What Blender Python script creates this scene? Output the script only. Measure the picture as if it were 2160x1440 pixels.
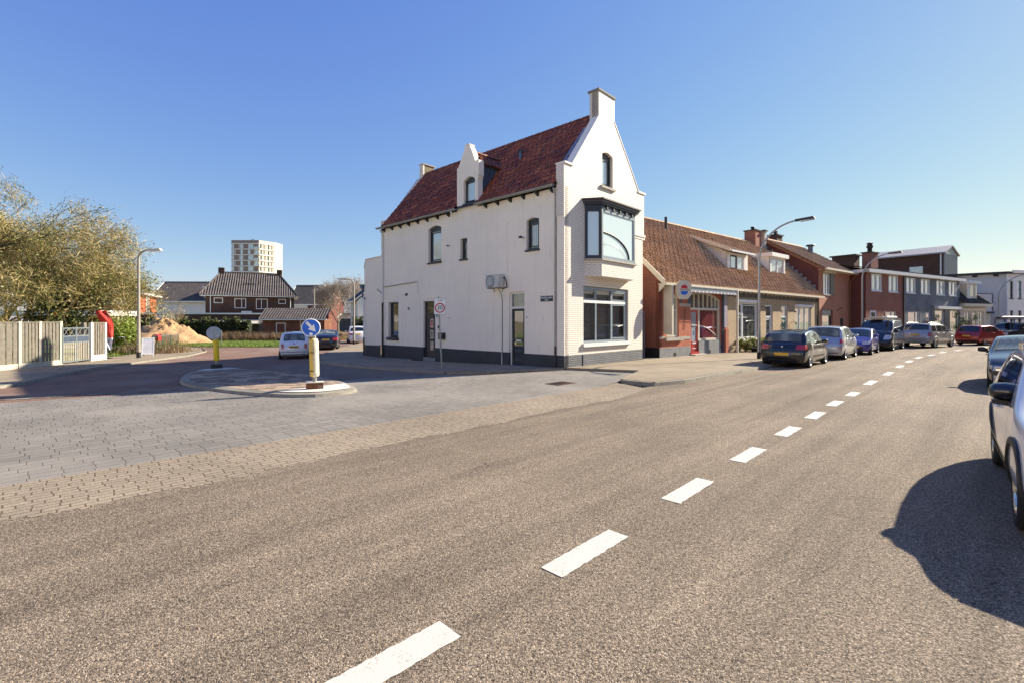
import bpy, bmesh, math, random
import numpy as np
from mathutils import Vector, Matrix
from mathutils.geometry import delaunay_2d_cdt

for o in list(bpy.data.objects): bpy.data.objects.remove(o)
SC = bpy.context.scene
COL = SC.collection
R = math.radians
random.seed(7)

# ------------------------------------------------------------------ camera
cam_data = bpy.data.cameras.new('camera')
cam = bpy.data.objects.new('camera', cam_data); COL.objects.link(cam)
cam.location = (0, 0, 1.85); cam.rotation_euler = (R(90), 0, 0)
cam_data.sensor_width = 36; cam_data.lens = 36*1010/2160
cam_data.shift_y = -42/2160
cam_data.clip_start = 0.05; cam_data.clip_end = 5000
SC.camera = cam

# ------------------------------------------------------------------ sky, sun, exposure
SUN_AZ, SUN_EL = 25.2, 30.7       # azimuth from +X towards +Y
world = bpy.data.worlds.new('World'); SC.world = world; world.use_nodes = True
wn = world.node_tree; wn.nodes.clear()
wo = wn.nodes.new('ShaderNodeOutputWorld'); wb = wn.nodes.new('ShaderNodeBackground')
sky = wn.nodes.new('ShaderNodeTexSky'); sky.sky_type = 'NISHITA'; sky.sun_disc = False
sky.sun_elevation = R(SUN_EL); sky.sun_rotation = R(90-SUN_AZ)
sky.air_density = 1.0; sky.dust_density = 0.12; sky.ozone_density = 3.0; sky.altitude = 0
wb.inputs['Strength'].default_value = 0.135
def vm(op, a, b):
    x = wn.nodes.new('ShaderNodeVectorMath'); x.operation = op
    for i, q in enumerate((a, b)):
        if isinstance(q, tuple): x.inputs[i].default_value = q
        else: wn.links.new(q, x.inputs[i])
    return x.outputs[0]
st = vm('MULTIPLY', sky.outputs[0], (.52, .63, 2.45))          # clear spring air: bluer overhead, paler at the horizon
st = vm('DIVIDE', st, vm('ADD', vm('DIVIDE', st, (14.0, 7.0, 3.3)), (1., 1., 1.)))
wn.links.new(st, wb.inputs['Color']); wn.links.new(wb.outputs[0], wo.inputs['Surface'])
sl = bpy.data.lights.new('sun', 'SUN'); sl.energy = 5.0; sl.angle = R(0.53); sl.color = (1.0, 0.895, 0.72)
sun = bpy.data.objects.new('sun', sl); COL.objects.link(sun)
sd = Vector((math.cos(R(SUN_EL))*math.cos(R(SUN_AZ)), math.cos(R(SUN_EL))*math.sin(R(SUN_AZ)), math.sin(R(SUN_EL))))
sun.rotation_euler = sd.to_track_quat('Z', 'Y').to_euler()
SC.view_settings.view_transform = 'Standard'; SC.view_settings.look = 'None'
SC.view_settings.exposure = 1.2; SC.view_settings.gamma = 1.0
SC.cycles.max_bounces = 6

# ------------------------------------------------------------------ materials
MATS = {}
class N:
    """small node helper"""
    def __init__(s, name):
        s.m = bpy.data.materials.new(name); s.m.use_nodes = True
        s.t = s.m.node_tree; s.t.nodes.clear()
        s.out = s.n('OutputMaterial'); s.b = s.n('BsdfPrincipled')
        s.l(s.b.outputs[0], s.out.inputs[0])
    def n(s, t, **k):
        x = s.t.nodes.new('ShaderNode'+t)
        for a, b in k.items(): setattr(x, a, b)
        return x
    def l(s, a, b): s.t.links.new(a, b)
    def put(s, x, sock):
        if hasattr(x, 'is_output') or hasattr(x, 'links'): s.l(x, sock)
        elif isinstance(x, (tuple, list)): sock.default_value = (*x[:3], 1) if len(sock.default_value) == 4 else x
        else: sock.default_value = x
    def uv(s, sx=1, sy=1, rot=0, obj=False):
        c = s.n('TexCoord'); m = s.n('Mapping')
        m.inputs['Scale'].default_value = (sx, sy, sx); m.inputs['Rotation'].default_value = (0, 0, rot)
        s.l(c.outputs['Object' if obj else 'UV'], m.inputs[0]); return m.outputs[0]
    def noise(s, v, scale, detail=3, rough=.55):
        x = s.n('TexNoise'); s.l(v, x.inputs['Vector']); x.inputs['Scale'].default_value = scale
        x.inputs['Detail'].default_value = detail; x.inputs['Roughness'].default_value = rough; return x.outputs['Fac']
    def ramp(s, f, stops):
        x = s.n('ValToRGB'); s.l(f, x.inputs[0]); e = x.color_ramp.elements
        while len(e) < len(stops): e.new(.5)
        for i, (p, c) in enumerate(stops):
            e[i].position = p; e[i].color = (*c, 1) if isinstance(c, (tuple, list)) else (c, c, c, 1)
        return x.outputs[0]
    def mix(s, f, a, b, mode='MIX'):
        x = s.n('MixRGB', blend_type=mode); s.put(f, x.inputs[0]); s.put(a, x.inputs[1]); s.put(b, x.inputs[2]); return x.outputs[0]
    def math(s, op, a, b=0.0):
        x = s.n('Math', operation=op); s.put(a, x.inputs[0]); s.put(b, x.inputs[1]); return x.outputs[0]
    def bump(s, h, strength, dist):
        x = s.n('Bump'); x.inputs['Strength'].default_value = strength; x.inputs['Distance'].default_value = dist
        s.l(h, x.inputs['Height']); s.l(x.outputs[0], s.b.inputs['Normal'])
    def set(s, **k):
        for a, v in k.items(): s.put(v, s.b.inputs[a])
        return s.m

def plain(name, c, rough=.6, metal=0, var=.12, vs=3, bump=0, bs=40, spec=.5, coat=0):
    if name in MATS: return MATS[name]
    n = N(name); v = n.uv(obj=True)
    f = n.noise(v, vs, 4)
    dark = tuple(x*(1-var) for x in c); lite = tuple(min(1, x*(1+var)) for x in c)
    n.set(**{'Base Color': n.ramp(f, [(.3, dark), (.7, lite)]), 'Roughness': rough, 'Metallic': metal, 'Specular IOR Level': spec, 'Coat Weight': coat})
    if bump: n.bump(n.noise(v, bs, 3), bump, .01)
    MATS[name] = n.m; return n.m

def brick(name, c1, c2, mortar, w=.22, h=.066, ms=.012, bump=.5, big=.25, rough=.85, off=.5, rot=0, stain=None, squash=1, spec=.3):
    n = N(name); v = n.uv(rot=rot)
    b = n.n('TexBrick', offset=off); n.l(v, b.inputs['Vector'])
    for k, x in (('Scale', 1), ('Mortar Size', ms), ('Mortar Smooth', .15), ('Bias', 0), ('Brick Width', w), ('Row Height', h)): b.inputs[k].default_value = x
    b.inputs['Color1'].default_value = (*c1, 1); b.inputs['Color2'].default_value = (*c2, 1); b.inputs['Mortar'].default_value = (*mortar, 1)
    f = n.noise(v, .9, 5, .6); g = n.noise(v, 14, 3)
    c = n.mix(1, b.outputs['Color'], n.ramp(f, [(.25, 1-big), (.75, 1+big*.4)]), 'MULTIPLY')
    c = n.mix(.6, c, n.ramp(g, [(.25, .78), (.75, 1.1)]), 'MULTIPLY')
    if stain: c = n.mix(n.ramp(n.noise(v, .35, 6, .7), [(.48, 0), (.7, .8)]), c, stain)
    n.set(**{'Base Color': c, 'Roughness': rough, 'Specular IOR Level': spec})
    hgt = n.math('ADD', n.math('SUBTRACT', 1.0, b.outputs['Fac']), n.math('MULTIPLY', g, .35))
    n.bump(hgt, bump, .012); MATS[name] = n.m; return n.m

def tile(name, cols, w=.22, h=.33, rough=.75, moss=None, spec=.3):
    """per tile colour from its row and column"""
    n = N(name); v = n.uv(); s = n.n('SeparateXYZ'); n.l(v, s.inputs[0])
    fx = n.math('FLOOR', n.math('DIVIDE', s.outputs[0], w)); fy = n.math('FLOOR', n.math('DIVIDE', s.outputs[1], h))
    cmb = n.n('CombineXYZ'); n.l(fx, cmb.inputs[0]); n.l(fy, cmb.inputs[1])
    wn_ = n.n('TexWhiteNoise', noise_dimensions='2D'); n.l(cmb.outputs[0], wn_.inputs['Vector'])
    c = n.ramp(wn_.outputs['Value'], [(i/(len(cols)-1), k) for i, k in enumerate(cols)])
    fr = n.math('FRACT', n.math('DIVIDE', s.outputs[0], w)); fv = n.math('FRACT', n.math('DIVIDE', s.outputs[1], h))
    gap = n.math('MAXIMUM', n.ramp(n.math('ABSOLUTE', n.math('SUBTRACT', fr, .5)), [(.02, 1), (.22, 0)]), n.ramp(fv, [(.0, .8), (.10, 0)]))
    c = n.mix(n.math('MULTIPLY', gap, .8), c, tuple(k*.14 for k in cols[0]))      # dark tile gaps, with shade painted into the pans and under the noses
    c = n.mix(.8, c, n.ramp(n.noise(v, 1.1, 6, .7), [(.3, .55), (.72, 1.25)]), 'MULTIPLY')
    c = n.mix(.6, c, n.ramp(n.noise(v, 22, 3), [(.3, .7), (.7, 1.15)]), 'MULTIPLY')
    if moss: c = n.mix(n.ramp(n.noise(v, 2.2, 6, .75), [(.55, 0), (.72, .75)]), c, moss)
    n.set(**{'Base Color': c, 'Roughness': rough, 'Specular IOR Level': spec}); n.bump(n.noise(v, 60, 3), .25, .01)
    MATS[name] = n.m; return n.m

def glass(name, c=(.03, .035, .04), rough=.03, ior=1.6, pattern=None, coat=1.0):
    """window pane seen from outside: what stands behind it is the base colour, the pane itself mirrors the street"""
    n = N(name)
    col = c
    if pattern == 'curtain':
        v = n.uv(); w = n.n('TexWave', wave_type='BANDS', bands_direction='X'); n.l(v, w.inputs[0]); w.inputs['Scale'].default_value = 3.2; w.inputs['Distortion'].default_value = 1.5; w.inputs['Detail'].default_value = 2
        col = n.mix(w.outputs['Fac'], tuple(x*.55 for x in c), c)
    elif pattern == 'room':
        v = n.uv(); col = n.mix(n.ramp(n.noise(v, 2.3, 2, .4), [(.42, 0), (.6, 1)]), tuple(x*.35 for x in c), c)
    n.set(**{'Base Color': col, 'Roughness': rough, 'IOR': ior, 'Specular IOR Level': .8, 'Coat Weight': coat, 'Coat Roughness': .01, 'Coat IOR': 1.6})
    v2 = n.uv(obj=True); n.bump(n.noise(v2, 1.3, 2), .04, .02)
    MATS[name] = n.m; return n.m

def paint(name, c, metal=.0, rough=.35):
    n = N(name); n.set(**{'Base Color': c, 'Roughness': rough, 'Metallic': metal, 'Coat Weight': 1.0, 'Coat Roughness': .03})
    v = n.uv(obj=True); n.set(**{'Base Color': n.ramp(n.noise(v, 6, 5), [(.3, tuple(x*.93 for x in c)), (.7, c)])})
    MATS[name] = n.m; return n.m

def clearglass(name, tint=(.85, .9, .88), refl=1.5):
    n = N(name); n.t.nodes.remove(n.b)
    tr = n.n('BsdfTransparent'); tr.inputs[0].default_value = (*tint, 1)
    gl = n.n('BsdfGlossy'); gl.inputs['Roughness'].default_value = .02
    fr = n.n('Fresnel'); fr.inputs[0].default_value = refl
    mx = n.n('MixShader'); n.l(fr.outputs[0], mx.inputs[0]); n.l(tr.outputs[0], mx.inputs[1]); n.l(gl.outputs[0], mx.inputs[2])
    n.l(mx.outputs[0], n.out.inputs[0]); MATS[name] = n.m; return n.m

# white painted brick
def white_brick():
    m = brick('white_painted_brick', (.84, .77, .68), (.87, .80, .71), (.56, .50, .43), w=.225, h=.078, ms=.012, bump=.9, big=.1, rough=.6, spec=.4)
    return m
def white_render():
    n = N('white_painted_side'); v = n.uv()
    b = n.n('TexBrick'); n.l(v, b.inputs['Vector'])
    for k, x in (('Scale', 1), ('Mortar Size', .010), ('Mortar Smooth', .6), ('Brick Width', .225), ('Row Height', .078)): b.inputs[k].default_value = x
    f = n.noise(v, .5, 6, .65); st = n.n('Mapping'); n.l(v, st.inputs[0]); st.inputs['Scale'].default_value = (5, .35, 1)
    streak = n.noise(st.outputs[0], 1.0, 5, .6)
    c = n.mix(1, (.92, .84, .72), n.ramp(f, [(.3, .92), (.7, 1.0)]), 'MULTIPLY')  # side copy of the white: painted lighter and warmer to offset its blue shade
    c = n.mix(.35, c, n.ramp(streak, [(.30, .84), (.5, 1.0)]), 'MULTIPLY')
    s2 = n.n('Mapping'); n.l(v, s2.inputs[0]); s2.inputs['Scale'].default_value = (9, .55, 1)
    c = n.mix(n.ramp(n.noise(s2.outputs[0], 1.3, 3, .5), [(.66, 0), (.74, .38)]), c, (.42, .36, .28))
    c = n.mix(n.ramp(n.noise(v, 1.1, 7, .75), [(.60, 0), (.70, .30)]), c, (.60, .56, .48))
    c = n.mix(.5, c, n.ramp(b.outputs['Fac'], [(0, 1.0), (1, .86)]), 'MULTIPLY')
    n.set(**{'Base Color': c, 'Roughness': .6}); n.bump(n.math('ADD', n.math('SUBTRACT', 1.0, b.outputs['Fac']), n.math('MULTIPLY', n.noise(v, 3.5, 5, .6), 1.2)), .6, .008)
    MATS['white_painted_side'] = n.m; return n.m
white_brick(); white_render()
brick('plinth_front_brick', (.19, .195, .21), (.24, .245, .26), (.09, .095, .10), w=.225, h=.078, bump=1.0, big=.25, rough=.5)
brick('plinth_side_paint', (.052, .056, .066), (.058, .062, .072), (.046, .05, .058), w=.225, h=.078, bump=.4, big=.3, rough=.5)
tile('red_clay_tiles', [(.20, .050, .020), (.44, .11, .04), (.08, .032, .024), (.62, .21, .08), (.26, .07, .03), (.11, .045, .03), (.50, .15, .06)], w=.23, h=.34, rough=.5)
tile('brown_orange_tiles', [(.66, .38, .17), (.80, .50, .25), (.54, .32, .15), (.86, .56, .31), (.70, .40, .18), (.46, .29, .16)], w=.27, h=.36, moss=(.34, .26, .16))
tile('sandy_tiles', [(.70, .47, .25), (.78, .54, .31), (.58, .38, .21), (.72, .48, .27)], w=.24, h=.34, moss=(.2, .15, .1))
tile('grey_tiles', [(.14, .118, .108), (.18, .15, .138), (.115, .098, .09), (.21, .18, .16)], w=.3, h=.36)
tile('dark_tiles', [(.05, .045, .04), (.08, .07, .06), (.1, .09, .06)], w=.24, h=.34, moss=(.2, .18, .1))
brick('red_brick', (.40, .105, .05), (.32, .075, .04), (.20, .14, .11), big=.25, bump=.7, stain=(.14, .07, .05))
brick('bright_red_brick', (.62, .16, .07), (.54, .12, .055), (.28, .2, .16), big=.15, bump=.7)
brick('tan_brick', (.62, .46, .27), (.50, .36, .21), (.38, .31, .23), big=.18, bump=.7)
brick('grey_band_brick', (.26, .225, .19), (.15, .13, .115), (.12, .11, .1), big=.2, bump=.7)
brick('orange_brick', (.58, .22, .12), (.48, .17, .10), (.38, .24, .17), big=.2, bump=.6)
brick('wine_brick', (.22, .06, .045), (.17, .045, .04), (.12, .07, .06), big=.2, bump=.6)
brick('brown_brick', (.15, .075, .055), (.11, .055, .042), (.05, .035, .03), big=.3, bump=.5)
brick('salmon_brick', (.46, .17, .11), (.36, .13, .09), (.22, .14, .11), big=.2, bump=.6)
brick('grey_painted_brick', (.25, .275, .31), (.21, .235, .27), (.14, .155, .175), big=.3, bump=.8, stain=(.27, .28, .27))
brick('chimney_yellow_brick', (.42, .36, .24), (.36, .30, .2), (.08, .07, .06), ms=.016, big=.2, bump=.8)
brick('wood_boards', (.24, .10, .055), (.19, .085, .05), (.08, .045, .03), w=4, h=.15, ms=.012, big=.35, bump=.6)
brick('white_boards', (.72, .70, .66), (.70, .68, .64), (.45, .44, .41), w=6, h=.14, ms=.012, big=.08, bump=.6)
plain('blue_grey_paint', (.05, .065, .095), .5); plain('white_wood', (.74, .72, .67), .5, var=.05); plain('cream_wood', (.62, .56, .44), .5, var=.08)
plain('dark_frame', (.022, .027, .038), .35, var=.05); plain('grey_frame', (.22, .26, .29), .4, var=.05); plain('brown_frame', (.05, .04, .04), .45)
plain('light_frame', (.70, .72, .72), .4, var=.04); plain('zinc', (.27, .30, .34), .38, .6, var=.15); plain('dark_zinc', (.10, .13, .18), .4, .5, var=.2)
plain('gutter_zinc', (.30, .30, .28), .5, .3, var=.15); plain('concrete', (.40, .37, .32), .9, var=.12, bump=.4); plain('grey_cement', (.22, .225, .225), .9, var=.15, bump=.3)
plain('dark_metal', (.02, .02, .022), .45); plain('white_metal', (.72, .72, .70), .4, var=.05); plain('steel', (.36, .37, .38), .35, .7, var=.1)
plain('black_plastic', (.012, .012, .013), .5); plain('rubber', (.014, .014, .014), .8, var=.2); plain('red_paint', (.42, .03, .025), .35); plain('green_paint', (.09, .26, .17), .4)
plain('mauve_paint', (.33, .30, .36), .5); plain('beige_render', (.55, .50, .42), .9, var=.1, bump=.2); plain('white_render_wall', (.72, .71, .69), .9, var=.06, bump=.2)
plain('grey_render_wall', (.52, .51, .52), .9, var=.06); plain('black', (.008, .008, .008), .7); plain('dark_door', (.045, .040, .042), .4); plain('letter_black', (.02, .02, .02), .6)
plain('rust_board', (.12, .045, .02), .8, var=.3, vs=9); plain('yellow_plastic', (.66, .50, .07), .45, var=.12, vs=9); plain('dirty_white', (.62, .58, .46), .5, var=.2, vs=6)
plain('yellow_glow', (.85, .58, .015), .4, var=.12, vs=8)
plain('sign_blue', (.02, .14, .62), .3, var=.02); plain('sign_white', (.80, .80, .78), .35, var=.03); plain('sign_red', (.50, .02, .03), .35, var=.03); plain('sign_grey', (.42, .46, .50), .4, .3)
plain('navy_sign', (.012, .02, .05), .3); plain('sand', (.42, .26, .13), .95, var=.25, vs=1.5, bump=.6, bs=12); plain('bark', (.13, .095, .06), .9, var=.3, vs=8)
plain('yellow_twig', (.46, .35, .14), .8, var=.3, vs=4); plain('grey_twig', (.26, .22, .17), .85, var=.25, vs=4); plain('dark_twig', (.06, .05, .042), .9)
plain('fence_board', (.17, .15, .12), .8, var=.2, vs=6); plain('fence_post', (.50, .45, .36), .85, var=.12); plain('red_cloth', (.62, .035, .02), .7, var=.15, vs=5); plain('white_cloth', (.68, .68, .74), .7)
plain('wood', (.22, .10, .05), .7, var=.25); plain('plate_yellow', (.75, .42, .02), .4, var=.03); plain('plate_blue', (.05, .12, .5), .4); plain('kerb_yellow', (.55, .42, .06), .7, var=.25, vs=12)
plain('solar_panel', (.012, .018, .04), .15); plain('green_mesh', (.03, .09, .07), .6); plain('terracotta', (.3, .1, .05), .8); plain('interior_wall', (.86, .85, .82), .9)
plain('interior_dark', (.07, .065, .06), .9); plain('blind', (.75, .75, .74), .5, var=.03); plain('berry', (.55, .05, .01), .4); plain('cream_clad', (.62, .54, .44), .8, var=.08)
plain('brown_panel', (.26, .20, .16), .7, var=.1); plain('grey_panel', (.46, .45, .44), .7); plain('blossom', (.55, .44, .36), .8, var=.2); plain('grey_cladding', (.20, .23, .24), .5, .2)
plain('roof_grey', (.30, .29, .31), .7); plain('felt', (.05, .05, .052), .9)
glass('pane_sky', (.42, .50, .52), ior=2.2); glass('pane_dark', (.02, .024, .028), ior=2.0); glass('pane_curtain', (.50, .52, .50), pattern='curtain'); glass('pane_room', (.12, .13, .12), pattern='room')
glass('pane_red', (.20, .05, .05), pattern='curtain'); glass('pane_white', (.50, .56, .56), pattern='curtain', ior=1.8); glass('pane_green', (.10, .16, .14), pattern='curtain')
glass('car_glass', (.012, .016, .015), ior=1.5, coat=.25); glass('pane_bay', (.60, .70, .70), ior=2.0); glass('car_glass_lit', (.24, .27, .21), ior=1.45, pattern='room', coat=.15); glass('light_clear', (.50, .50, .52), rough=.1); glass('light_red', (.40, .010, .010), rough=.3, coat=.2); glass('light_orange', (.5, .14, .02), rough=.2)
clearglass('clear_glass', (.95, .98, .97), refl=1.9); clearglass('thin_glass', (.96, .98, .97), 1.35)
def leafmat(name, cols, trans=.35, rough=.5):
    n = N(name); v = n.uv(obj=True)
    g = n.n('NewGeometry'); rnd = g.outputs['Random Per Island']
    c = n.ramp(rnd, [(i/(len(cols)-1), k) for i, k in enumerate(cols)])
    n.set(**{'Base Color': c, 'Roughness': rough})
    t = n.n('BsdfTranslucent'); n.l(c, t.inputs[0]); mx = n.n('MixShader'); mx.inputs[0].default_value = trans
    n.l(n.b.outputs[0], mx.inputs[1]); n.l(t.outputs[0], mx.inputs[2]); n.l(mx.outputs[0], n.out.inputs[0])
    MATS[name] = n.m; return n.m
leafmat('holly_leaf', [(.10, .13, .035), (.30, .28, .08), (.18, .20, .055), (.42, .36, .13), (.07, .09, .03), (.34, .25, .10)])
leafmat('laurel_leaf', [(.18, .26, .03), (.34, .42, .07), (.09, .15, .02), (.46, .50, .14), (.2, .28, .04)])
leafmat('hedge_leaf', [(.02, .035, .012), (.045, .06, .018), (.015, .028, .01), (.10, .12, .04)])
leafmat('grass_blade', [(.14, .22, .03), (.22, .30, .05), (.10, .16, .025), (.28, .30, .08)])
leafmat('dry_weed', [(.30, .19, .10), (.22, .13, .075), (.36, .26, .14), (.18, .12, .06)])
leafmat('bush_leaf', [(.14, .17, .03), (.26, .27, .06), (.08, .10, .02), (.32, .26, .10)])
leafmat('pale_twigs', [(.34, .27, .21), (.42, .34, .27), (.26, .21, .17)], trans=.1)
leafmat('olive_twigs', [(.48, .37, .14), (.30, .23, .10), (.56, .44, .20), (.20, .15, .07), (.42, .36, .15)], trans=.1, rough=.7)

# ------------------------------------------------------------------ mesh collector
class MB:
    def __init__(s): s.v = []; s.f = []; s.m = []; s.mats = []; s.xf = None; s.smooth = []
    def mi(s, mat):
        mat = MATS[mat] if isinstance(mat, str) else mat
        if mat not in s.mats: s.mats.append(mat)
        return s.mats.index(mat)
    def add(s, vs, fs, mat, smooth=False):
        o = len(s.v); i = s.mi(mat)
        for p in vs:
            p = Vector(p); s.v.append(s.xf @ p if s.xf else p)
        for f in fs: s.f.append([o+k for k in f]); s.m.append(i); s.smooth.append(smooth)
        return s
    def box(s, x0, x1, y0, y1, z0, z1, mat):
        vs = [(x, y, z) for z in (z0, z1) for y in (y0, y1) for x in (x0, x1)]
        return s.add(vs, [(0, 2, 3, 1), (4, 5, 7, 6), (0, 1, 5, 4), (2, 6, 7, 3), (0, 4, 6, 2), (1, 3, 7, 5)], mat)
    def hexa(s, c8, mat):   # 8 corners: bottom 4, top 4 (both ccw)
        return s.add(c8, [(3, 2, 1, 0), (4, 5, 6, 7), (0, 1, 5, 4), (1, 2, 6, 5), (2, 3, 7, 6), (3, 0, 4, 7)], mat)
    def prism(s, poly, d0, d1, to3, mat):
        n = len(poly); vs = [to3(a, b, d0) for a, b in poly]+[to3(a, b, d1) for a, b in poly]
        return s.add(vs, [tuple(range(n))[::-1], tuple(range(n, 2*n))]+[(i, (i+1) % n, n+(i+1) % n, n+i) for i in range(n)], mat)
    def beam(s, p, q, w, h, mat, up=(0, 0, 1)):
        p = Vector(p); q = Vector(q); d = (q-p).normalized(); u = Vector(up); a = d.cross(u)
        a = a.normalized() if a.length > 1e-4 else Vector((1, 0, 0)); b = a.cross(d)
        c = [(-w/2, -h/2), (w/2, -h/2), (w/2, h/2), (-w/2, h/2)]
        return s.hexa([p+a*x+b*y for x, y in c]+[q+a*x+b*y for x, y in c], mat)
    def tube(s, pts, rad, mat, n=8, cap=True, smooth=True):
        pts = [Vector(p) for p in pts]; rad = rad if isinstance(rad, (list, tuple)) else [rad]*len(pts)
        vs = []; fs = []; ref = None
        for i, p in enumerate(pts):
            d = (pts[min(i+1, len(pts)-1)]-pts[max(i-1, 0)]).normalized()
            if ref is None: ref = Vector((0, 0, 1)) if abs(d.z) < .9 else Vector((1, 0, 0))
            a = d.cross(ref).normalized(); b = a.cross(d).normalized(); ref = b if abs(b.dot(d)) < .9 else ref
            for k in range(n):
                t = 2*math.pi*k/n; vs.append(p+(a*math.cos(t)+b*math.sin(t))*rad[i])
        for i in range(len(pts)-1):
            for k in range(n): fs.append((i*n+k, i*n+(k+1) % n, (i+1)*n+(k+1) % n, (i+1)*n+k))
        s.add(vs, fs, mat, smooth)
        if cap: s.add([vs[k] for k in range(n)], [tuple(range(n))[::-1]], mat); s.add([vs[-n+k] for k in range(n)], [tuple(range(n))], mat)
        return s
    def lathe(s, prof, mat, c=(0, 0, 0), n=24, axis='z', smooth=True):
        vs = []; fs = []; c = Vector(c)
        for (r, z) in prof:
            for k in range(n):
                t = 2*math.pi*k/n; x, y = r*math.cos(t), r*math.sin(t)
                vs.append(c+Vector({'z': (x, y, z), 'y': (x, z, y), 'x': (z, x, y)}[axis]))
        for i in range(len(prof)-1):
            for k in range(n): fs.append((i*n+k, i*n+(k+1) % n, (i+1)*n+(k+1) % n, (i+1)*n+k))
        return s.add(vs, fs, mat, smooth)
    def build(s, name, parent=None, recalc=True, merge=False, loc=None):
        me = bpy.data.meshes.new(name); me.from_pydata([tuple(v) for v in s.v], [], s.f)
        for m in s.mats: me.materials.append(m)
        me.polygons.foreach_set('material_index', s.m); me.polygons.foreach_set('use_smooth', s.smooth)
        if recalc or merge:
            b = bmesh.new(); b.from_mesh(me)
            if merge: bmesh.ops.remove_doubles(b, verts=b.verts, dist=1e-4)
            if recalc: bmesh.ops.recalc_face_normals(b, faces=b.faces)
            b.to_mesh(me); b.free()
        boxuv(me)
        o = bpy.data.objects.new(name, me); COL.objects.link(o)
        if parent: o.parent = parent
        if loc: o.location = loc
        return o

def boxuv(me):
    me.update()
    n = len(me.loops)
    if not n: return
    uvl = me.uv_layers.new(name='UVMap')
    co = np.empty(len(me.vertices)*3); me.vertices.foreach_get('co', co); co = co.reshape(-1, 3)
    vi = np.empty(n, int); me.loops.foreach_get('vertex_index', vi)
    nf = len(me.polygons); nor = np.empty(nf*3); me.polygons.foreach_get('normal', nor); nor = nor.reshape(-1, 3)
    tot = np.empty(nf, int); me.polygons.foreach_get('loop_total', tot)
    flat = np.abs(nor[:, 2]) > .985
    nn = nor*np.where(nor[:, 2:3] < -1e-6, -1, 1)
    t = np.stack([-nn[:, 1], nn[:, 0], np.zeros(nf)], 1)
    # snap direction so opposite walls agree
    ln = np.linalg.norm(t, axis=1, keepdims=True); ln[ln < 1e-6] = 1; t /= ln
    b = np.cross(nn, t); b *= np.where(b[:, 2:3] < 0, -1, 1)
    t[flat] = (1, 0, 0); b[flat] = (0, 1, 0)
    T = np.repeat(t, tot, 0); B = np.repeat(b, tot, 0); P = co[vi]
    uv = np.stack([(P*T).sum(1), (P*B).sum(1)], 1)
    uvl.data.foreach_set('uv', uv.ravel())

def empty(name, loc=(0, 0, 0), rz=0, **p):
    o = bpy.data.objects.new(name, None); COL.objects.link(o); o.location = loc; o.rotation_euler = (0, 0, rz); o.empty_display_size = .2
    tag(o, **p); return o
def tag(o, label=None, cat=None, group=None, kind=None):
    if label: o['label'] = label
    if cat: o['category'] = cat
    if group: o['group'] = group
    if kind: o['kind'] = kind
    return o
def copy_tree(o, parent=None):
    c = o.copy(); COL.objects.link(c)
    if parent: c.parent = parent
    for ch in [x for x in bpy.data.objects if x.parent == o]: copy_tree(ch, c)
    return c
def text(s, name, size, mat, parent, mtx, extrude=.002, align='CENTER', sx=1.0):
    c = bpy.data.curves.new(name, 'FONT'); c.body = s; c.size = size; c.align_x = align; c.align_y = 'CENTER'; c.extrude = extrude; c.offset = size*.008
    c.materials.append(MATS[mat]); t = bpy.data.objects.new('tmp', c); COL.objects.link(t)
    me = bpy.data.meshes.new_from_object(t.evaluated_get(bpy.context.evaluated_depsgraph_get())); bpy.data.objects.remove(t)
    if not me.materials: me.materials.append(MATS[mat])
    o = bpy.data.objects.new(name, me); COL.objects.link(o); o.parent = parent
    o.matrix_local = mtx @ Matrix.Diagonal((sx, 1, 1, 1)); return o

# ground height: the side street falls gently away from the corner
UX, UY = -.7266, .687
def gz(x, y):
    s = (x-2.03)*UX+(y-18.3)*UY
    s = min(max(s, 0), 14.0)
    return -.0185*s
def G(x, y, dz=0): return Vector((x, y, gz(x, y)+dz))

def inpoly(x, y, P):
    c = False; n = len(P); j = n-1
    for i in range(n):
        xi, yi = P[i]; xj, yj = P[j]
        if (yi > y) != (yj > y) and x < (xj-xi)*(y-yi)/(yj-yi)+xi: c = not c
        j = i
    return c
def tri(poly, holes=(), extra=()):
    vs = []; es = []
    for L in [poly]+list(holes):
        o = len(vs); vs += [Vector(p) for p in L]; es += [(o+i, o+(i+1) % len(L)) for i in range(len(L))]
    vs += [Vector(p) for p in extra]
    r = delaunay_2d_cdt(vs, es, [], 0, 1e-5)
    V, F = r[0], r[2]; out = []
    for f in F:
        cx = sum(V[i].x for i in f)/len(f); cy = sum(V[i].y for i in f)/len(f)
        if inpoly(cx, cy, poly) and not any(inpoly(cx, cy, h) for h in holes): out.append(tuple(f))
    return [tuple(v) for v in V], out
def sheet(name, poly, dz, mat, step=2.0, holes=(), kerb=None, parent=None, build=True, mb=None, skirt=0, kind='structure'):
    xs = [p[0] for p in poly]; ys = [p[1] for p in poly]; ex = []
    if step:
        x = math.floor(min(xs)/step)*step
        while x < max(xs):
            y = math.floor(min(ys)/step)*step
            while y < max(ys):
                if inpoly(x, y, poly) and not any(inpoly(x, y, h) for h in holes): ex.append((x, y))
                y += step
            x += step
    V, F = tri(poly, holes, ex); mb = mb or MB()
    mb.add([(x, y, gz(x, y)+dz) for x, y in V], F, mat)
    if skirt:
        for i in range(len(poly)):
            a = poly[i]; b = poly[(i+1) % len(poly)]
            mb.add([(a[0], a[1], gz(*a)+dz), (b[0], b[1], gz(*b)+dz), (b[0], b[1], gz(*b)+dz-skirt), (a[0], a[1], gz(*a)+dz-skirt)], [(0, 1, 2, 3)], mat)
    o = mb.build(name, parent)
    if kind: o['kind'] = kind
    return o

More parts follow.
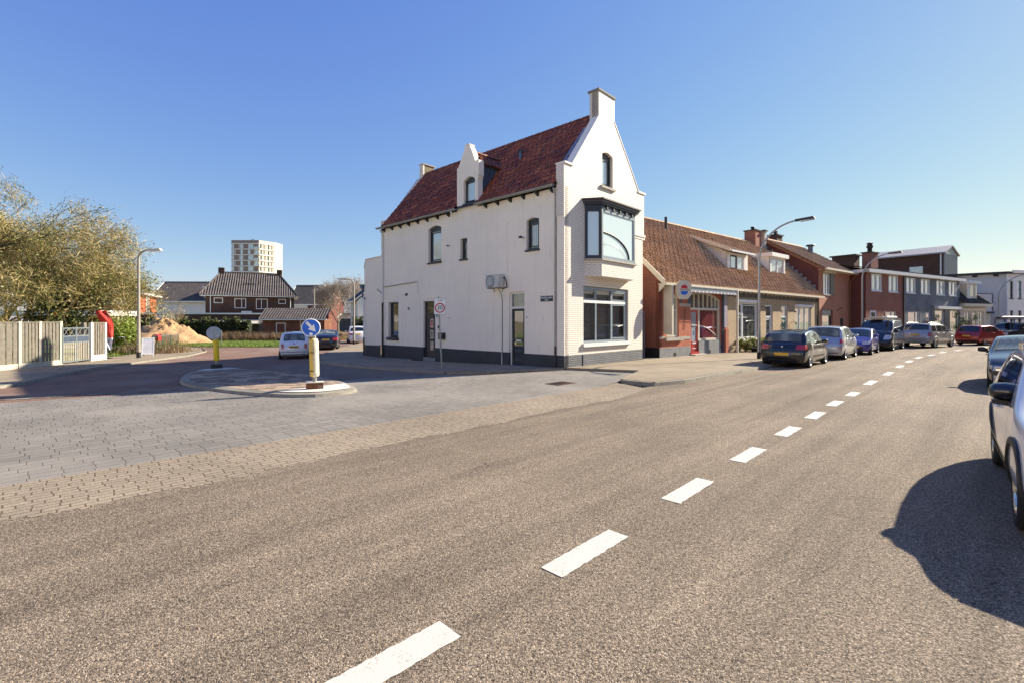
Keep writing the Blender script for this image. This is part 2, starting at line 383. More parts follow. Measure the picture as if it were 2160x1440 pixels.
# ------------------------------------------------------------------ walls, windows, roofs
def front(a, b, d): return Vector((a, d, b))            # plane y = 0, outward -y ; d = depth into the house
def leftside(a, b, d): return Vector((d, a, b))         # plane x = 0, outward -x
def rect(a0, a1, b0, b1): return [(a0, b0), (a1, b0), (a1, b1), (a0, b1)]
def arch(a0, a1, b0, b1, rise=.1, n=6):
    pts = [(a0, b0), (a1, b0)]
    for i in range(n+1):
        t = i/n; pts.append((a1+(a0-a1)*t, b1-rise+rise*(1-(2*t-1)**2)))
    return pts
def wall(mb, outer, holes, to3, mat, thick=.25, outer_edge=True):
    V, F = tri(outer, holes); mb.add([to3(x, y, 0) for x, y in V], F, mat)
    for L in ([outer] if outer_edge else [])+list(holes):
        for i in range(len(L)):
            a = L[i]; b = L[(i+1) % len(L)]
            mb.add([to3(*a, 0), to3(*b, 0), to3(*b, thick), to3(*a, thick)], [(0, 1, 2, 3)], mat)
def pbox(mb, to3, a0, a1, b0, b1, d0, d1, mat):
    mb.hexa([to3(a0, b0, d0), to3(a1, b0, d0), to3(a1, b0, d1), to3(a0, b0, d1), to3(a0, b1, d0), to3(a1, b1, d0), to3(a1, b1, d1), to3(a0, b1, d1)], mat)
def window(root, to3, a0, a1, b0, b1, d=.1, fw=.06, vert=(), horiz=(), frame='dark_frame', pane='pane_dark', rise=0, sill=None, sash=None, name='window', ft=.07, head=None):
    """frame mesh with a pane child, set d behind the wall face"""
    f = MB()
    f_ = [(a0, a0+fw, b0, b1), (a1-fw, a1, b0, b1), (a0+fw, a1-fw, b0, b0+fw)]
    for q in f_: pbox(f, to3, *q, d, d+ft, frame)
    if rise:
        out = arch(a0+fw, a1-fw, b1-rise-fw*1.2, b1, rise)[2:]
        poly = [(a0+fw, b1-rise-fw*1.2), (a1-fw, b1-rise-fw*1.2)]+out
        f.prism(poly, d+.002, d+ft, to3, frame); top = b1-rise-fw*1.2
    else:
        pbox(f, to3, a0+fw, a1-fw, b1-fw, b1, d, d+ft, frame); top = b1-fw
    for x in vert: pbox(f, to3, x-fw*.45, x+fw*.45, b0+fw, top, d+.004, d+ft, frame)
    for x in horiz: pbox(f, to3, a0+fw, a1-fw, x-fw*.45, x+fw*.45, d+.008, d+ft, frame)
    if sash:      # inner sash frames
        for (s0, s1, t0, t1) in sash:
            w = .045
            for q in ((s0, s0+w, t0, t1), (s1-w, s1, t0, t1), (s0+w, s1-w, t0, t0+w), (s0+w, s1-w, t1-w, t1)): pbox(f, to3, *q, d+.02, d+ft, frame)
    w = f.build(name, root)
    p = MB(); p.add([to3(a0+fw, b0+fw, d+ft*.7), to3(a1-fw, b0+fw, d+ft*.7), to3(a1-fw, top, d+ft*.7), to3(a0+fw, top, d+ft*.7)], [(0, 1, 2, 3)], pane)
    p.build('pane', w)
    if sill:
        s = MB(); pbox(s, to3, a0-.06, a1+.06, b0-.07, b0, -.07, d, sill); s.build('sill', w)
    return w
def tiled(mb, o, ax, up, L, S, mat, w=.23, h=.34, A=.03, step=.028, vr=None, nx=6, thick=.04):
    """pantile sheet: o corner at the eave, ax along the eave, up along the slope"""
    o = Vector(o); ax = Vector(ax).normalized(); up = Vector(up).normalized(); n = ax.cross(up).normalized()
    if n.z < 0: n = -n
    cols = max(1, int(round(L/w))); w = L/cols; K = cols*nx
    for c in range(cols):
        v0, v1 = (0, S) if vr is None else vr((c+.5)*w)
        if v1-v0 < .05: continue
        rows = max(1, int(math.ceil((v1-v0)/h-.01))); vs = []; fs = []
        for r in range(rows):
            y0 = v0+r*h; y1 = min(v0+(r+1)*h, v1)
            for y, dz in ((y0, step), (y1, 0.0)):
                for i in range(nx+1):
                    x = c*w+i*w/nx; ph = 2*math.pi*i/nx
                    vs.append(o+ax*x+up*y+n*(dz+A*(.5+.5*math.cos(ph+.6*math.sin(ph)))))
        m = nx+1
        for r in range(rows*2-1):
            for i in range(nx): fs.append((r*m+i, r*m+i+1, (r+1)*m+i+1, (r+1)*m+i))
        mb.add(vs, fs, mat, False)
        b = [o+ax*(c*w+i*w/nx)+up*v0-n*thick for i in range(m)]
        mb.add(vs[:m]+b, [(i, i+1, m+i+1, m+i) for i in range(nx)], mat)
def ridge(mb, p, q, mat, r=.11, seg=.38):
    p = Vector(p); q = Vector(q); n = max(1, int((q-p).length/seg)); d = (q-p)/n
    for i in range(n):
        a = p+d*i; b = a+d*1.06; s = Vector((-d.y, d.x, 0)).normalized()
        vs = []
        for k, (c, rr) in enumerate(((a, r*.95), (b, r*1.15))):
            for j in range(7):
                t = math.pi*j/6; vs.append(c+s*(math.cos(t)*rr)+Vector((0, 0, math.sin(t)*rr*.8)))
        mb.add(vs, [(j, j+1, 8+j, 7+j) for j in range(6)]+[tuple(range(7)), tuple(range(7, 14))], mat)
def half_gutter(mb, p, q, r, mat, out):
    p = Vector(p); q = Vector(q); out = Vector(out); n = 7; vs = []
    for c in (p, q):
        for rr in (r, r*.85):
            for j in range(n):
                t = math.pi+math.pi*j/(n-1); vs.append(c+out*(math.cos(t)*rr)+Vector((0, 0, math.sin(t)*rr)))
    f = []
    for j in range(n-1): f += [(j, j+1, 2*n+j+1, 2*n+j), (n+j, n+j+1, 3*n+j+1, 3*n+j)]
    f += [(0, n, 3*n, 2*n), (n-1, 2*n-1, 4*n-1, 3*n-1)]
    mb.add(vs, f, mat)
# ================================================================== ground, roads, pavements
def asphalt():
    n = N('asphalt'); v = n.uv()
    vo = n.n('TexVoronoi', feature='F1'); n.l(v, vo.inputs['Vector']); vo.inputs['Scale'].default_value = 135
    vo2 = n.n('TexVoronoi', feature='F1'); n.l(v, vo2.inputs['Vector']); vo2.inputs['Scale'].default_value = 75
    sep = n.n('SeparateColor'); n.l(vo.outputs['Color'], sep.inputs[0])
    sep2 = n.n('SeparateColor'); n.l(vo2.outputs['Color'], sep2.inputs[0])
    c = n.ramp(sep.outputs[0], [(0, (.07, .052, .038)), (.35, (.215, .168, .12)), (.75, (.30, .236, .17)), (1, (.54, .44, .33))])
    c = n.mix(.35, c, n.ramp(sep2.outputs[0], [(0, .35), (.5, .9), (1, 1.25)]), 'MULTIPLY')
    big = n.noise(v, .35, 6, .6)
    c = n.mix(1, c, n.ramp(big, [(.3, .78), (.7, 1.1)]), 'MULTIPLY')
    tq = n.n('Mapping'); n.l(v, tq.inputs[0]); tq.inputs['Rotation'].default_value = (0, 0, -R(44))
    tr = n.n('Mapping'); n.l(tq.outputs[0], tr.inputs[0]); tr.inputs['Scale'].default_value = (.10, 1.9, 1)
    c = n.mix(.55, c, n.ramp(n.noise(tr.outputs[0], 1.0, 6, .65), [(.34, .50), (.50, .92), (.66, 1.28)]), 'MULTIPLY')
    pits = n.ramp(n.noise(v, 48, 3, .6), [(.36, .28), (.46, 1.0)])
    c = n.mix(.85, c, pits, 'MULTIPLY')
    ptch = n.ramp(n.noise(v, .9, 7, .75), [(.60, 0), (.66, 1)]); c = n.mix(n.math('MULTIPLY', ptch, .28), c, (.12, .095, .07))
    cq = n.n('VectorMath', operation='ADD'); n.l(v, cq.inputs[0]); cn = n.n('TexNoise'); n.l(v, cn.inputs['Vector']); cn.inputs['Scale'].default_value = 1.6; cn.inputs['Detail'].default_value = 5; n.l(cn.outputs['Color'], cq.inputs[1])
    ce = n.n('TexVoronoi', feature='DISTANCE_TO_EDGE'); n.l(cq.outputs[0], ce.inputs['Vector']); ce.inputs['Scale'].default_value = .28
    crk = n.math('MULTIPLY', n.ramp(ce.outputs['Distance'], [(.0015, 1), (.004, 0)]), n.ramp(n.noise(v, .3, 3), [(.50, 0), (.58, .6)])); c = n.mix(crk, c, (.035, .03, .025))
    spots = n.n('TexVoronoi'); n.l(v, spots.inputs['Vector']); spots.inputs['Scale'].default_value = .75; c = n.mix(n.ramp(spots.outputs['Distance'], [(.018, .55), (.035, 0)]), c, (.5, .46, .4))
    n.set(**{'Base Color': c, 'Roughness': .88, 'Specular IOR Level': .25})
    h = n.math('ADD', n.math('MULTIPLY', vo2.outputs['Distance'], -.8), n.math('ADD', n.math('MULTIPLY', vo.outputs['Distance'], -1.2), n.math('MULTIPLY', pits, .7)))
    n.bump(h, .55, .009); MATS['asphalt'] = n.m
asphalt()
def paving(name, c1, c2, mortar, w, h, rot, ms=.006, bump=.5, off=.5, big=.2, speck=.25, patch=None, sq=None):
    n = N(name); v = n.uv(rot=rot)
    sx = n.n('SeparateXYZ'); n.l(v, sx.inputs[0]); row = n.math('FLOOR', n.math('DIVIDE', sx.outputs[1], h))
    wr = n.n('TexWhiteNoise', noise_dimensions='1D'); n.l(row, wr.inputs['W']); cb = n.n('CombineXYZ')
    n.l(n.math('ADD', sx.outputs[0], n.math('MULTIPLY', wr.outputs['Value'], w*off*1.6)), cb.inputs[0])
    n.l(sx.outputs[1], cb.inputs[1])
    b = n.n('TexBrick', offset=0.0); n.l(cb.outputs[0], b.inputs['Vector'])
    for k, x in (('Scale', 1), ('Mortar Size', ms), ('Mortar Smooth', .3), ('Bias', -.1), ('Brick Width', w), ('Row Height', h)): b.inputs[k].default_value = x
    b.inputs['Color1'].default_value = (*c1, 1); b.inputs['Color2'].default_value = (*c2, 1); b.inputs['Mortar'].default_value = (*mortar, 1)
    vo = n.n('TexVoronoi'); n.l(v, vo.inputs['Vector']); vo.inputs['Scale'].default_value = 110
    sp = n.n('SeparateColor'); n.l(vo.outputs['Color'], sp.inputs[0])
    c = n.mix(speck, b.outputs['Color'], n.ramp(sp.outputs[0], [(0, .35), (.5, 1), (1, 1.6)]), 'MULTIPLY')
    c = n.mix(1, c, n.ramp(n.noise(v, .45, 7, .65), [(.28, 1-big), (.72, 1+big*.35)]), 'MULTIPLY')
    if patch: c = n.mix(n.ramp(n.noise(v, .22, 4, .6), [(.5, 0), (.62, .6)]), c, patch)
    n.set(**{'Base Color': c, 'Roughness': .9, 'Specular IOR Level': .25})
    g = n.math('MULTIPLY', n.noise(v, 60, 3), .3)
    n.bump(n.math('ADD', n.math('SUBTRACT', 1.0, b.outputs['Fac']), g), bump, .01); MATS[name] = n.m
A45 = R(-45)
paving('plateau_blocks', (.245, .225, .198), (.20, .185, .163), (.085, .07, .055), .30, .20, A45, ms=.007, patch=(.27, .245, .21), big=.3)
paving('strip_blocks', (.31, .255, .19), (.26, .215, .16), (.13, .095, .06), .21, .105, A45, ms=.009, speck=.5, big=.25)
paving('street_brick', (.27, .165, .12), (.21, .13, .10), (.12, .08, .06), .20, .07, R(-106), ms=.008, patch=(.24, .19, .15), big=.3)
paving('street_brick_grey', (.24, .19, .15), (.19, .15, .12), (.08, .06, .045), .21, .105, R(-52), ms=.009, big=.25)
paving('pavement_slabs', (.33, .27, .19), (.28, .23, .165), (.12, .095, .065), .30, .30, R(-40), ms=.009, big=.35, patch=(.28, .23, .18))
paving('kerb_stone', (.30, .275, .22), (.26, .24, .195), (.12, .1, .08), 1.0, 1.0, R(-45), ms=.01, big=.3)
paving('island_pavers', (.46, .34, .24), (.06, .045, .04), (.13, .1, .08), .40, .20, R(-8), ms=.010, big=.2, speck=.35)
def soil():
    n = N('soil'); v = n.uv(); f = n.noise(v, 1.2, 7, .7)
    n.set(**{'Base Color': n.ramp(f, [(.3, (.12, .11, .04)), (.5, (.22, .19, .08)), (.7, (.36, .28, .16))]), 'Roughness': .95}); n.bump(n.noise(v, 9, 5), .6, .06); MATS['soil'] = n.m
soil()
def lawn():
    n = N('lawn'); v = n.uv(); f = n.noise(v, 2.0, 7, .75)
    n.set(**{'Base Color': n.ramp(f, [(.3, (.08, .12, .02)), (.5, (.16, .22, .035)), (.72, (.28, .25, .1))]), 'Roughness': .95}); n.bump(n.noise(v, 30, 5), .8, .05); MATS['lawn'] = n.m
lawn()
def worn_white():
    n = N('road_paint'); v = n.uv(); f = n.noise(v, 55, 4, .6); e = n.noise(v, 7, 5, .7)
    k = n.ramp(n.math('ADD', n.math('MULTIPLY', f, .6), n.math('MULTIPLY', e, .4)), [(.36, 0), (.43, 1)])
    n.set(**{'Base Color': n.mix(k, (.24, .20, .155), (.52, .50, .45)), 'Roughness': .6}); n.bump(f, .3, .004); MATS['road_paint'] = n.m
worn_white()

# base sheet out to the horizon
mb = MB()
P = [(-2500, -400), (2500, -400), (2500, 3500), (-2500, 3500)]
xs = [-2500, -600, -150, -60]+[x*4 for x in range(-12, 16)]+[80, 150, 600, 2500]; ys = [-400, -60, -20]+[y*4 for y in range(-3, 16)]+[80, 150, 600, 3500]
V = [(x, y, gz(x, y)-.05) for y in ys for x in xs]; nx = len(xs)
mb.add(V, [(j*nx+i, j*nx+i+1, (j+1)*nx+i+1, (j+1)*nx+i) for j in range(len(ys)-1) for i in range(nx-1)], 'soil')
tag(mb.build('ground'), kind='structure')

# main road: left edge, right edge
LE = [(-35, -24), (-9.6, .6), (-5.1, 5.1), (-.6, 9.6), (2.0, 12.0), (3.6, 13.4), (8.0, 17.25), (12.3, 21.5), (16, 24.7), (20.6, 28.6), (25.0, 32.4), (29.5, 35.7), (36, 39.4), (46, 43.4), (60, 47.8), (90, 56)]
RE = [(95, 46), (62, 38.5), (50, 35.2), (40, 31.4), (32, 27), (26, 22.5), (20.5, 17.9), (14, 11.5), (5, 2.5), (-10, -12.5), (-22, -25)]
sheet('road', LE+RE, 0.0, 'asphalt', step=0)
# right pavement
RP = [(98, 36), (62, 28), (50, 25), (40, 21), (30, 14), (20, 6), (8, -6), (-8, -25), (-22, -25)]
sheet('pavement_opposite', RE[::-1][1:]+[(95, 46)]+RP[:-1][0:], .12, 'pavement_slabs', step=0, skirt=.15) if False else None
mbp = MB(); ro = [(-10, -12.5), (5, 2.5), (14, 11.5), (20.5, 17.9), (26, 22.5), (32, 27), (40, 31.4), (50, 35.2), (62, 38.5), (95, 46), (100, 30), (60, 20), (40, 10), (10, -15)]
sheet('pavement_beyond_parked_cars', ro, .12, 'pavement_slabs', step=0, skirt=.16)

# plateau of concrete blocks at the junction, and its pale border strip
S0, S1 = (-9.05+.0), -11.12
PB = [(-22.0, 7.35), (-12.3, 11.5), (-9.0, 13.6), (-2.5, 17.35), (-1.0, 17.0), (2.03, 18.3), (5.0, 17.8), (3.2, 14.6), (2.35, 13.47), (-5.78, 5.34), (-12, -.88), (-30, -19)]
sheet('junction_paving', PB+[(-34, -12)], .004, 'plateau_blocks', step=2.5)
ST = [(-30, -19), (-12, -.88), (-5.78, 5.34), (2.35, 13.47), (3.2, 14.55), (3.75, 13.25), (2.5, 11.54), (-4.5, 4.53), (-9, .03), (-29, -20)]
_e = []
for i in range(420):
    t = i/419; x = 2.5+(-9-2.5)*t; y = 11.54+(.03-11.54)*t; j = random.Random(i*7).uniform(-.025, .035)+.03*math.sin(i*.21)+.03*math.sin(i*.063+1); _e.append((x+j, y-j))
ST = ST[:6]+_e+ST[9:]
sheet('border_strip', ST, .003, 'strip_blocks', step=0)
# brick side street
LK = [(-30, 3.5), (-20.5, 9.6), (-15.6, 14.6), (-16.1, 15.9), (-17.6, 18.6), (-18.5, 21.7), (-19.1, 25.2), (-19.6, 29), (-21.2, 33.2), (-23.6, 36.5), (-30, 39), (-60, 43)]
RK = [(-2.5, 17.35), (-3.65, 18.2), (-7.0, 21.0), (-9.6, 23.9), (-11.3, 27.6), (-12.3, 31.5), (-14.2, 43), (-17, 60), (-20, 90)]
SS = LK+[(-60, 46), (-31, 42.3), (-26.2, 39.6), (-19.4, 39.2), (-18.6, 41), (-20.5, 60), (-24, 90)]+RK[::-1]+[(-9.0, 13.62), (-12.3, 11.52), (-22, 7.37)]
sheet('side_street', SS, .002, 'street_brick', step=2.5)
sheet('side_street_grey_bricks', [(-2.5, 17.3), (-3.65, 18.15), (-6.8, 20.7), (-9.5, 23.6), (-10.3, 22.4), (-9.3, 19.4), (-7.2, 16.8), (-5.2, 15.7)], .010, 'street_brick_grey', step=2)
# worn line of light and dark stones between plateau and side street
mk = MB()
a = Vector((-22, 7.36)); b = Vector((-2.5, 17.33)); L = (b-a).length; d = (b-a)/L; nn = Vector((-d.y, d.x)); t = 0; i = 0
while t < L-.4:
    w = .42 if i % 2 else .30
    p = [a+d*t-nn*.1, a+d*(t+w)-nn*.1, a+d*(t+w+.12)+nn*.12, a+d*(t+.12)+nn*.12]
    if not (-9.6 < p[0].x < -5.4): mk.add([(q.x, q.y, gz(q.x, q.y)+.013) for q in p], [(0, 1, 2, 3)], 'kerb_stone' if i % 2 else 'street_brick_grey')
    t += w; i += 1
tag(mk.build('row_of_edge_stones'), kind='structure')

# pavements with kerbs
def kerb(name, line, side, mat='kerb_stone', h=.10, w=.14, root=None, paintmat=None):
    m = MB()
    for i in range(len(line)-1):
        p = Vector(line[i]); q = Vector(line[i+1]); d = (q-p).normalized(); n_ = Vector((-d.y, d.x))*side
        nseg = max(1, int((q-p).length/1.0))
        for k in range(nseg):
            u = p+(q-p)*(k/nseg); v = p+(q-p)*((k+1)/nseg); g = d*.006
            u = u+g; v = v-g
            c = [(u.x, u.y), (v.x, v.y), (v.x+n_.x*w, v.y+n_.y*w), (u.x+n_.x*w, u.y+n_.y*w)]
            e = n_*.015
            m.hexa([(x, y, gz(x, y)-.03) for x, y in c]+[(c[0][0]+e.x, c[0][1]+e.y, gz(*c[0])+h), (c[1][0]+e.x, c[1][1]+e.y, gz(*c[1])+h), (c[2][0], c[2][1], gz(*c[2])+h), (c[3][0], c[3][1], gz(*c[3])+h)],
                   (paintmat if (paintmat and k % 2 == i % 2) else mat))
    return tag(m.build(name, root), kind='structure')
KP = [(3.3, 14.45), (4.1, 13.75), (5.2, 14.4), (8.3, 17.3), (12.4, 21.35), (16, 24.5), (20.6, 28.4), (25.0, 32.2), (29.5, 35.5), (36, 39.2), (46, 43.2), (60, 47.6), (90, 56)]
HP = [(3.35, 14.75), (4.15, 14.0), (5.1, 14.6), (8.2, 17.45), (12.3, 21.5), (15.9, 24.65), (20.5, 28.55), (24.9, 32.35), (29.4, 35.65), (35.9, 39.35), (46, 43.4), (60, 47.8), (90, 56.2), (90, 75), (50, 60), (20, 42), (5, 26), (2.03, 18.35), (4.6, 17.3)]
sheet('pavement', HP, .10, 'pavement_slabs', step=0, skirt=.12)
kerb('kerb', KP, 1)
# pavement round the white house on the side street
HS = [(-2.35, 17.45), (-3.5, 18.35), (-6.85, 21.15), (-9.45, 24.0), (-11.15, 27.7), (-12.15, 31.5), (-14.05, 43), (-16.8, 60), (-10, 60), (-7, 31), (-5, 24), (2.2, 18.6), (2.03, 18.3), (-.8, 17.2)]
m1 = MB(); sheet('pavement_beside_white_house', HS, .085, 'pavement_slabs', step=2, skirt=.1)
kerb('kerb_beside_white_house', [(-2.5, 17.4), (-3.65, 18.2), (-7.0, 21.0), (-9.6, 23.9), (-11.3, 27.6), (-12.3, 31.5), (-14.2, 43)][::1], -1, h=.085)
kp = MB()
for i, (p, q) in enumerate([((-3.2, 17.87), (-3.65, 18.21)), ((-3.65, 18.21), (-5.2, 19.52)), ((-5.2, 19.52), (-7, 21.02)), ((-7, 21.02), (-8.3, 22.45)), ((-8.3, 22.45), (-9.6, 23.92))]):
    p = Vector(p); q = Vector(q); n_ = Vector(((q-p).y, -(q-p).x)).normalized(); L = (q-p).length; k = 0
    while k < L-.3:
        u = p+(q-p)*(k/L); v = p+(q-p)*((k+.35)/L); o1 = -n_*.012; o2 = n_*.13*-1
        vs = [(u.x, u.y), (v.x, v.y)]
        kp.add([(u.x-n_.x*-.004, u.y-n_.y*-.004, gz(*u)+.01), (v.x-n_.x*-.004, v.y-n_.y*-.004, gz(*v)+.01), (v.x+n_.x*.008, v.y+n_.y*.008, gz(*v)+.088), (u.x+n_.x*.008, u.y+n_.y*.008, gz(*u)+.088)], [(0, 1, 2, 3)], 'kerb_yellow')
        kp.add([(u.x, u.y, gz(*u)+.09), (v.x, v.y, gz(*v)+.09), (v.x-n_.x*.12, v.y-n_.y*.12, gz(*v)+.09), (u.x-n_.x*.12, u.y-n_.y*.12, gz(*u)+.09)], [(0, 1, 2, 3)], 'kerb_yellow')
        k += .75
# left pavement
LP = [(x-.13, y) for x, y in LK[:8]]+[(-21.3, 33.4), (-23.7, 36.7), (-30, 39.3), (-60, 43.4), (-60, 41), (-34, 36.4), (-27, 33.5), (-23.8, 30.6), (-22.8, 26), (-21.6, 20), (-20.6, 12), (-30, 5)]
sheet('pavement_by_fence', LP, .09, 'pavement_slabs', step=2.5, skirt=.1)
kerb('kerb_by_fence', LK[:-2], 1, h=.09)
# lawn lot
LW = [(-60, 46.3), (-31, 42.4), (-26.2, 39.7), (-19.5, 39.35), (-18.8, 41.2), (-20.6, 60), (-22, 66), (-60, 66)]
sheet('grass_lot', LW, .02, 'lawn', step=4)
sheet('garden_soil', [(-22.9, 26), (-23.9, 30.7), (-27.1, 33.6), (-34.1, 36.5), (-60, 41.2), (-60, 8), (-30, 8), (-21.7, 20)], .03, 'lawn', step=4)

# centre dashes
mk = MB()
D = [(.40, 2.02), (-.70, 2.56), (.61, 3.86), (1.95, 5.27), (3.30, 6.67), (4.67, 8.09), (6.01, 9.48), (7.33, 10.86), (8.73, 12.26), (10.9, 14.55), (13.4, 17.05), (16.0, 19.75), (18.5, 22.3), (20.9, 24.6), (23.2, 26.5), (25.9, 28.8), (28.8, 30.9), (32.4, 33.1), (37, 35.3), (43, 37.8)]
D = D[1:]
for i, (x, y) in enumerate(D):
    j = min(i+1, len(D)-1); h = max(j-1, 0) if i else 0
    dx, dy = (D[j][0]-D[max(i-1, 0)][0], D[j][1]-D[max(i-1, 0)][1]); L = math.hypot(dx, dy); dx /= L; dy /= L
    ln = .46 if i < 8 else .7; w = .105
    N_ = 30; vs = []; rr = random.Random(i)
    for s_ in (-1, 1):
        for k in range(N_+1):
            t = -ln+2*ln*k/N_; q = w*(1+rr.uniform(-.07, .03))
            vs.append((x+dx*t-dy*q*s_, y+dy*t+dx*q*s_, .005))
    mk.add(vs, [(k, k+1, N_+2+k, N_+1+k) for k in range(N_)], 'road_paint')
tag(mk.build('road_marking'), kind='structure')

# traffic island
IS = [(-4.3, 12.15), (-4.05, 12.7), (-4.4, 13.5), (-5.1, 14.6), (-7.0, 17.0), (-9, 18.95), (-10.7, 20.0), (-12.0, 20.45), (-12.75, 20.2), (-12.9, 19.4), (-12.2, 17.7), (-10.9, 15.6), (-9.6, 14.2), (-7.5, 12.72), (-5.9, 11.85), (-4.9, 11.7)]
def smooth(P, it=2):
    for _ in range(it):
        Q = []
        for i in range(len(P)):
            a = P[i]; b = P[(i+1) % len(P)]; Q += [(a[0]*.75+b[0]*.25, a[1]*.75+b[1]*.25), (a[0]*.25+b[0]*.75, a[1]*.25+b[1]*.75)]
        P = Q
    return P
IS = smooth(IS)
cxi = sum(p[0] for p in IS)/len(IS); cyi = sum(p[1] for p in IS)/len(IS)
def inset(P, d):
    out = []
    n = len(P)
    for i in range(n):
        a = Vector(P[i-1]); b = Vector(P[(i+1) % n]); t = (b-a).normalized(); q = Vector((-t.y, t.x))
        c = Vector(P[i])+q*d
        if (c-Vector((cxi, cyi))).length > (Vector(P[i])-Vector((cxi, cyi))).length: c = Vector(P[i])-q*d
        out.append((c.x, c.y))
    return out
I2 = inset(IS, .26)
m = MB(); n = len(IS)
for i in range(n):
    j = (i+1) % n; a, b, c, d = IS[i], IS[j], I2[j], I2[i]
    e = inset(IS, .05)
    m.add([(*a, gz(*a)-.03), (*b, gz(*b)-.03), (*e[j], gz(*b)+.075), (*e[i], gz(*a)+.075)], [(0, 1, 2, 3)], 'kerb_stone')
    m.add([(*e[i], gz(*a)+.075), (*e[j], gz(*b)+.075), (*c, gz(*c)+.11), (*d, gz(*d)+.11)], [(0, 1, 2, 3)], 'kerb_stone')
tag(m.build('traffic_island_kerb'), kind='structure')
sheet('traffic_island_paving', I2, .105, 'island_pavers', step=1.5)
for nm, c, r in (('white_patch_front', (-5.0, 12.35), 1.0), ('white_patch_back', (-12.15, 19.8), .9)):
    pts = [(c[0]+r*math.cos(t)*(1.0), c[1]+r*math.sin(t)*.55) for t in [k*math.pi/9 for k in range(18)]]
    pts = [p for p in pts if inpoly(*p, inset(IS, .2))]
    if len(pts) > 4: sheet('island_end_stone', pts, .116, 'dirty_white' if 0 else 'sign_white' if 0 else 'concrete_white', step=0) if 'concrete_white' in MATS else None
plain('concrete_white', (.60, .57, .50), .85, var=.12, bump=.3)
for c, r in (((-4.6, 12.3), 1.75), ((-12.4, 19.9), 1.35)):
    Q = inset(IS, .2); pts = [p for p in Q if math.hypot(p[0]-c[0], p[1]-c[1]) < r]
    if len(pts) > 4: sheet('island_end_stone', pts, .118, 'concrete_white', step=0)
# drain and manhole
m = MB(); g = Matrix.Translation((1.45, 14.35, .006)) @ Matrix.Rotation(R(45), 4, 'Z'); m.xf = g
m.box(-.42, .42, -.28, .28, 0, .008, 'rust_board')
for k in range(9): m.box(-.38+k*.088, -.345+k*.088, -.24, .24, .008, .014, 'dark_metal')
tag(m.build('drain_grate'), 'rusty slotted drain grate set in the junction paving before the white house corner', 'drain')
# ================================================================== the white corner house
HW = empty('corner_house', (2.03, 18.3, 0), R(46.6), label='white painted brick corner house with red tiled roof, stepped shoulders and a bay window', cat='house')
W_, Dp, EZ, RX, RZ = 6.06, 13.05, 7.12, 3.02, 10.78
K = (RZ-EZ)/(RX+.05)
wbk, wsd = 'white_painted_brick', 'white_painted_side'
PLZ = .55
m = MB()
# front gable above the plinth
gab = [(0, PLZ), (W_, PLZ), (W_, 5.9), (6.2, 5.9), (6.2, 7.86), (5.66, 7.86), (5.3, 8.3), (4.92, 8.83), (4.45, 9.4), (4.03, 9.9), (3.68, 10.3), (3.55, 10.46), (3.55, 11.5), (2.32, 11.5), (2.32, 10.38), (.44, 7.9), (0, 7.9)]
fw = rect(1.2, 4.72, .96, 3.27); gw = arch(2.57, 3.41, 7.55, 9.04, .12)
wall(m, gab, [fw, gw], front, wbk, .34)
wall(m, gab, [], lambda a, b, d: front(a, b, d+.34), wbk, .001, False)
m.build('front_gable', HW)
m = MB(); wall(m, rect(0, W_, -.3, PLZ), [], front, 'plinth_front_brick', .2)
pbox(m, front, 1.16, 1.2, -.1, PLZ, -.03, .01, 'plinth_front_brick'); m.build('plinth', HW)
# chimney on the gable
m = MB(); m.box(2.32, 3.55, -.001, .46, 10.3, 11.5, wbk); m.box(2.26, 3.61, -.05, .52, 11.5, 11.58, 'grey_cement'); m.box(2.6, 3.25, .1, .38, 11.58, 11.6, 'black')
m.build('chimney', HW)
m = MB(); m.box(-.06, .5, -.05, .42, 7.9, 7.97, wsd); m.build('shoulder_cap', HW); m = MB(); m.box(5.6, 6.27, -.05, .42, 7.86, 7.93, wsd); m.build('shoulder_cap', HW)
m = MB()
for a, b in (((.44, 7.97), (2.32, 10.42)), ((5.66, 7.93), (4.92, 8.87)), ((4.92, 8.87), (3.55, 10.5))):
    m.beam((a[0], .17, a[1]), (b[0], .17, b[1]), .38, .05, 'white_wood', up=(0, 1, 0)) if 0 else m.hexa([(a[0], -.02, a[1]-.02), (b[0], -.02, b[1]-.02), (b[0], .36, b[1]-.02), (a[0], .36, a[1]-.02), (a[0], -.02, a[1]+.03), (b[0], -.02, b[1]+.03), (b[0], .36, b[1]+.03), (a[0], .36, a[1]+.03)], wsd)
m.build('gable_coping', HW)
# side wall
m = MB()
sw = [(0, PLZ), (Dp, PLZ), (Dp, EZ-.08), (0, EZ-.08)]
hol = [arch(7.57, 8.62, 4.75, 6.60, .13), rect(5.65, 6.13, 4.72, 5.72), arch(1.30, 1.98, 4.72, 6.05, .09), rect(11.31, 12.29, .98, 2.9)]
d1 = [(8.05, PLZ), (9.03, PLZ), (9.03, 2.86), (8.05, 2.86)]; d2 = [(2.09, PLZ), (2.97, PLZ), (2.97, 3.08), (2.09, 3.08)]
sw2 = [(0, PLZ), (2.09, PLZ), (2.09, 3.08), (2.97, 3.08), (2.97, PLZ), (8.05, PLZ), (8.05, 2.86), (9.03, 2.86), (9.03, PLZ), (Dp, PLZ), (Dp, EZ-.08), (0, EZ-.08)]
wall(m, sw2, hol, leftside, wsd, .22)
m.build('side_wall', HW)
m = MB()
for a, b in ((0, 2.09), (2.97, 8.05), (9.03, Dp)): wall(m, rect(a, b, -.45, PLZ), [], leftside, 'plinth_side_paint', .22)
m.build('plinth', HW)
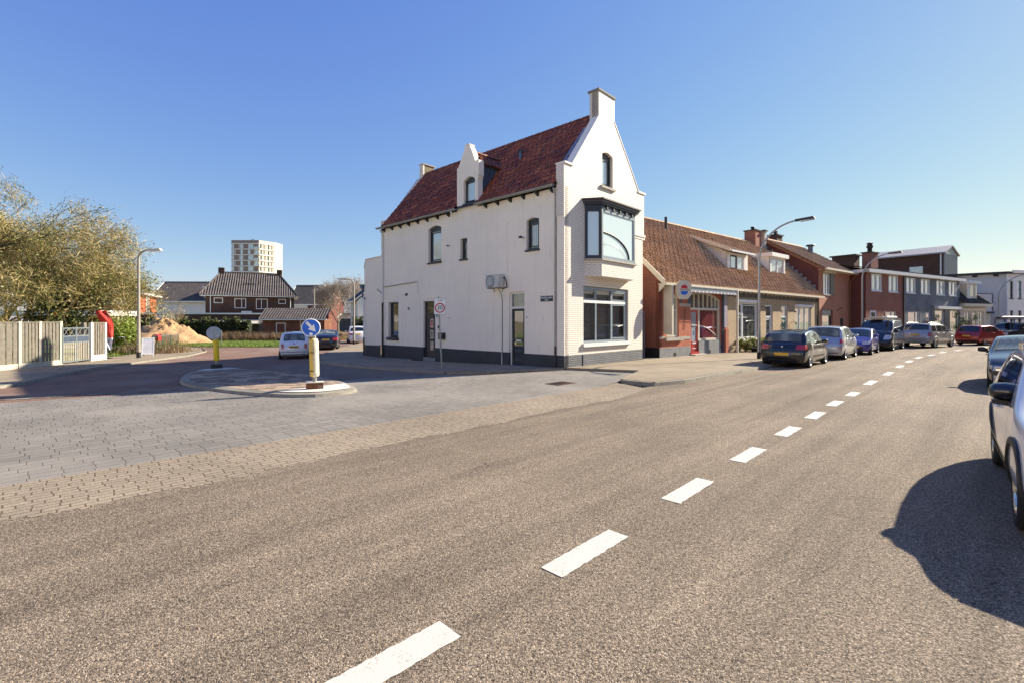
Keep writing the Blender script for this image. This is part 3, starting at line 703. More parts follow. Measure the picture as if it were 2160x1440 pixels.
m = MB(); m.box(-.05, .0, .002, .36, -.3, 5.9, wsd); m.box(-.075, 0, -.0, .38, 5.9, 7.9, wbk); m.box(-.055, 0, .001, .361, -.3, .552, 'plinth_side_paint'); m.build('corner_pilaster', HW)
# arched panels over lower openings
m = MB()
for a0, a1, z in ((11.31, 12.29, 2.9), (8.05, 9.03, 2.86)):
    m = MB(); pts = arch(a0, a1, z, z+.2, .16); m.prism(pts, -.012, .0, leftside, wsd)
    for i in range(2, len(pts)-1): m.beam(leftside(*pts[i], -.02), leftside(*pts[i+1], -.02), .02, .035, wsd)
    m.build('arch_trim', HW)
# back and right walls, annexe
m = MB()
rg = [(0, -.4), (W_, -.4), (W_, EZ), (RX, RZ-.05), (0, EZ)]
m.add([(x, Dp, z) for x, z in rg], [(0, 1, 2, 3, 4)], wbk)
m.add([(W_, .3, -.3), (W_, Dp, -.3), (W_, Dp, EZ), (W_, .3, EZ)], [(0, 1, 2, 3)], wbk)
rg2 = [(-.05, 6.3), (-.05, 7.75), (.4, 7.75), (RX-.6, RZ+.1), (RX-.6, RZ-1.6), (.5, 6.3)]
m.prism([(0, EZ-.3), (0, 7.55), (.35, 7.55), (RX-.55, RZ-.32), (RX+.55, RZ-.32), (W_-.3, 7.5), (W_, 7.5), (W_, EZ-.3)], Dp-.3, Dp+.02, lambda a, b, d: Vector((a, d, b)), wbk)
m.build('rear_gable', HW)
m = MB(); m.box(2.78, 3.55, Dp-.28, Dp+.05, RZ-.9, 11.33, 'chimney_yellow_brick'); m.box(2.68, 2.78, Dp-.3, Dp+.05, RZ-1.0, 11.36, wbk); m.box(2.66, 3.6, Dp-.34, Dp+.1, 11.36, 11.41, 'concrete'); m.build('chimney', HW)
m = MB()
ann = [(-.0, Dp), (.18, Dp+2.0), (.50, Dp+2.75)]
top = 5.52
for i in range(2):
    a, b = ann[i], ann[i+1]
    ta, tb = (top, top) if i == 0 else (top, top-.42)
    m.add([(a[0], a[1], PLZ-.05), (b[0], b[1], PLZ-.1), (b[0], b[1], tb), (a[0], a[1], ta)], [(0, 1, 2, 3)], wsd)
    m.add([(a[0]-.012, a[1], -.5), (b[0]-.012, b[1], -.5), (b[0]-.012, b[1], PLZ-.1), (a[0]-.012, a[1], PLZ-.05)], [(0, 1, 2, 3)], 'plinth_side_paint')
m.add([(0.1, Dp, top-.45), (.3, Dp+2, top-.45), (.6, Dp+2.75, top-.45), (W_, Dp+2.75, top-.45), (W_, Dp, top-.45)], [(0, 1, 2, 3, 4)], 'felt')
for i in range(2):
    a, b = ann[i], ann[i+1]; m.hexa([(a[0]-.04, a[1], top), (b[0]-.04, b[1], top-.42*i), (b[0]+.2, b[1], top-.42*i), (a[0]+.2, a[1], top), (a[0]-.04, a[1], top+.06), (b[0]-.04, b[1], top+.06-.42*i), (b[0]+.2, b[1], top+.06-.42*i), (a[0]+.2, a[1], top+.06)], wsd)
m.add([(.5, Dp+2.75, -.5), (W_, Dp+2.75, -.5), (W_, Dp+2.75, top-.42), (.5, Dp+2.75, top-.42)], [(0, 1, 2, 3)], wsd)
m.build('annexe', HW)
m = MB()
for a, b in (((.5, Dp+2.75), (1.15, Dp+3.7)), ((1.15, Dp+3.7), (2.3, Dp+4.6)), ((2.3, Dp+4.6), (4.2, Dp+5.0))):
    m.add([(*a, .4), (*b, .4), (*b, 3.75), (*a, 3.75)], [(0, 1, 2, 3)], wsd); m.add([(a[0]-.01, a[1]+.01, -.5), (b[0]-.01, b[1]+.01, -.5), (b[0]-.01, b[1]+.01, .4), (a[0]-.01, a[1]+.01, .4)], [(0, 1, 2, 3)], 'plinth_side_paint')
m.add([(.5, Dp+2.75, 3.75), (1.15, Dp+3.7, 3.75), (2.3, Dp+4.6, 3.75), (4.2, Dp+5, 3.75), (6, Dp+2.75, 3.75)], [(0, 1, 2, 3, 4)], 'felt')
m.build('rear_lean_to', HW)
# roof
m = MB(); S_ = math.hypot(RX+.16, (RX+.16)*K); e = -.16; ez = EZ+.02
up = (1, 0, K)
def vr1(x):   # x runs from the back (y=Dp) to the front
    y = Dp-.28-x
    return (0, S_) if not (4.85 < y < 6.33) else (1.7, S_)
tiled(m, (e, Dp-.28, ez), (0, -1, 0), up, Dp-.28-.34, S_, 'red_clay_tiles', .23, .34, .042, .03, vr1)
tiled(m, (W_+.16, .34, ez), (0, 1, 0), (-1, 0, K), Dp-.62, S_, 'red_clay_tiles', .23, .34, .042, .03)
m.add([(e, .3, ez-.03), (e, Dp-.2, ez-.03), (RX, Dp-.2, RZ-.03), (RX, .3, RZ-.03)], [(0, 1, 2, 3)], 'dark_metal')
rf = m.build('roof', HW)
m = MB(); ridge(m, (RX, .4, RZ+.02), (RX, Dp-.6, RZ+.02), 'red_clay_tiles', .15); m.build('ridge_tiles', rf)
m = MB()   # zinc flashing strips by the front gable
for i in range(3):
    t0, t1 = i/3, (i+1)/3
    xa, xb = .36+(2.3-.36)*t0, .36+(2.3-.36)*t1; z = lambda x: EZ+K*(x+.05)+.13+.05
    m.hexa([(xa, .34, z(xa)+.0), (xb, .34, z(xb)), (xb, .74, z(xb)), (xa, .74, z(xa)), (xa, .34, z(xa)+.05+.03*(i % 2)), (xb, .34, z(xb)+.05), (xb, .74, z(xb)+.02), (xa, .74, z(xa)+.02)], 'zinc')
m.build('gable_flashing', rf)
m = MB(); m.tube([(1.75, 3.3+.6, 9.15), (1.75, 3.9, 9.75)], .07, 'dark_zinc'); m.lathe([(0, .08), (.11, .02), (.11, 0), (.07, 0)], 'dark_zinc', (1.75, 3.9, 9.75), 12); m.build('vent_pipe', rf)
# dormer with its own little gable in the side wall
dm = MB(); y0, y1, yc = 4.85, 6.33, 5.59
dg = [(y0+.02, 7.0), (y1, 7.0), (y1, 9.05), (y1-.1, 9.08), (yc+.32, 9.62), (yc+.14, 9.96), (yc-.14, 9.96), (yc-.34, 9.6), (y0+.2, 9.12), (y0, 9.1), (y0, 8.35), (y0+.04, 8.3)]
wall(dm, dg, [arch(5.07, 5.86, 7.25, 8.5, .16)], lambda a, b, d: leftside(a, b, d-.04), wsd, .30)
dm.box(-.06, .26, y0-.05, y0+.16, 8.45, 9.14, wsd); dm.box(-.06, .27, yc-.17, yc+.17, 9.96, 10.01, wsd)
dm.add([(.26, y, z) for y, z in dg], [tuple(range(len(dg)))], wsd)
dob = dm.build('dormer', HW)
m = MB()
zx = lambda z: (z-EZ)/K-.05
for s_, yy in ((1, y0+.1), (-1, y1-.1)):
    m.add([(.26, yy, EZ+.3), (.26, yy, 9.0), (zx(9.0), yy, 9.0), (zx(EZ+.3), yy, EZ+.3)], [(0, 1, 2, 3)], 'dark_zinc')
m.box(.26, 1.3, y0+.0, y0+.1, 8.98, 9.05, 'dark_zinc'); m.build('cheek', dob)
m = MB(); hz = .62; sl_ = math.hypot(yc-y0, .66)
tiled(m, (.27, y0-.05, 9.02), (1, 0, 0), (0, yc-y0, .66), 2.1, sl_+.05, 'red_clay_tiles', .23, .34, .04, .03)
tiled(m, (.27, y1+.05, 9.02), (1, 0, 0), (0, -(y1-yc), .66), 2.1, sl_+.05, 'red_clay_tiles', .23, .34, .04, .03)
ridge(m, (.3, yc, 9.72), (2.35, yc, 9.72), 'red_clay_tiles', .12); m.build('dormer_roof', dob)
dpl = lambda a, b, d: leftside(a, b, d-.04)
window(dob, dpl, 5.09, 5.84, 7.27, 8.48, .13, .075, pane='pane_sky', rise=.14, sill='dark_frame')
# gutters and brackets
m = MB()
half_gutter(m, (-.24, .38, EZ+.0), (-.24, 4.86, EZ+.0), .085, 'gutter_zinc', (-1, 0, 0)); half_gutter(m, (-.24, 6.2, EZ), (-.24, Dp+.1, EZ), .085, 'gutter_zinc', (-1, 0, 0)); m.build('gutter', HW)
for yy in [.55, 1.3, 2.05, 2.8, 3.55, 4.3, 6.9, 7.75, 8.6, 9.4, 10.2, 11.0, 11.8, 12.6]:
    m = MB(); m.hexa([(-.22, yy, 6.98), (0, yy, 6.86), (0, yy+.09, 6.86), (-.22, yy+.09, 6.98), (-.22, yy, 7.03), (0, yy, 7.03), (0, yy+.09, 7.03), (-.22, yy+.09, 7.03)], 'dark_metal'); m.build('gutter_bracket', HW)
m = MB(); m.tube([(-.2, .42, 7.0), (-.06, .42, 6.7), (-.07, .42, .9)], .04, 'gutter_zinc'); m.tube([(-.07, .42, .9), (-.07, .42, 0)], .045, 'dark_metal'); m.build('downpipe', HW)
m = MB(); m.tube([(-.22, 12.85, 7.0), (-.07, 12.8, 6.7), (-.07, 12.8, 2.9)], .045, 'white_metal'); m.tube([(-.07, 12.8, 2.9), (-.07, 12.8, -.2)], .05, 'dark_metal'); m.build('downpipe', HW)
m = MB(); m.tube([(.35, Dp+2.72, 3.9), (.42, Dp+2.8, 3.3), (.1, Dp+2.0, 3.2)], .045, 'dark_zinc'); m.tube([(.1, Dp+2.1, 3.3), (.1, Dp+2.1, .9)], .04, 'white_metal'); m.tube([(.1, Dp+2.1, .9), (.1, Dp+2.1, -.25)], .045, 'dark_metal'); m.box(.25, .45, Dp+2.65, Dp+2.85, 3.85, 4.1, 'dark_zinc'); m.build('downpipe', HW)
m = MB(); m.tube([(-.03, 12.7, 3.78), (-.03, 9.6, 3.9)], .025, 'gutter_zinc'); m.tube([(-.03, 9.5, 4.0), (-.03, 9.5, 3.25)], .025, 'white_metal'); m.tube([(-.03, Dp+.4, 3.7), (-.03, 12.9, 3.4)], .02, 'dark_zinc'); m.build('wall_pipe', HW)
m = MB(); m.box(-.018, 0, 3.02, 3.06, 3.9, 6.05, wsd); m.build('cable_cover', HW)
# windows of the side wall
window(HW, leftside, 7.59, 8.60, 4.78, 6.56, .13, .085, pane='pane_sky', rise=.12, sill='dark_frame', sash=[(7.7, 8.5, 4.9, 6.3)])
window(HW, leftside, 5.67, 6.11, 4.75, 5.70, .13, .065, pane='pane_room', sill='dark_frame', horiz=(5.6,))
w3 = window(HW, leftside, 1.32, 1.96, 4.76, 6.02, .12, .085, pane='pane_curtain', rise=.08, sill='dark_frame', sash=[(1.42, 1.86, 4.88, 5.82)])
w4 = window(HW, leftside, 11.33, 12.27, 1.0, 2.88, .14, .08, pane='pane_dark')
m = MB(); pbox(m, leftside, 11.28, 12.36, .84, .98, -.09, .14, 'dark_frame'); m.tube([leftside(11.28, .87, -.06), leftside(12.36, .87, -.06)], .055, 'dark_frame'); m.build('sill', w4)
# door one with three little glazed slots
d = MB(); pbox(d, leftside, 8.05, 8.13, -.05, 2.86, .1, .2, 'dark_door'); pbox(d, leftside, 8.95, 9.03, -.05, 2.86, .1, .2, 'dark_door'); pbox(d, leftside, 8.13, 8.95, 2.78, 2.86, .1, .2, 'dark_door'); pbox(d, leftside, 8.13, 8.95, 2.18, 2.28, .1, .2, 'dark_door')
pbox(d, leftside, 8.14, 8.94, .06, 2.18, .13, .18, 'dark_door'); pbox(d, leftside, 8.05, 9.03, -.2, .05, -.02, .2, 'grey_cement')
dd = d.build('door', HW)
p = MB(); p.add([leftside(8.13, 2.28, .15), leftside(8.95, 2.28, .15), leftside(8.95, 2.78, .15), leftside(8.13, 2.78, .15)], [(0, 1, 2, 3)], 'pane_dark'); p.build('fanlight', dd)
for z in (.42, .98, 1.54):
    p = MB()
    for q in ((8.37, 8.40, z, z+.42), (8.55, 8.58, z, z+.42), (8.40, 8.55, z, z+.03), (8.40, 8.55, z+.39, z+.42)): pbox(p, leftside, *q, .112, .13, 'sign_white')
    pbox(p, leftside, 8.40, 8.55, z+.03, z+.39, .12, .13, 'pane_dark'); p.build('door_slot_window', dd)
p = MB(); p.tube([leftside(8.22, 1.05, .09), leftside(8.32, 1.05, .09)], .014, 'steel'); p.build('door_handle', dd)
# door two, glazed
d = MB(); pbox(d, leftside, 2.09, 2.16, -.02, 3.08, .1, .2, 'white_wood'); pbox(d, leftside, 2.90, 2.97, -.02, 3.08, .1, .2, 'white_wood'); pbox(d, leftside, 2.16, 2.9, 3.0, 3.08, .1, .2, 'white_wood'); pbox(d, leftside, 2.16, 2.9, 2.38, 2.46, .1, .2, 'white_wood')
pbox(d, leftside, 2.04, 3.0, -.12, .03, -.04, .2, 'concrete')
for q in ((2.17, 2.26, .05, 2.37), (2.8, 2.89, .05, 2.37), (2.26, 2.8, 2.28, 2.37), (2.26, 2.8, .05, .22), (2.26, 2.8, 1.0, 1.1)): pbox(d, leftside, *q, .12, .18, 'dark_metal')
pbox(d, leftside, 2.17, 2.89, .05, .15, .11, .12, 'sign_blue' if 0 else 'navy_sign')
dd2 = d.build('door', HW)
p = MB(); p.add([leftside(2.26, .22, .15), leftside(2.8, .22, .15), leftside(2.8, 2.28, .15), leftside(2.26, 2.28, .15)], [(0, 1, 2, 3)], 'pane_dark'); p.add([leftside(2.16, 2.46, .15), leftside(2.9, 2.46, .15), leftside(2.9, 3.0, .15), leftside(2.16, 3.0, .15)], [(0, 1, 2, 3)], 'pane_room'); p.build('pane', dd2)
p = MB(); pbox(p, leftside, 2.36, 2.66, 1.02, 1.08, .108, .12, 'sign_white'); p.build('letter_slot', dd2)
p = MB(); p.tube([leftside(2.84, 1.08, .08), leftside(2.74, 1.08, .08)], .012, 'steel'); p.tube([leftside(2.84, 1.08, .12), leftside(2.84, 1.08, .08)], .014, 'steel'); p.build('door_handle', dd2)
# small wall fittings
m = MB(); m.lathe([(0, -.05), (.06, -.05), (.075, 0)], 'dark_metal', (0, 10.5, 3.28), 14, 'x'); m.box(-.12, -.04, 10.47, 10.53, 3.2, 3.26, 'dark_metal'); m.build('wall_lamp', HW)
m = MB(); m.box(-.03, 0, 10.27, 10.39, 2.44, 2.6, 'grey_cement'); m.build('wall_vent', HW)
m = MB(); m.box(-.03, 0, 7.75, 7.82, 1.5, 1.66, 'black_plastic'); m.build('doorbell', HW); m = MB(); m.box(-.02, 0, 7.85, 7.95, 2.05, 2.22, 'grey_cement'); m.build('junction_box', HW)
m = MB(); m.tube([(0, 6.9, 5.5), (-.18, 6.9, 5.47)], .012, 'dark_metal'); m.box(-.2, -.1, 6.86, 6.94, 5.44, 5.49, 'dark_metal'); m.build('wall_hook', HW)
m = MB(); m.tube([(0, 2.1, 5.28), (-.2, 2.12, 5.3)], .015, 'dark_metal'); m.box(-.24, -.14, 2.08, 2.2, 5.26, 5.34, 'dark_metal'); m.build('wall_hook', HW)
mtl = Matrix(((0, 0, -1, 0), (-1, 0, 0, 0), (0, 1, 0, 0), (0, 0, 0, 1)))   # text plane on the side wall: x to the right = -y
def sideM(y, z, x): return Matrix.Translation((x, y, z)) @ mtl
o = MB(); pbox(o, leftside, .59, 1.21, 2.63, 2.85, -.02, 0, 'navy_sign'); sg = o.build('street_name_sign', HW)
text('DAVIDO LAAN', 'lettering', .10, 'sign_white', sg, sideM(.9, 2.775, -.021), .001, sx=.86)
text('wijk west', 'lettering', .05, 'sign_white', sg, sideM(.9, 2.705, -.021), .001); text('gemeente', 'lettering', .045, 'sign_white', sg, sideM(.9, 2.66, -.021), .001)
text('15', 'house_number', .11, 'grey_cement', HW, sideM(1.97, 2.01, -.004), .003); text('131', 'house_number', .16, 'sign_grey', HW, sideM(6.95, 2.0, -.003), .002)
# letter box
lb = MB(); lb.box(-.16, 0, 7.25, 7.62, .98, 1.26, 'black_plastic'); lb.box(-.18, 0, 7.23, 7.64, 1.26, 1.29, 'black_plastic'); lbo = lb.build('letter_box', HW)
p = MB(); p.box(-.165, -.16, 7.3, 7.57, 1.18, 1.21, 'steel'); p.build('letter_flap', lbo)
# air conditioner hangs on the wall
plain('ac_casing', (.52, .52, .49), .5)
ac = empty('air_conditioner', (0, 0, 0), label='white outdoor air conditioning unit bracketed high on the white side wall', cat='air conditioner'); ac.location = HW.matrix_basis @ Vector((0, 0, 0)); ac.location = (2.03, 18.3, 0); ac.rotation_euler = (0, 0, R(46.6))
m = MB(); m.box(-.40, -.10, 3.2, 3.98, 3.30, 3.82, 'ac_casing'); m.box(-.41, -.09, 3.19, 3.99, 3.82, 3.84, 'ac_casing'); m.build('casing', ac)
m = MB(); m.lathe([(.235, -.012), (.25, -.03), (.225, -.03), (.225, -.01)], 'grey_frame', (-.40, 3.7, 3.56), 28, 'x'); m.lathe([(0, -.006), (.225, -.006)], 'grey_frame', (-.40, 3.7, 3.56), 28, 'x')
for r in (.06, .1, .14, .18): m.lathe([(r-.008, -.02), (r, -.026), (r+.008, -.02)], 'white_metal', (-.40, 3.7, 3.56), 24, 'x')
for k in range(8):
    t = k*math.pi/4; m.beam((-.425, 3.7, 3.56), (-.425, 3.7+.23*math.cos(t), 3.56+.23*math.sin(t)), .008, .008, 'white_metal')
m.build('fan_grille', ac)
m = MB()
for yy in (3.35, 3.85): m.box(-.44, 0, yy-.02, yy+.02, 3.25, 3.29, 'steel'); m.box(-.03, 0, yy-.02, yy+.02, 3.1, 3.3, 'steel')
m.build('bracket', ac)
m = MB(); m.tube([(-.2, 3.13, 3.7), (-.2, 3.05, 3.72), (-.15, 2.98, 3.5), (-.04, 3.05, 3.3), (-.02, 3.3, 3.25)], .022, 'rubber'); m.tube([(-.3, 3.35, 3.3), (-.1, 3.35, 3.05), (-.03, 3.35, 2.8), (-.03, 3.34, 1.4), (-.03, 3.36, .0)], .012, 'rubber'); m.tube([(-.035, 3.36, .6), (-.035, 3.36, .02)], .018, 'white_metal'); m.build('hose', ac)
# front window with blinds behind clear glass
f = MB()
a0, a1, b0, b1 = 1.22, 4.70, .98, 3.25
for q in ((a0, a0+.09, b0, b1), (a1-.14, a1, b0, b1), (a0+.09, a1-.14, b0, b0+.09), (a0+.09, a1-.14, b1-.11, b1)): pbox(f, front, *q, .06, .15, 'grey_frame')
for x in (2.2, 3.4): pbox(f, front, x-.045, x+.045, b0+.09, b1-.11, .065, .15, 'grey_frame')
pbox(f, front, a0+.09, a1-.14, 2.60, 2.72, .062, .15, 'light_frame')
for s0, s1, t0, t1 in ((3.45, 4.54, 1.1, 2.58), (3.45, 4.54, 2.74, 3.12), (1.33, 2.14, 2.74, 3.12)):
    for q in ((s0, s0+.05, t0, t1), (s1-.05, s1, t0, t1), (s0+.05, s1-.05, t0, t0+.05), (s0+.05, s1-.05, t1-.05, t1)): pbox(f, front, *q, .075, .15, 'grey_frame')
fw_ = f.build('window', HW)
p = MB(); p.add([front(a0, b0, .11), front(a1, b0, .11), front(a1, b1, .11), front(a0, b1, .11)], [(0, 1, 2, 3)], 'clear_glass'); p.build('pane', fw_)
p = MB()
for x0, x1 in ((1.36, 2.12), (2.3, 3.32), (3.5, 4.5)):
    z = 1.12
    while z < 2.56:
        p.hexa([(x0, .27, z), (x1, .27, z), (x1, .32, z+.02), (x0, .32, z+.02), (x0, .27, z+.004), (x1, .27, z+.004), (x1, .32, z+.024), (x0, .32, z+.024)], 'blind'); z += .058
p.build('venetian_blind', fw_)
p = MB(); vs = [(1.2, .341, .96), (4.72, .341, .96), (4.72, 2.6, .96), (1.2, 2.6, .96), (1.2, .341, 3.27), (4.72, .341, 3.27), (4.72, 2.6, 3.27), (1.2, 2.6, 3.27)]
p.add(vs, [(0, 1, 2, 3), (4, 5, 6, 7), (1, 2, 6, 5), (2, 3, 7, 6), (3, 0, 4, 7)], 'interior_dark'); p.build('room_lining', fw_)
p = MB(); pbox(p, front, 1.12, 4.8, .84, .97, -.1, .06, 'white_wood'); pbox(p, front, 1.12, 4.8, .82, .84, -.11, .06, 'grey_frame'); p.build('sill', fw_)
# gable window
g = window(HW, front, 2.59, 3.39, 7.58, 9.02, .13, .08, pane='pane_sky', rise=.11, sash=[(2.7, 3.28, 7.7, 8.75)])
p = MB(); pbox(p, front, 2.43, 3.52, 7.46, 7.56, -.09, .1, 'concrete'); p.build('sill', g)
m = MB(); m.box(5.1, 6.25, -.05, .0, 5.82, 5.92, wbk); m.box(5.1, 6.25, -.02, 0, 5.7, 5.82, wbk); m.build('string_course', HW)
# bay window
bay = MB(); BP = [(1.3, 0), (1.74, -.52), (4.36, -.52), (4.76, 0)]
def ring(mbx, P, z0, z1, mat, grow=0.0, cap=True, rev=False):
    c = (3.03, 0); n = len(P)
    Q = [(x+(grow if x > c[0] else -grow), y-(grow if y < -.01 else 0)) for x, y in P]
    vs = [(x, y, z0) for x, y in Q]+[(x, y, z1) for x, y in Q]
    fs = [(i, i+1, n+i+1, n+i) for i in range(n-1)]
    if cap: fs += [tuple(range(n)), tuple(range(n, 2*n))]
    mbx.add(vs, fs, mat)
ring(bay, BP, 3.66, 4.30, wbk); 
byo = bay.build('bay_window', HW)
m = MB(); ring(m, BP, 4.30, 4.36, 'concrete', .09); m.build('sill', byo)
m = MB()
zb, zt = 4.36, 6.42
cor = [(1.3, 0), (1.74, -.52), (4.36, -.52), (4.76, 0)]
for i, (x, y) in enumerate(cor):
    if i in (1, 2): m.box(x-.05, x+.05, y-.0, y+.1, zb, zt, 'dark_frame' if i == 1 else 'dark_frame')
for i in range(3):
    a = Vector((*cor[i], 0)); b = Vector((*cor[i+1], 0)); fm = 'dark_frame' if i != 1 else 'grey_frame'; d_ = (b-a).normalized(); nn_ = Vector((d_.y, -d_.x, 0))
    def bb(t0, t1, z0, z1, off=.0, th=.07, mt=fm):
        p_ = a+d_*t0; q_ = a+d_*t1; o_ = nn_*off; w_ = -nn_*th
        m.hexa([p_+o_+Vector((0, 0, z0)), q_+o_+Vector((0, 0, z0)), q_+o_+w_+Vector((0, 0, z0)), p_+o_+w_+Vector((0, 0, z0)), p_+o_+Vector((0, 0, z1)), q_+o_+Vector((0, 0, z1)), q_+o_+w_+Vector((0, 0, z1)), p_+o_+w_+Vector((0, 0, z1))], mt)
    Lw = (b-a).length; e_ = .12 if i != 1 else .09
    bb(0, e_, zb, zt, .012); bb(Lw-e_, Lw, zb, zt, .012); bb(e_, Lw-e_, zb, zb+.14, .012); bb(e_, Lw-e_, zt-.16, zt, .012)
    if i == 1:
        bb(e_, Lw-e_, zt-.05, zt+.0, .03)
m.build('frame', byo)
m = MB(); ring(m, [(1.3+.02, .02), (1.76, -.49), (4.34, -.49), (4.74, .02)], zb+.1, zt-.1, 'pane_bay', 0, cap=False); m.build('pane', byo)  # pale opaque pane: sky reflection painted into its colour over the white interior
m = MB(); ring(m, BP, zt, 6.52, 'dark_frame', .02); ring(m, BP, 6.52, 6.60, 'dark_frame', .10); ring(m, BP, 6.60, 6.70, 'brown_frame', .16); ring(m, BP, 6.70, 6.75, 'brown_frame', .22)
for k in range(5): m.box(2.0+k*.5, 2.1+k*.5, -.60, -.5, 6.38, 6.5, 'black')
m.build('cornice', byo)
m = MB()   # the white room behind the bay glass, and the lettered arc on the pane
m.add([(1.35, .35, 4.3), (4.7, .35, 4.3), (4.7, 2.4, 4.3), (1.35, 2.4, 4.3), (1.35, .35, 6.5), (4.7, .35, 6.5), (4.7, 2.4, 6.5), (1.35, 2.4, 6.5)], [(0, 1, 2, 3), (4, 5, 6, 7), (1, 2, 6, 5), (2, 3, 7, 6), (3, 0, 4, 7)], 'interior_wall'); m.build('room_lining', byo)
m = MB(); pts = [(1.8+2.1*math.sin(t), -.508, 4.5+ .95*math.cos(t)) for t in [k*math.pi/2/12 for k in range(13)]]; m.tube(pts, .035, 'dark_metal', 6); m.build('curved_rail', byo)
# hole in the front wall behind the bay is not seen; close gap gate to the right of the house
gt = empty('side_gate', (2.03, 18.3, 0), R(46.6), label='narrow dark gate in a grey frame between white house and red brick shop', cat='gate')
m = MB(); m.box(6.12, 6.95, .5, .54, 0, 2.15, 'dark_door'); m.build('door_leaf', gt)
m = MB(); m.box(6.95, 7.08, .42, .56, 0, 2.35, 'steel'); m.box(6.08, 6.95, .42, .56, 2.16, 2.35, 'steel'); m.build('frame', gt)
# ================================================================== terrace on the right
RR_ = (7.28, 23.65, 0.1); RA = R(39.2)
KR = .98; RY = 4.35; REZ = 3.98
def back_rect(mb, x0, x1, y, z0, z1, mat): mb.add([(x0, y, z0), (x1, y, z0), (x1, y, z1), (x0, y, z1)], [(0, 1, 2, 3)], mat)
# --- red brick shop (x 0 .. 6.9)
SH = empty('brick_shop', (7.28, 23.65, 0), RA, label='single storey red brick shop with orange tiled roof, red door and arched shop window', cat='shop')
m = MB()
out = [(0, .55), (2.8, .55), (2.8, .25), (3.66, .25), (3.66, .8), (6.9, .8), (6.9, REZ-.1), (0, REZ-.1)]
h1 = arch(.65, 1.73, 1.04, 3.3, .18); h2 = [(2.83, .26), (3.66, .26), (3.66, .82), (5.98, .82)]+[(5.98, 3.05), (5.4, 3.28), (4.7, 3.42), (4.1, 3.44), (3.4, 3.42), (2.83, 3.33)]
out = [(0, .55), (2.83, .55), (2.83, 3.33), (3.4, 3.42), (4.1, 3.44), (4.7, 3.42), (5.4, 3.28), (5.98, 3.05), (5.98, .55), (6.9, .55), (6.9, REZ-.1), (0, REZ-.1)]
wall(m, out, [h1], front, 'bright_red_brick', .2)
m.build('front_wall', SH)
m = MB(); wall(m, [(0, -.15), (2.83, -.15), (2.83, .55), (0, .55)], [], lambda a, b, d: front(a, b, d-.02), 'grey_cement', .1)
wall(m, [(3.66, -.15), (6.1, -.15), (5.98, .82), (3.66, .82)], [], lambda a, b, d: front(a, b, d-.03), 'grey_cement', .2)
wall(m, [(6.1, -.15), (6.9, -.15), (6.9, .55), (6.1, .55)], [], lambda a, b, d: front(a, b, d-.02), 'blue_grey_paint', .1)
for x in (1.35, 4.8): pbox(m, front, x-.09, x+.09, .12, .28, -.035, -.018, 'black')
m.build('plinth', SH)
m = MB(); pbox(m, front, 2.75, 4.0, -.05, .13, -.35, .1, 'concrete'); pbox(m, front, 2.83, 3.66, .13, .26, -.05, .1, 'red_paint'); m.build('doorstep', SH)
m = MB(); pg = [(-.0, -.2), (9, -.2), (9, 0)]
gp = [(0, .55), (2*RY, .55), (2*RY, REZ), (RY, REZ+KR*RY), (0, REZ)]
wall(m, gp, [], leftside, 'red_brick', .2); m.build('gable_wall', SH)
m = MB(); wall(m, [(0, -.2), (2*RY, -.2), (2*RY, .55), (0, .55)], [], lambda a, b, d: leftside(a, b, d-.02), 'black', .2); m.build('gable_plinth', SH)
def bargeboard(mb, x, mat='cream_wood'):
    mb.hexa([(x-.09, -.35, REZ-.42), (x-.05, -.35, REZ-.42), (x-.05, RY, REZ+KR*RY-.12), (x-.09, RY, REZ+KR*RY-.12), (x-.09, -.35, REZ-.1), (x-.05, -.35, REZ-.1), (x-.05, RY, REZ+KR*RY+.16), (x-.09, RY, REZ+KR*RY+.16)], mat)
m = MB(); bargeboard(m, 0); m.hexa([(-.08, -.02, 3.3), (0, -.02, 3.3), (0, -.3, 3.55), (-.08, -.3, 3.55), (-.08, -.02, 3.7), (0, -.02, 3.7), (0, -.3, 3.7), (-.08, -.3, 3.7)], 'cream_wood'); m.build('bargeboard', SH)
SL = math.hypot(RY+.3, KR*(RY+.3))
def terrace_roof(root, x0, x1, mat, gaps=(), name='roof'):
    m = MB()
    def vr(x):
        X = x0+x
        for a, b, s0, s1 in gaps:
            if a < X < b: return (0, s0)
        return (0, SL)
    tiled(m, (x0, -.3, REZ-.3*KR+.06), (1, 0, 0), (0, 1, KR), x1-x0, SL, mat, .27, .36, .075, .05, vr)
    for a, b, s0, s1 in gaps:
        if s1 < SL: tiled(m, (a, -.3+s1/SL*(RY+.3), REZ-.3*KR+.06+s1/SL*(RY+.3)*KR), (1, 0, 0), (0, 1, KR), b-a, SL-s1, mat, .27, .36, .075, .05)
    m.add([(x0, RY, REZ+KR*RY), (x1, RY, REZ+KR*RY), (x1, 2*RY+.3, REZ-.3), (x0, 2*RY+.3, REZ-.3)], [(0, 1, 2, 3)], mat)
    m.add([(x0, -.25, REZ-.3), (x1, -.25, REZ-.3), (x1, RY, REZ+KR*RY-.08), (x0, RY, REZ+KR*RY-.08)], [(0, 1, 2, 3)], 'dark_metal')
    r = m.build(name, root)
    m = MB(); ridge(m, (x0, RY, REZ+KR*RY+.04), (x1, RY, REZ+KR*RY+.04), mat, .15, .36); m.build('ridge_tiles', r)
    return r
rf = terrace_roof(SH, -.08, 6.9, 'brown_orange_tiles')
m = MB(); m.tube([(6.15, 3.63, 7.4), (6.15, 3.63, 8.45)], .09, 'dark_metal'); m.build('vent_pipe', rf)
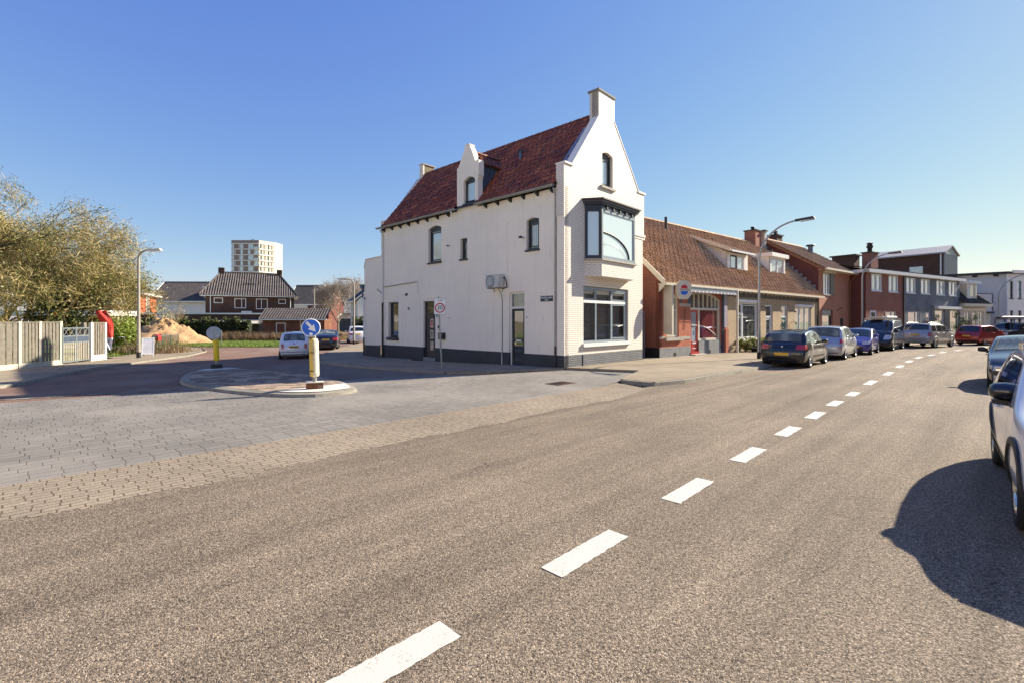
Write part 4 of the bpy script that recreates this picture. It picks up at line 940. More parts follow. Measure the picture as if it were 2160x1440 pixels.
def corbels(root, x0, x1, dx, mat='cream_wood', z=REZ-.33):
    m = MB(); m.box(x0, x1, -.46, -.30, REZ-.36, REZ-.24, 'cream_wood'); m.box(x0, x1, -.30, 0, REZ-.30, REZ-.27, mat); m.build('gutter', root)
    x = x0+.3
    while x < x1-.1:
        c = MB(); c.hexa([(x-.06, -.34, z+.02), (x+.06, -.34, z+.02), (x+.06, 0, z-.12), (x-.06, 0, z-.12), (x-.06, -.34, z+.06), (x+.06, -.34, z+.06), (x+.06, 0, z+.06), (x-.06, 0, z+.06)], mat); c.build('bracket', root); x += dx
corbels(SH, -.1, 6.9, .62)
# shop openings
w = window(SH, front, .67, 1.71, 1.06, 3.28, .06, .09, horiz=(2.42,), frame='cream_wood', pane='pane_curtain', rise=.16)
m = MB(); pbox(m, front, .45, 2.0, .88, 1.04, -.12, .08, 'concrete'); m.build('sill', w)
for _k in range(1): pass
m = MB(); wall(m, [(0, .98), (.45, .98), (.45, 1.1), (0, 1.1)], [], lambda a, b, d: front(a, b, d-.012), 'concrete', .01); m.build('stone_band', SH)
m = MB(); pbox(m, front, 2.0, 2.83, .92, 1.06, -.015, .0, 'concrete'); m.build('stone_band', SH)
m = MB(); pbox(m, front, 1.78, 2.83, 2.62, 2.78, -.015, 0, 'concrete'); m.build('stone_band', SH)
m = MB(); pbox(m, front, 1.78, 2.0, 2.78, 3.5, -.012, 0, 'blue_grey_paint'); m.build('stone_band', SH)
m = MB(); pbox(m, front, 2.6, 2.83, 2.78, 3.5, -.012, 0, 'blue_grey_paint'); m.build('stone_band', SH)

m = MB()
fr = 'cream_wood'
pbox(m, front, 2.83, 2.9, .26, 3.3, .03, .12, fr); pbox(m, front, 5.86, 5.98, .82, 3.08, .03, .12, fr); pbox(m, front, 3.66, 3.82, .26, 2.52, .03, .12, fr); pbox(m, front, 2.9, 5.86, 2.46, 2.58, .025, .12, fr)
pbox(m, front, 3.82, 5.86, .82, .93, .03, .12, fr)
for x in (3.3, 3.78, 4.25, 4.7, 5.15, 5.52):
    zt_ = 3.44-max(0, (x-4.4))**2*.17-max(0, 4.1-x)**2*.06
    pbox(m, front, x-.03, x+.03, 2.58, zt_-.03, .035, .12, fr)
ar = [(2.83, 3.33), (3.4, 3.42), (4.1, 3.44), (4.7, 3.42), (5.4, 3.28), (5.98, 3.05)]
for i in range(5): m.beam(front(ar[i][0], ar[i][1]-.05, .07), front(ar[i+1][0], ar[i+1][1]-.05, .07), .09, .1, fr)
sw_ = m.build('window', SH)
p = MB(); p.add([front(2.9, 2.58, .1), front(5.9, 2.58, .1), front(5.9, 3.06, .1), front(5.4, 3.26, .1), front(4.7, 3.4, .1), front(4.1, 3.42, .1), front(3.4, 3.4, .1), front(2.9, 3.32, .1)], [tuple(range(8))], 'pane_room')
p.add([front(3.82, .93, .1), front(5.86, .93, .1), front(5.86, 2.46, .1), front(3.82, 2.46, .1)], [(0, 1, 2, 3)], 'pane_red'); p.build('pane', sw_)
p = MB(); p.tube([front(3.84+.1*k, 1.62-(k/19)**1.8*.62, .085) for k in range(20)], .018, 'white_wood', 6); p.build('curved_rail', sw_)
d = MB()
for q in ((2.92, 3.02, .28, 2.46), (3.54, 3.66, .28, 2.46), (3.02, 3.54, 2.34, 2.46), (3.02, 3.54, .28, .78)): pbox(d, front, *q, .05, .1, 'red_paint')
pbox(d, front, 3.1, 3.46, .40, .44, .03, .05, 'white_metal'); pbox(d, front, 3.1, 3.46, .66, .73, .03, .05, 'white_metal'); dr = d.build('door', SH)
p = MB(); p.add([front(3.02, .78, .08), front(3.54, .78, .08), front(3.54, 2.34, .08), front(3.02, 2.34, .08)], [(0, 1, 2, 3)], 'pane_white'); p.build('pane', dr)
p = MB(); pbox(p, front, 3.02, 3.54, 1.62, 1.67, .03, .06, 'white_metal'); p.tube([front(3.6, 1.3, .0), front(3.6, 1.5, 0)], .018, 'steel'); p.build('door_handle', dr)
m = MB(); m.tube([front(2.25, 2.5, -.03), front(2.25, 1.45, -.03)], .012, 'dark_metal'); m.build('bell_pull', SH)
# awning box with scalloped edge on poles, tall side boards
aw = MB(); aw.hexa([(1.15, -.62, 3.42), (6.75, -.62, 3.42), (6.75, -.05, 3.5), (1.15, -.05, 3.5), (1.15, -.62, 3.62), (6.75, -.62, 3.62), (6.75, -.05, 3.72), (1.15, -.05, 3.72)], 'zinc')
x = 1.2
while x < 6.6:
    aw.add([(x, -.64, 3.42), (x+.19, -.64, 3.42), (x+.14, -.645, 3.33), (x+.05, -.645, 3.33)], [(0, 1, 2, 3)], 'white_metal' if int(x*5.3) % 2 else 'mauve_paint'); x += .19
aw.box(1.15, 6.8, -.66, -.62, 3.60, 3.66, 'cream_wood'); aw.build('awning', SH)
m = MB(); m.box(.32, .46, -.5, -.02, 1.2, 3.62, 'cream_wood'); m.add([(.32, -.5, 1.2), (.46, -.5, 1.2), (.46, -.02, 1.05), (.32, -.02, 1.05)], [(0, 1, 2, 3)], 'cream_wood'); m.build('side_board', SH)
m = MB(); m.box(6.74, 6.84, -.66, -.56, 0, 3.62, 'cream_wood'); m.build('awning_post', SH)
m = MB(); m.box(6.3, 6.66, -.1, -.02, 1.5, 3.4, 'mauve_paint'); m.box(6.15, 6.3, -.06, -.02, .1, 3.4, 'blue_grey_paint'); m.box(6.35, 6.7, -.16, -.02, 0, 1.4, 'bright_red_brick'); m.build('side_pier', SH)
# octagonal lit sign on a bracket
sg = empty('shop_sign', (7.28, 23.65, 0), RA, label='cream octagonal hanging sign with a red and blue disc at the shop corner', cat='shop sign')
ang = R(-32)
SM = Matrix.Translation((.92, -.75, 3.40)) @ Matrix.Rotation(ang, 4, 'Z')
def locm(mb): mb.xf = SM
m = MB(); locm(m); oc = [(-.2, -.46), (.2, -.46), (.38, -.22), (.38, .22), (.2, .46), (-.2, .46), (-.38, .22), (-.38, -.22)]
m.prism(oc, -.09, .09, front, 'cream_wood'); so = m.build('sign_box', sg)
def halfdisc(r, up_, z0): 
    a = [k*math.pi/12 for k in range(13)]; return [(r*math.cos(t), z0+(r*math.sin(t) if up_ else -r*math.sin(t))) for t in a]
m = MB(); locm(m); m.prism(halfdisc(.17, True, .07), -.097, -.09, front, 'sign_red'); m.build('red_half_disc', sg)
m = MB(); locm(m); m.prism(halfdisc(.19, False, -.07), -.097, -.09, front, 'sign_blue'); m.build('blue_half_disc', sg)
text('GELATO', 'lettering', .13, 'wood', sg, SM @ Matrix.Translation((0, -.093, 0)) @ Matrix.Rotation(R(90), 4, 'X'), .002)
m = MB(); m.beam((.92, -.72, 3.62), (.46, -.3, 3.62), .04, .04, 'dark_metal'); m.build('bracket', sg)
# --- two tan brick houses
def tan_house(x0, x1, lab):
    r = empty('terraced_house', (7.28, 23.65, 0), RA, label=lab, cat='house', group='tan brick terraced houses'); return r
T1 = tan_house(6.9, 13.5, 'tan brick terraced cottage with a long sloping dormer, next to the red brick shop')
T2 = tan_house(13.5, 21.2, 'tan brick terraced cottage with a box dormer, green door and white shutter box')
def tanwall(root, x0, x1, holes):
    m = MB(); 
    low = [(x0, .0), (x1, .0), (x1, 3.3), (x0, 3.3)]
    wall(m, low, holes, front, 'tan_brick', .22, False); m.build('front_wall', root)
    m = MB(); m.add([(x0, -.003, 3.3), (x1, -.003, 3.3), (x1, -.003, REZ-.1), (x0, -.003, REZ-.1)], [(0, 1, 2, 3)], 'grey_band_brick'); m.build('brick_band', root)
    m = MB()
    n = int((x1-x0)/.75)
    for k in range(n): pbox(m, front, x0+.5+k*.75, x0+.53+k*.75, 3.32, 3.62, -.01, 0, 'black')
    m.build('wall_anchors', root)
    m = MB(); back_rect(m, x0, x1, 2*RY, 0, REZ, 'tan_brick'); m.build('rear_wall', root)
tanwall(T1, 6.9, 13.5, [rect(7.9, 10.76, .74, 3.1), rect(11.95, 13.0, .02, 2.95)])
tanwall(T2, 13.5, 21.2, [rect(14.36, 15.42, .02, 2.95), rect(16.66, 19.7, .80, 2.98)])
window(T1, front, 7.92, 10.74, .76, 3.0, .04, .1, vert=(8.75,), horiz=(), frame='light_frame', pane='pane_room', sash=[(8.02, 8.7, .86, 2.3), (8.02, 8.7, 2.35, 2.9), (8.85, 10.6, .86, 2.85)])
m = MB(); pbox(m, front, 7.82, 10.84, 3.0, 3.16, -.14, .04, 'white_metal'); pbox(m, front, 7.85, 10.8, .62, .76, -.08, .04, 'white_wood'); m.build('shutter_box', T1)
def pdoor(root, x0, x1, z1, mat, pane, frame='light_frame', glazed=True):
    d = MB()
    for q in ((x0, x0+.09, .05, z1), (x1-.09, x1, .05, z1), (x0+.09, x1-.09, z1-.09, z1), (x0+.09, x1-.09, 2.1, 2.2)): pbox(d, front, *q, .06, .14, frame)
    pbox(d, front, x0+.09, x1-.09, .05, 2.1, .1, .14, mat); pbox(d, front, x0-.05, x1+.05, 0, .06, -.05, .15, 'concrete')
    pbox(d, front, x0+.2, x1-.2, .2, .8, .09, .1, mat); o = d.build('door', root)
    p = MB(); p.add([front(x0+.09, 2.2, .1), front(x1-.09, 2.2, .1), front(x1-.09, z1-.09, .1), front(x0+.09, z1-.09, .1)], [(0, 1, 2, 3)], pane)
    p.add([front(x0+.28, .95, .088), front(x1-.28, .95, .088), front(x1-.28, 1.95, .088), front(x0+.28, 1.95, .088)], [(0, 1, 2, 3)], pane); p.build('pane', o)
    p = MB(); p.tube([front(x1-.16, 1.0, .05), front(x1-.26, 1.0, .05)], .014, 'steel'); p.build('door_handle', o)
pdoor(T1, 11.97, 12.98, 2.93, 'light_frame', 'pane_dark'); pdoor(T2, 14.38, 15.4, 2.93, 'green_paint', 'pane_green')
window(T2, front, 16.68, 19.68, .82, 2.9, .04, .09, vert=(17.65, 18.65), frame='light_frame', pane='pane_green', sash=[(16.8, 17.6, .92, 2.8), (17.7, 18.6, .92, 2.8)])
m = MB(); pbox(m, front, 16.6, 19.85, 2.9, 3.06, -.16, .04, 'white_metal'); m.build('shutter_box', T2)
m = MB(); m.box(20.9, 21.0, -.12, -.02, 0, 3.6, 'dark_metal'); m.build('downpipe', T2)
for (rt, x, z) in ((T1, 11.2, 2.75), (T2, 15.9, 2.55), (T2, 16.0, 1.75)):
    m = MB(); m.tube([(x, 0, z), (x-.1, -.3, z+.1), (x-.1, -.35, z+.02)], .015, 'dark_metal'); m.lathe([(.02, .1), (.09, 0), (0, 0)], 'dark_metal', (x-.1, -.35, z-.08), 10); m.build('wall_lamp', rt)
corbels(T1, 6.9, 13.5, .62); corbels(T2, 13.5, 21.2, .62)
sA = (1.25+.3)/(RY+.3)*SL; sA1 = (3.45+.3)/(RY+.3)*SL
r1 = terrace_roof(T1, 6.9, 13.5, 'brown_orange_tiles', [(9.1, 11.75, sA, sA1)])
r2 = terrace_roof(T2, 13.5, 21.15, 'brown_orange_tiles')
# sloping dormer
dm = MB(); X0, X1, yf, zt = 9.05, 11.85, 1.12, 6.25; zb = REZ+KR*yf
wall(dm, [(X0, zb-.1), (X1, zb-.1), (X1, zt), (X0, zt)], [rect(9.45, 11.35, zb+.1, zt-.15)], lambda a, b, d: front(a, b, d+yf), 'white_wood', .1)
yb = 3.5; zbk = REZ+KR*yb
for X in (X0, X1): dm.add([(X, yf, zb-.1), (X, yf, zt), (X, yb, zbk+.1), (X, yb, zbk-.2)], [(0, 1, 2, 3)], 'white_boards')
db = dm.build('dormer', T1)
m = MB(); upv = Vector((0, yb-yf+.35, zbk-zt+.02)); tiled(m, (X0-.25, yf-.3, zt+.05), (1, 0, 0), upv, X1-X0+.5, upv.length+.1, 'brown_orange_tiles', .235, .34, .045, .03)
m.hexa([(X0-.3, yf-.35, zt-.05), (X0-.22, yf-.35, zt-.05), (X0-.22, yb, zbk), (X0-.3, yb, zbk), (X0-.3, yf-.35, zt+.14), (X0-.22, yf-.35, zt+.14), (X0-.22, yb, zbk+.2), (X0-.3, yb, zbk+.2)], 'cream_wood'); m.box(X0-.2, X1+.2, yf-.42, yf-.32, zt-.03, zt+.07, 'light_frame'); m.build('dormer_roof', db)
fr_ = lambda a, b, d: front(a, b, d+yf)
window(db, fr_, 9.5, 10.4, zb+.12, zt-.17, .02, .07, frame='dark_metal', pane='pane_sky'); window(db, fr_, 10.4, 11.3, zb+.12, zt-.17, .02, .07, frame='light_frame', pane='pane_sky')
# box dormer
dm = MB(); X0, X1, yf, zt = 15.75, 18.35, 1.3, 6.55; zb = REZ+KR*yf; yb = (zt-REZ)/KR
wall(dm, [(X0, zb-.1), (X1, zb-.1), (X1, zt), (X0, zt)], [rect(15.95, 18.15, zb+.08, zt-.12)], lambda a, b, d: front(a, b, d+yf), 'white_wood', .1)
for X in (X0, X1): dm.add([(X, yf, zb-.1), (X, yf, zt), (X, yb, zt), ], [(0, 1, 2)], 'white_wood')
dm.box(X0-.12, X1+.2, yf-.2, yb+.2, zt, zt+.28, 'white_wood'); db = dm.build('dormer', T2)
fr2 = lambda a, b, d: front(a, b, d+yf)
window(db, fr2, 15.97, 17.05, zb+.1, zt-.14, .02, .08, frame='light_frame', pane='pane_white'); window(db, fr2, 17.05, 18.13, zb+.1, zt-.14, .02, .08, frame='light_frame', pane='pane_white')
m = MB(); m.box(19.3, 20.3, RY-.45, RY+.45, 7.7, 9.25, 'salmon_brick'); m.box(19.22, 20.38, RY-.52, RY+.52, 9.25, 9.33, 'dark_metal'); m.lathe([(.13, 0), (.13, .2), (.18, .22), (.16, .3), (0, .3)], 'dark_metal', (19.8, RY, 9.33), 12); m.build('chimney', T2)
m = MB(); m.box(20.6, 20.95, RY-.6, RY-.25, 7.4, 9.3, 'concrete'); m.box(20.5, 21.05, RY-.7, RY-.15, 9.3, 9.4, 'dark_metal'); m.build('vent_stack', T2)

# --- two storey orange brick house with a lean gable
BA = R(37.7); BH = empty('brick_house', (23.75, 37.1, 0), BA, label='two storey orange brick house with a sandy tiled roof beside the tan terrace', cat='house')
BW = 7.0; BE = 6.1; BR = 8.65; BY = 4.1; kb = (BR-BE)/BY
m = MB(); wall(m, rect(0, BW, -.1, BE), [rect(.95, 3.1, 3.95, 5.7), rect(.7, 2.95, .6, 2.75)], front, 'orange_brick', .25, False); m.build('front_wall', BH)
m = MB(); gp = [(0, -.1), (2*BY, -.1), (2*BY, BE), (BY, BR), (0, BE)]; wall(m, gp, [], leftside, 'wine_brick', .2, False); wall(m, gp, [], lambda a, b, d: Vector((BW-d, a, b)), 'wine_brick', .2, False); m.build('gable_wall', BH)
m = MB(); back_rect(m, 0, BW, 2*BY, 0, BE, 'wine_brick'); m.build('rear_wall', BH)
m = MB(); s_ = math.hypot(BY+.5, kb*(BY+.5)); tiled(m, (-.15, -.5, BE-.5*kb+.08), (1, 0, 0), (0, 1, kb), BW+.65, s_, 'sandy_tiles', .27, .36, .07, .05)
m.add([(-.15, BY, BR+.05), (BW+.5, BY, BR+.05), (BW+.5, 2*BY+.4, BE-.2), (-.15, 2*BY+.4, BE-.2)], [(0, 1, 2, 3)], 'sandy_tiles')
m.hexa([(-.2, -.5, BE-.45), (-.16, -.5, BE-.45), (-.16, BY, BR-.1), (-.2, BY, BR-.1), (-.2, -.5, BE-.2), (-.16, -.5, BE-.2), (-.16, BY, BR+.12), (-.2, BY, BR+.12)], 'wood'); rb = m.build('roof', BH)
m = MB(); ridge(m, (-.15, BY, BR+.1), (BW+.5, BY, BR+.1), 'sandy_tiles', .15, .36); m.build('ridge_tiles', rb)
m = MB(); m.box(2.6, 3.7, BY+.1, BY+.8, BR-.3, BR+.75, 'brown_brick'); m.box(2.5, 3.8, BY, BY+.9, BR+.75, BR+.85, 'dark_metal'); m.box(3.0, 3.25, BY+.3, BY+.55, BR+.85, BR+1.2, 'dark_metal'); m.build('chimney', rb)
m = MB(); m.box(-.2, BW+.55, -.68, -.52, BE-.28, BE-.14, 'cream_wood'); m.box(-.15, BW+.4, -.52, 0, BE-.28, BE-.25, 'cream_wood'); m.build('gutter', BH)
window(BH, front, .97, 2.3, 3.97, 5.65, .03, .09, vert=(1.6,), frame='light_frame', pane='pane_curtain', sill='concrete'); m = MB(); pbox(m, front, .85, 3.2, 5.68, 5.86, -.16, .02, 'cream_wood'); pbox(m, front, 2.3, 3.1, 3.97, 5.66, -.05, .05, 'dark_door'); m.build('shutter', BH)
w = window(BH, front, .72, 2.93, .62, 2.73, .12, .07, frame='dark_metal', pane='pane_green'); m = MB(); pbox(m, front, .74, 2.5, 2.3, 2.72, .02, .12, 'gutter_zinc'); m.build('shutter_box', w)
m = MB(); m.tube([(BW-.25, -.5, BE-.3), (BW-.5, -.08, BE-.9), (BW-.5, -.08, 0)], .055, 'wood'); m.build('downpipe', BH)
m = MB(); pbox(m, front, 4.5, 5.1, .8, 2.1, -.012, 0, 'black'); m.tube([(3.8, 0, 2.75), (4.1, -.3, 2.95)], .02, 'dark_metal'); m.build('meter_cupboard', BH)
# stepped flashing on the gable above the terrace roof
m = MB()
for k in range(13):
    y = .2+k*.32; z = REZ+KR*y+.2; m.box(-.03, -.0, y, y+.3, z-.15, z+.32, 'zinc')
m.build('stepped_flashing', BH)

# --- grey and salmon pair with flat fascia
GA = R(29.5); GO = (29.7, 40.2, 0)
def gwin(root, x0, x1, z0, z1, two=True, tilt=False, pane='pane_white'):
    w = window(root, front, x0, x1, z0, z1, -.01, .10, vert=((x0+x1)/2,) if two else (), frame='light_frame', pane=pane, sill='white_wood', ft=.1)
    return w
G1 = empty('salmon_brick_house', GO, GA, label='two storey salmon brick house end with white windows beside the grey painted houses', cat='house')
G2 = empty('grey_painted_house', GO, GA, label='two storey grey painted brick house pair with four upper windows under a white fascia', cat='house')
m = MB(); wall(m, rect(0, 6.2, -.1, 5.95), [rect(.86, 2.46, 4.46, 5.93), rect(3.66, 5.25, 4.44, 5.93), rect(.66, 1.8, .05, 2.78), rect(2.92, 5.1, 1.2, 2.7)], front, 'salmon_brick', .2, False); m.build('front_wall', G1)
m = MB(); m.add([(0, 0, -.1), (0, 8, -.1), (0, 8, 5.95), (0, 0, 5.95)], [(0, 1, 2, 3)], 'wine_brick'); m.build('side_wall', G1)
gwin(G1, .86, 2.46, 4.46, 5.9); gwin(G1, 3.66, 5.25, 4.44, 5.9); window(G1, front, 2.92, 5.1, 1.2, 2.7, .06, .08, vert=(4.3,), frame='light_frame', pane='pane_dark')
pd = MB(); pbox(pd, front, .66, 1.8, .05, 2.78, .05, .15, 'light_frame'); do = pd.build('door', G1); p = MB(); pbox(p, front, .95, 1.5, 1.9, 2.6, .03, .05, 'pane_dark'); p.build('pane', do)
m = MB(); wall(m, rect(6.2, 17.8, -.1, 5.95), [rect(6.72, 8.45, 4.44, 5.95-.03), rect(9.5, 11.2, 4.44, 5.9), rect(12.64, 14.35, 4.42, 5.88), rect(15.3, 17.0, 4.4, 5.85), rect(7.1, 9.26, .7, 2.75), rect(10.4, 11.28, .05, 2.7), rect(12.35, 14.3, .3, 3.0), rect(15.6, 17.6, .3, 3.0)], front, 'grey_painted_brick', .2, False); m.build('front_wall', G2)
m = MB(); back_rect(m, 0, 17.8, 8, 0, 5.95, 'salmon_brick'); m.add([(17.8, 0, 0), (17.8, 8, 0), (17.8, 8, 5.95), (17.8, 0, 5.95)], [(0, 1, 2, 3)], 'grey_painted_brick'); m.build('rear_wall', G2)
for a, b in ((6.74, 8.43), (9.5, 11.2), (12.64, 14.35), (15.3, 17.0)): gwin(G2, a, b, 4.45, 5.85)
window(G2, front, 7.12, 9.24, .72, 2.73, .05, .08, vert=(8.6,), horiz=(2.1,), frame='light_frame', pane='pane_dark')
pd = MB(); pbox(pd, front, 10.4, 11.28, .05, 2.7, .05, .15, 'light_frame'); pbox(pd, front, 10.55, 11.1, .1, 1.9, .03, .05, 'wood'); do = pd.build('door', G2); p = MB(); pbox(p, front, 10.6, 11.05, 2.05, 2.55, .03, .05, 'pane_dark'); p.build('pane', do)
window(G2, front, 12.37, 14.28, .32, 2.98, .05, .12, frame='white_wood', pane='pane_green'); window(G2, front, 15.62, 17.58, .32, 2.98, .05, .12, frame='white_wood', pane='pane_room')
m = MB(); pbox(m, front, 11.6, 12.3, .3, 3.4, -.02, .0, 'blue_grey_paint'); pbox(m, front, 14.35, 15.55, .1, 3.1, -.02, 0, 'blue_grey_paint'); m.build('painted_panel', G2)
m = MB(); pbox(m, front, 12.2, 17.4, 3.05, 3.32, -.35, 0, 'white_metal'); m.build('awning_cassette', G2)
m = MB(); m.box(6.15, 6.28, -.1, -.01, 0, 5.9, 'dark_metal'); m.build('downpipe', G2)
for rt, x0, x1 in ((G1, -.3, 6.2), (G2, 6.2, 18.1)):
    m = MB(); m.box(x0, x1, -.42, .05, 5.95, 6.22, 'white_wood'); m.build('fascia', rt)
    m = MB(); tiled(m, (x0, -.3, 6.24), (1, 0, 0), (0, 1, .22), x1-x0, 4.2, 'dark_tiles', .26, .36, .06, .03); m.add([(x0, 3.9, 7.1), (x1, 3.9, 7.1), (x1, 8, 6.1), (x0, 8, 6.1)], [(0, 1, 2, 3)], 'dark_tiles'); rr = m.build('roof', rt)
m = MB(); m.box(-.3, .05, -.4, 8, 5.95, 6.2, 'white_wood'); m.build('fascia', G1)
m = MB(); m.box(7.6, 8.9, 3.2, 4.0, 6.6, 8.6, 'salmon_brick'); m.box(7.5, 9.0, 3.1, 4.1, 8.6, 8.7, 'dark_metal'); m.lathe([(.2, 0), (.2, .4), (.3, .5), (.2, .8), (.3, .9), (0, 1.0)], 'dark_metal', (8.2, 3.6, 8.7), 12); m.build('chimney', G2)
m = MB(); m.tube([(-1.0, 3.9, 6.6), (-1.0, 3.9, 8.6)], .2, 'dark_zinc'); m.lathe([(.35, 0), (.35, .1), (0, .15)], 'dark_metal', (-1.0, 3.9, 8.6), 12); m.build('flue', G1)
G1.scale.x = G2.scale.x = 1.08
# --- brown warehouse behind with grey clad end
WA = math.atan2(70-78, 63.1-57.8)
wh = empty('warehouse', (57.8, 78, 0), WA, label='tall brown brick warehouse with grey clad gable end behind the grey houses', cat='warehouse')
m = MB(); m.box(0, 9.6, 0, 6, 0, 11.8, 'brown_brick'); m.build('wall', wh)
wh2 = MB(); wh2.box(9.6, 9.7, 0, 6, 0, 11.8, 'grey_cladding'); wh2.add([(9.7, 0, 11.8), (9.7, 6, 11.8), (9.7, 3, 13.0)], [(0, 1, 2)], 'grey_cladding')
for k in range(14): wh2.box(9.7, 9.73, k*.43+.02, k*.43+.06, 5, 11.8, 'dark_zinc')
wh2.build('cladding', wh)
m = MB(); m.hexa([(-.3, -.4, 11.75), (9.9, -.4, 11.75), (9.9, 3, 13.05), (-.3, 3, 13.05), (-.3, -.4, 11.95), (9.9, -.4, 11.95), (9.9, 3, 13.2), (-.3, 3, 13.2)], 'roof_grey'); m.hexa([(-.3, 3, 13.05), (9.9, 3, 13.05), (9.9, 6.4, 11.75), (-.3, 6.4, 11.75), (-.3, 3, 13.2), (9.9, 3, 13.2), (9.9, 6.4, 11.95), (-.3, 6.4, 11.95)], 'roof_grey'); m.build('roof', wh)
m = MB(); m.box(5.6, 7.2, -.05, .0, 8.6, 10.1, 'light_frame'); w = m.build('window', wh); m = MB(); m.box(5.75, 7.05, -.06, -.05, 8.75, 9.95, 'pane_white'); m.build('pane', w)
m = MB(); m.tube([(9.3, -.1, 11.7), (9.3, -.1, 0)], .09, 'white_metal'); m.build('downpipe', wh)
m = MB(); m.box(-4.5, -1.2, -1.5, .5, 0, 12.6, 'brown_brick'); m.box(-4.8, -.9, -1.8, .8, 12.6, 12.8, 'felt'); m.build('chimney', wh)
# --- small house with a steep roof and dormer
SA = R(22); SO = (46.3, 49.5, 0)
sm = empty('small_cottage', SO, SA, label='small cream cottage with steep dark tiled roof and tall wooden dormer at the street bend', cat='house')
m = MB(); wall(m, rect(.05, 4.9, -.1, 3.5), [rect(.8, 1.9, .3, 2.9), rect(2.2, 2.9, .05, 2.9), rect(3.3, 4.4, .3, 2.9)], front, 'beige_render', .2, False); m.build('front_wall', sm)
m = MB(); m.hexa([(0, -.4, 3.4), (5.3, -.4, 3.4), (5.3, 0, 3.4), (0, 0, 3.4), (0, -.4, 3.68), (5.3, -.4, 3.68), (5.3, 0, 3.68), (0, 0, 3.68)], 'cream_wood'); m.box(.3, 4.7, -.1, 0, 2.95, 3.2, 'cream_wood'); m.build('fascia', sm)
m = MB(); kk = 1.25; tiled(m, (0, -.3, 3.7), (1, 0, 0), (0, 1, kk), 5.1, 3.2, 'dark_tiles', .25, .34, .05, .03, lambda x: (0, 3.2) if x < 1.5 else (0, 3.4-(x-1.9)*1.0) if x > 1.5 else (0, .1)); m.add([(0, 1.75, 6.3), (2.6, 1.75, 6.3), (5.2, 3.6, 3.6), (0, 3.6, 3.6)], [(0, 1, 2, 3)], 'dark_tiles'); m.beam((2.5, 1.9, 6.3), (5.2, -.35, 3.65), .1, .22, 'cream_wood'); m.build('roof', sm)
m = MB(); m.box(1.5, 3.3, .1, 2.6, 3.7, 5.8, 'cream_wood'); m.box(1.6, 2.3, .09, .1, 3.8, 5.7, 'white_wood'); m.box(1.4, 3.75, -.1, 2.8, 5.8, 6.1, 'white_wood'); m.box(.1, 1.5, .9, 2.6, 3.7, 5.9, 'wood' if 0 else 'beige_render'); dmr = m.build('dormer', sm)
m = MB(); m.box(1.95, 2.55, .07, .09, 4.5, 5.6, 'pane_dark'); m.box(3.0, 3.25, .07, .1, 4.5, 5.6, 'pane_dark'); m.build('window', dmr)
for a, b in ((.82, 1.88), (3.32, 4.38)): window(sm, front, a, b, .32, 2.88, .05, .1, vert=((a+b)/2,), horiz=(2.0,), frame='cream_wood', pane='pane_curtain')
pdoor2 = MB(); pbox(pdoor2, front, 2.22, 2.88, .05, 2.88, .04, .12, 'cream_wood'); o = pdoor2.build('door', sm); p = MB(); pbox(p, front, 2.35, 2.75, 1.2, 2.7, .03, .04, 'pane_dark'); p.build('pane', o)
# --- white two storey corner building at the bend
wa = R(12); wb_ = empty('white_building', (57.9, 56.0, 0), wa, label='white two storey building with dark windows and plain side wall at the street bend', cat='building')
m = MB(); hs = []
for i in range(8):
    x = .35+i*1.28; hs += [rect(x, x+.62, 4.5, 6.6), rect(x, x+.62, .9, 3.1)]
wall(m, rect(0, 11, -.1, 7.4), hs, front, 'white_render_wall', .25, False); m.build('front_wall', wb_)
for i in range(8):
    x = .35+i*1.28
    window(wb_, front, x, x+.62, 4.5, 6.6, .1, .06, horiz=(5.6,), frame='blue_grey_paint', pane='pane_sky' if i % 3 else 'pane_dark', sill='blue_grey_paint'); window(wb_, front, x, x+.62, .9, 3.1, .1, .06, frame='blue_grey_paint', pane='pane_dark')
m = MB(); m.add([(0, 0, -.1), (-6.5, 9, -.1), (-6.5, 9, 7.4), (0, 0, 7.4)], [(0, 1, 2, 3)], 'grey_render_wall'); m.build('side_wall', wb_)
m = MB(); m.hexa([(-.3, -.3, 7.4), (11, -.3, 7.4), (11, 9, 7.4), (-6.9, 9, 7.4), (-.3, -.3, 7.65), (11, -.3, 7.65), (11, 9, 7.65), (-6.9, 9, 7.65)], 'felt'); m.box(.3, 11, -.45, -.3, 7.45, 7.8, 'white_wood')
for k in range(6): m.box(-.7-k*1.05, -.5-k*1.05, .5+k*1.45, .9+k*1.45, 7.15, 7.4, 'felt')
m.build('roof', wb_)
m = MB(); m.tube([(-.15, -.12, 7.3), (-.15, -.12, .2)], .08, 'white_metal'); m.build('downpipe', wb_)
m = MB(); m.box(-6.2, -1.6, .5, .62, 3.0, 5.1, 'grey_render_wall'); m.box(-6.3, -1.4, .3, 4.0, 2.75, 2.95, 'felt'); m.box(-6.2, -1.6, .55, 4.0, 0, 2.75, 'beige_render'); m.tube([(-6.2, .5, 5.1), (-1.4, .5, 5.05), (-1.4, .5, 3)], .04, 'dark_metal'); m.build('balcony_annexe', wb_)
for i, (x, y) in enumerate(((-3.4, 8), (-.6, 8), (2.0, 8))):
    pass
bk = empty('roof_row', (62, 78, 0), R(8), label='orange tiled roof with three chimneys rising behind the white building', cat='house')
m = MB(); m.hexa([(0, 0, 9), (14, 0, 8.4), (14, 8, 8.4), (0, 8, 9), (2, 3.8, 11.2), (14, 3.8, 10.5), (14, 4, 10.5), (2, 4, 11.2)], 'sandy_tiles'); m.build('roof', bk)
m = MB(); m.box(0.2, 14, .3, 7.8, 0, 9, 'salmon_brick'); m.build('wall', bk)
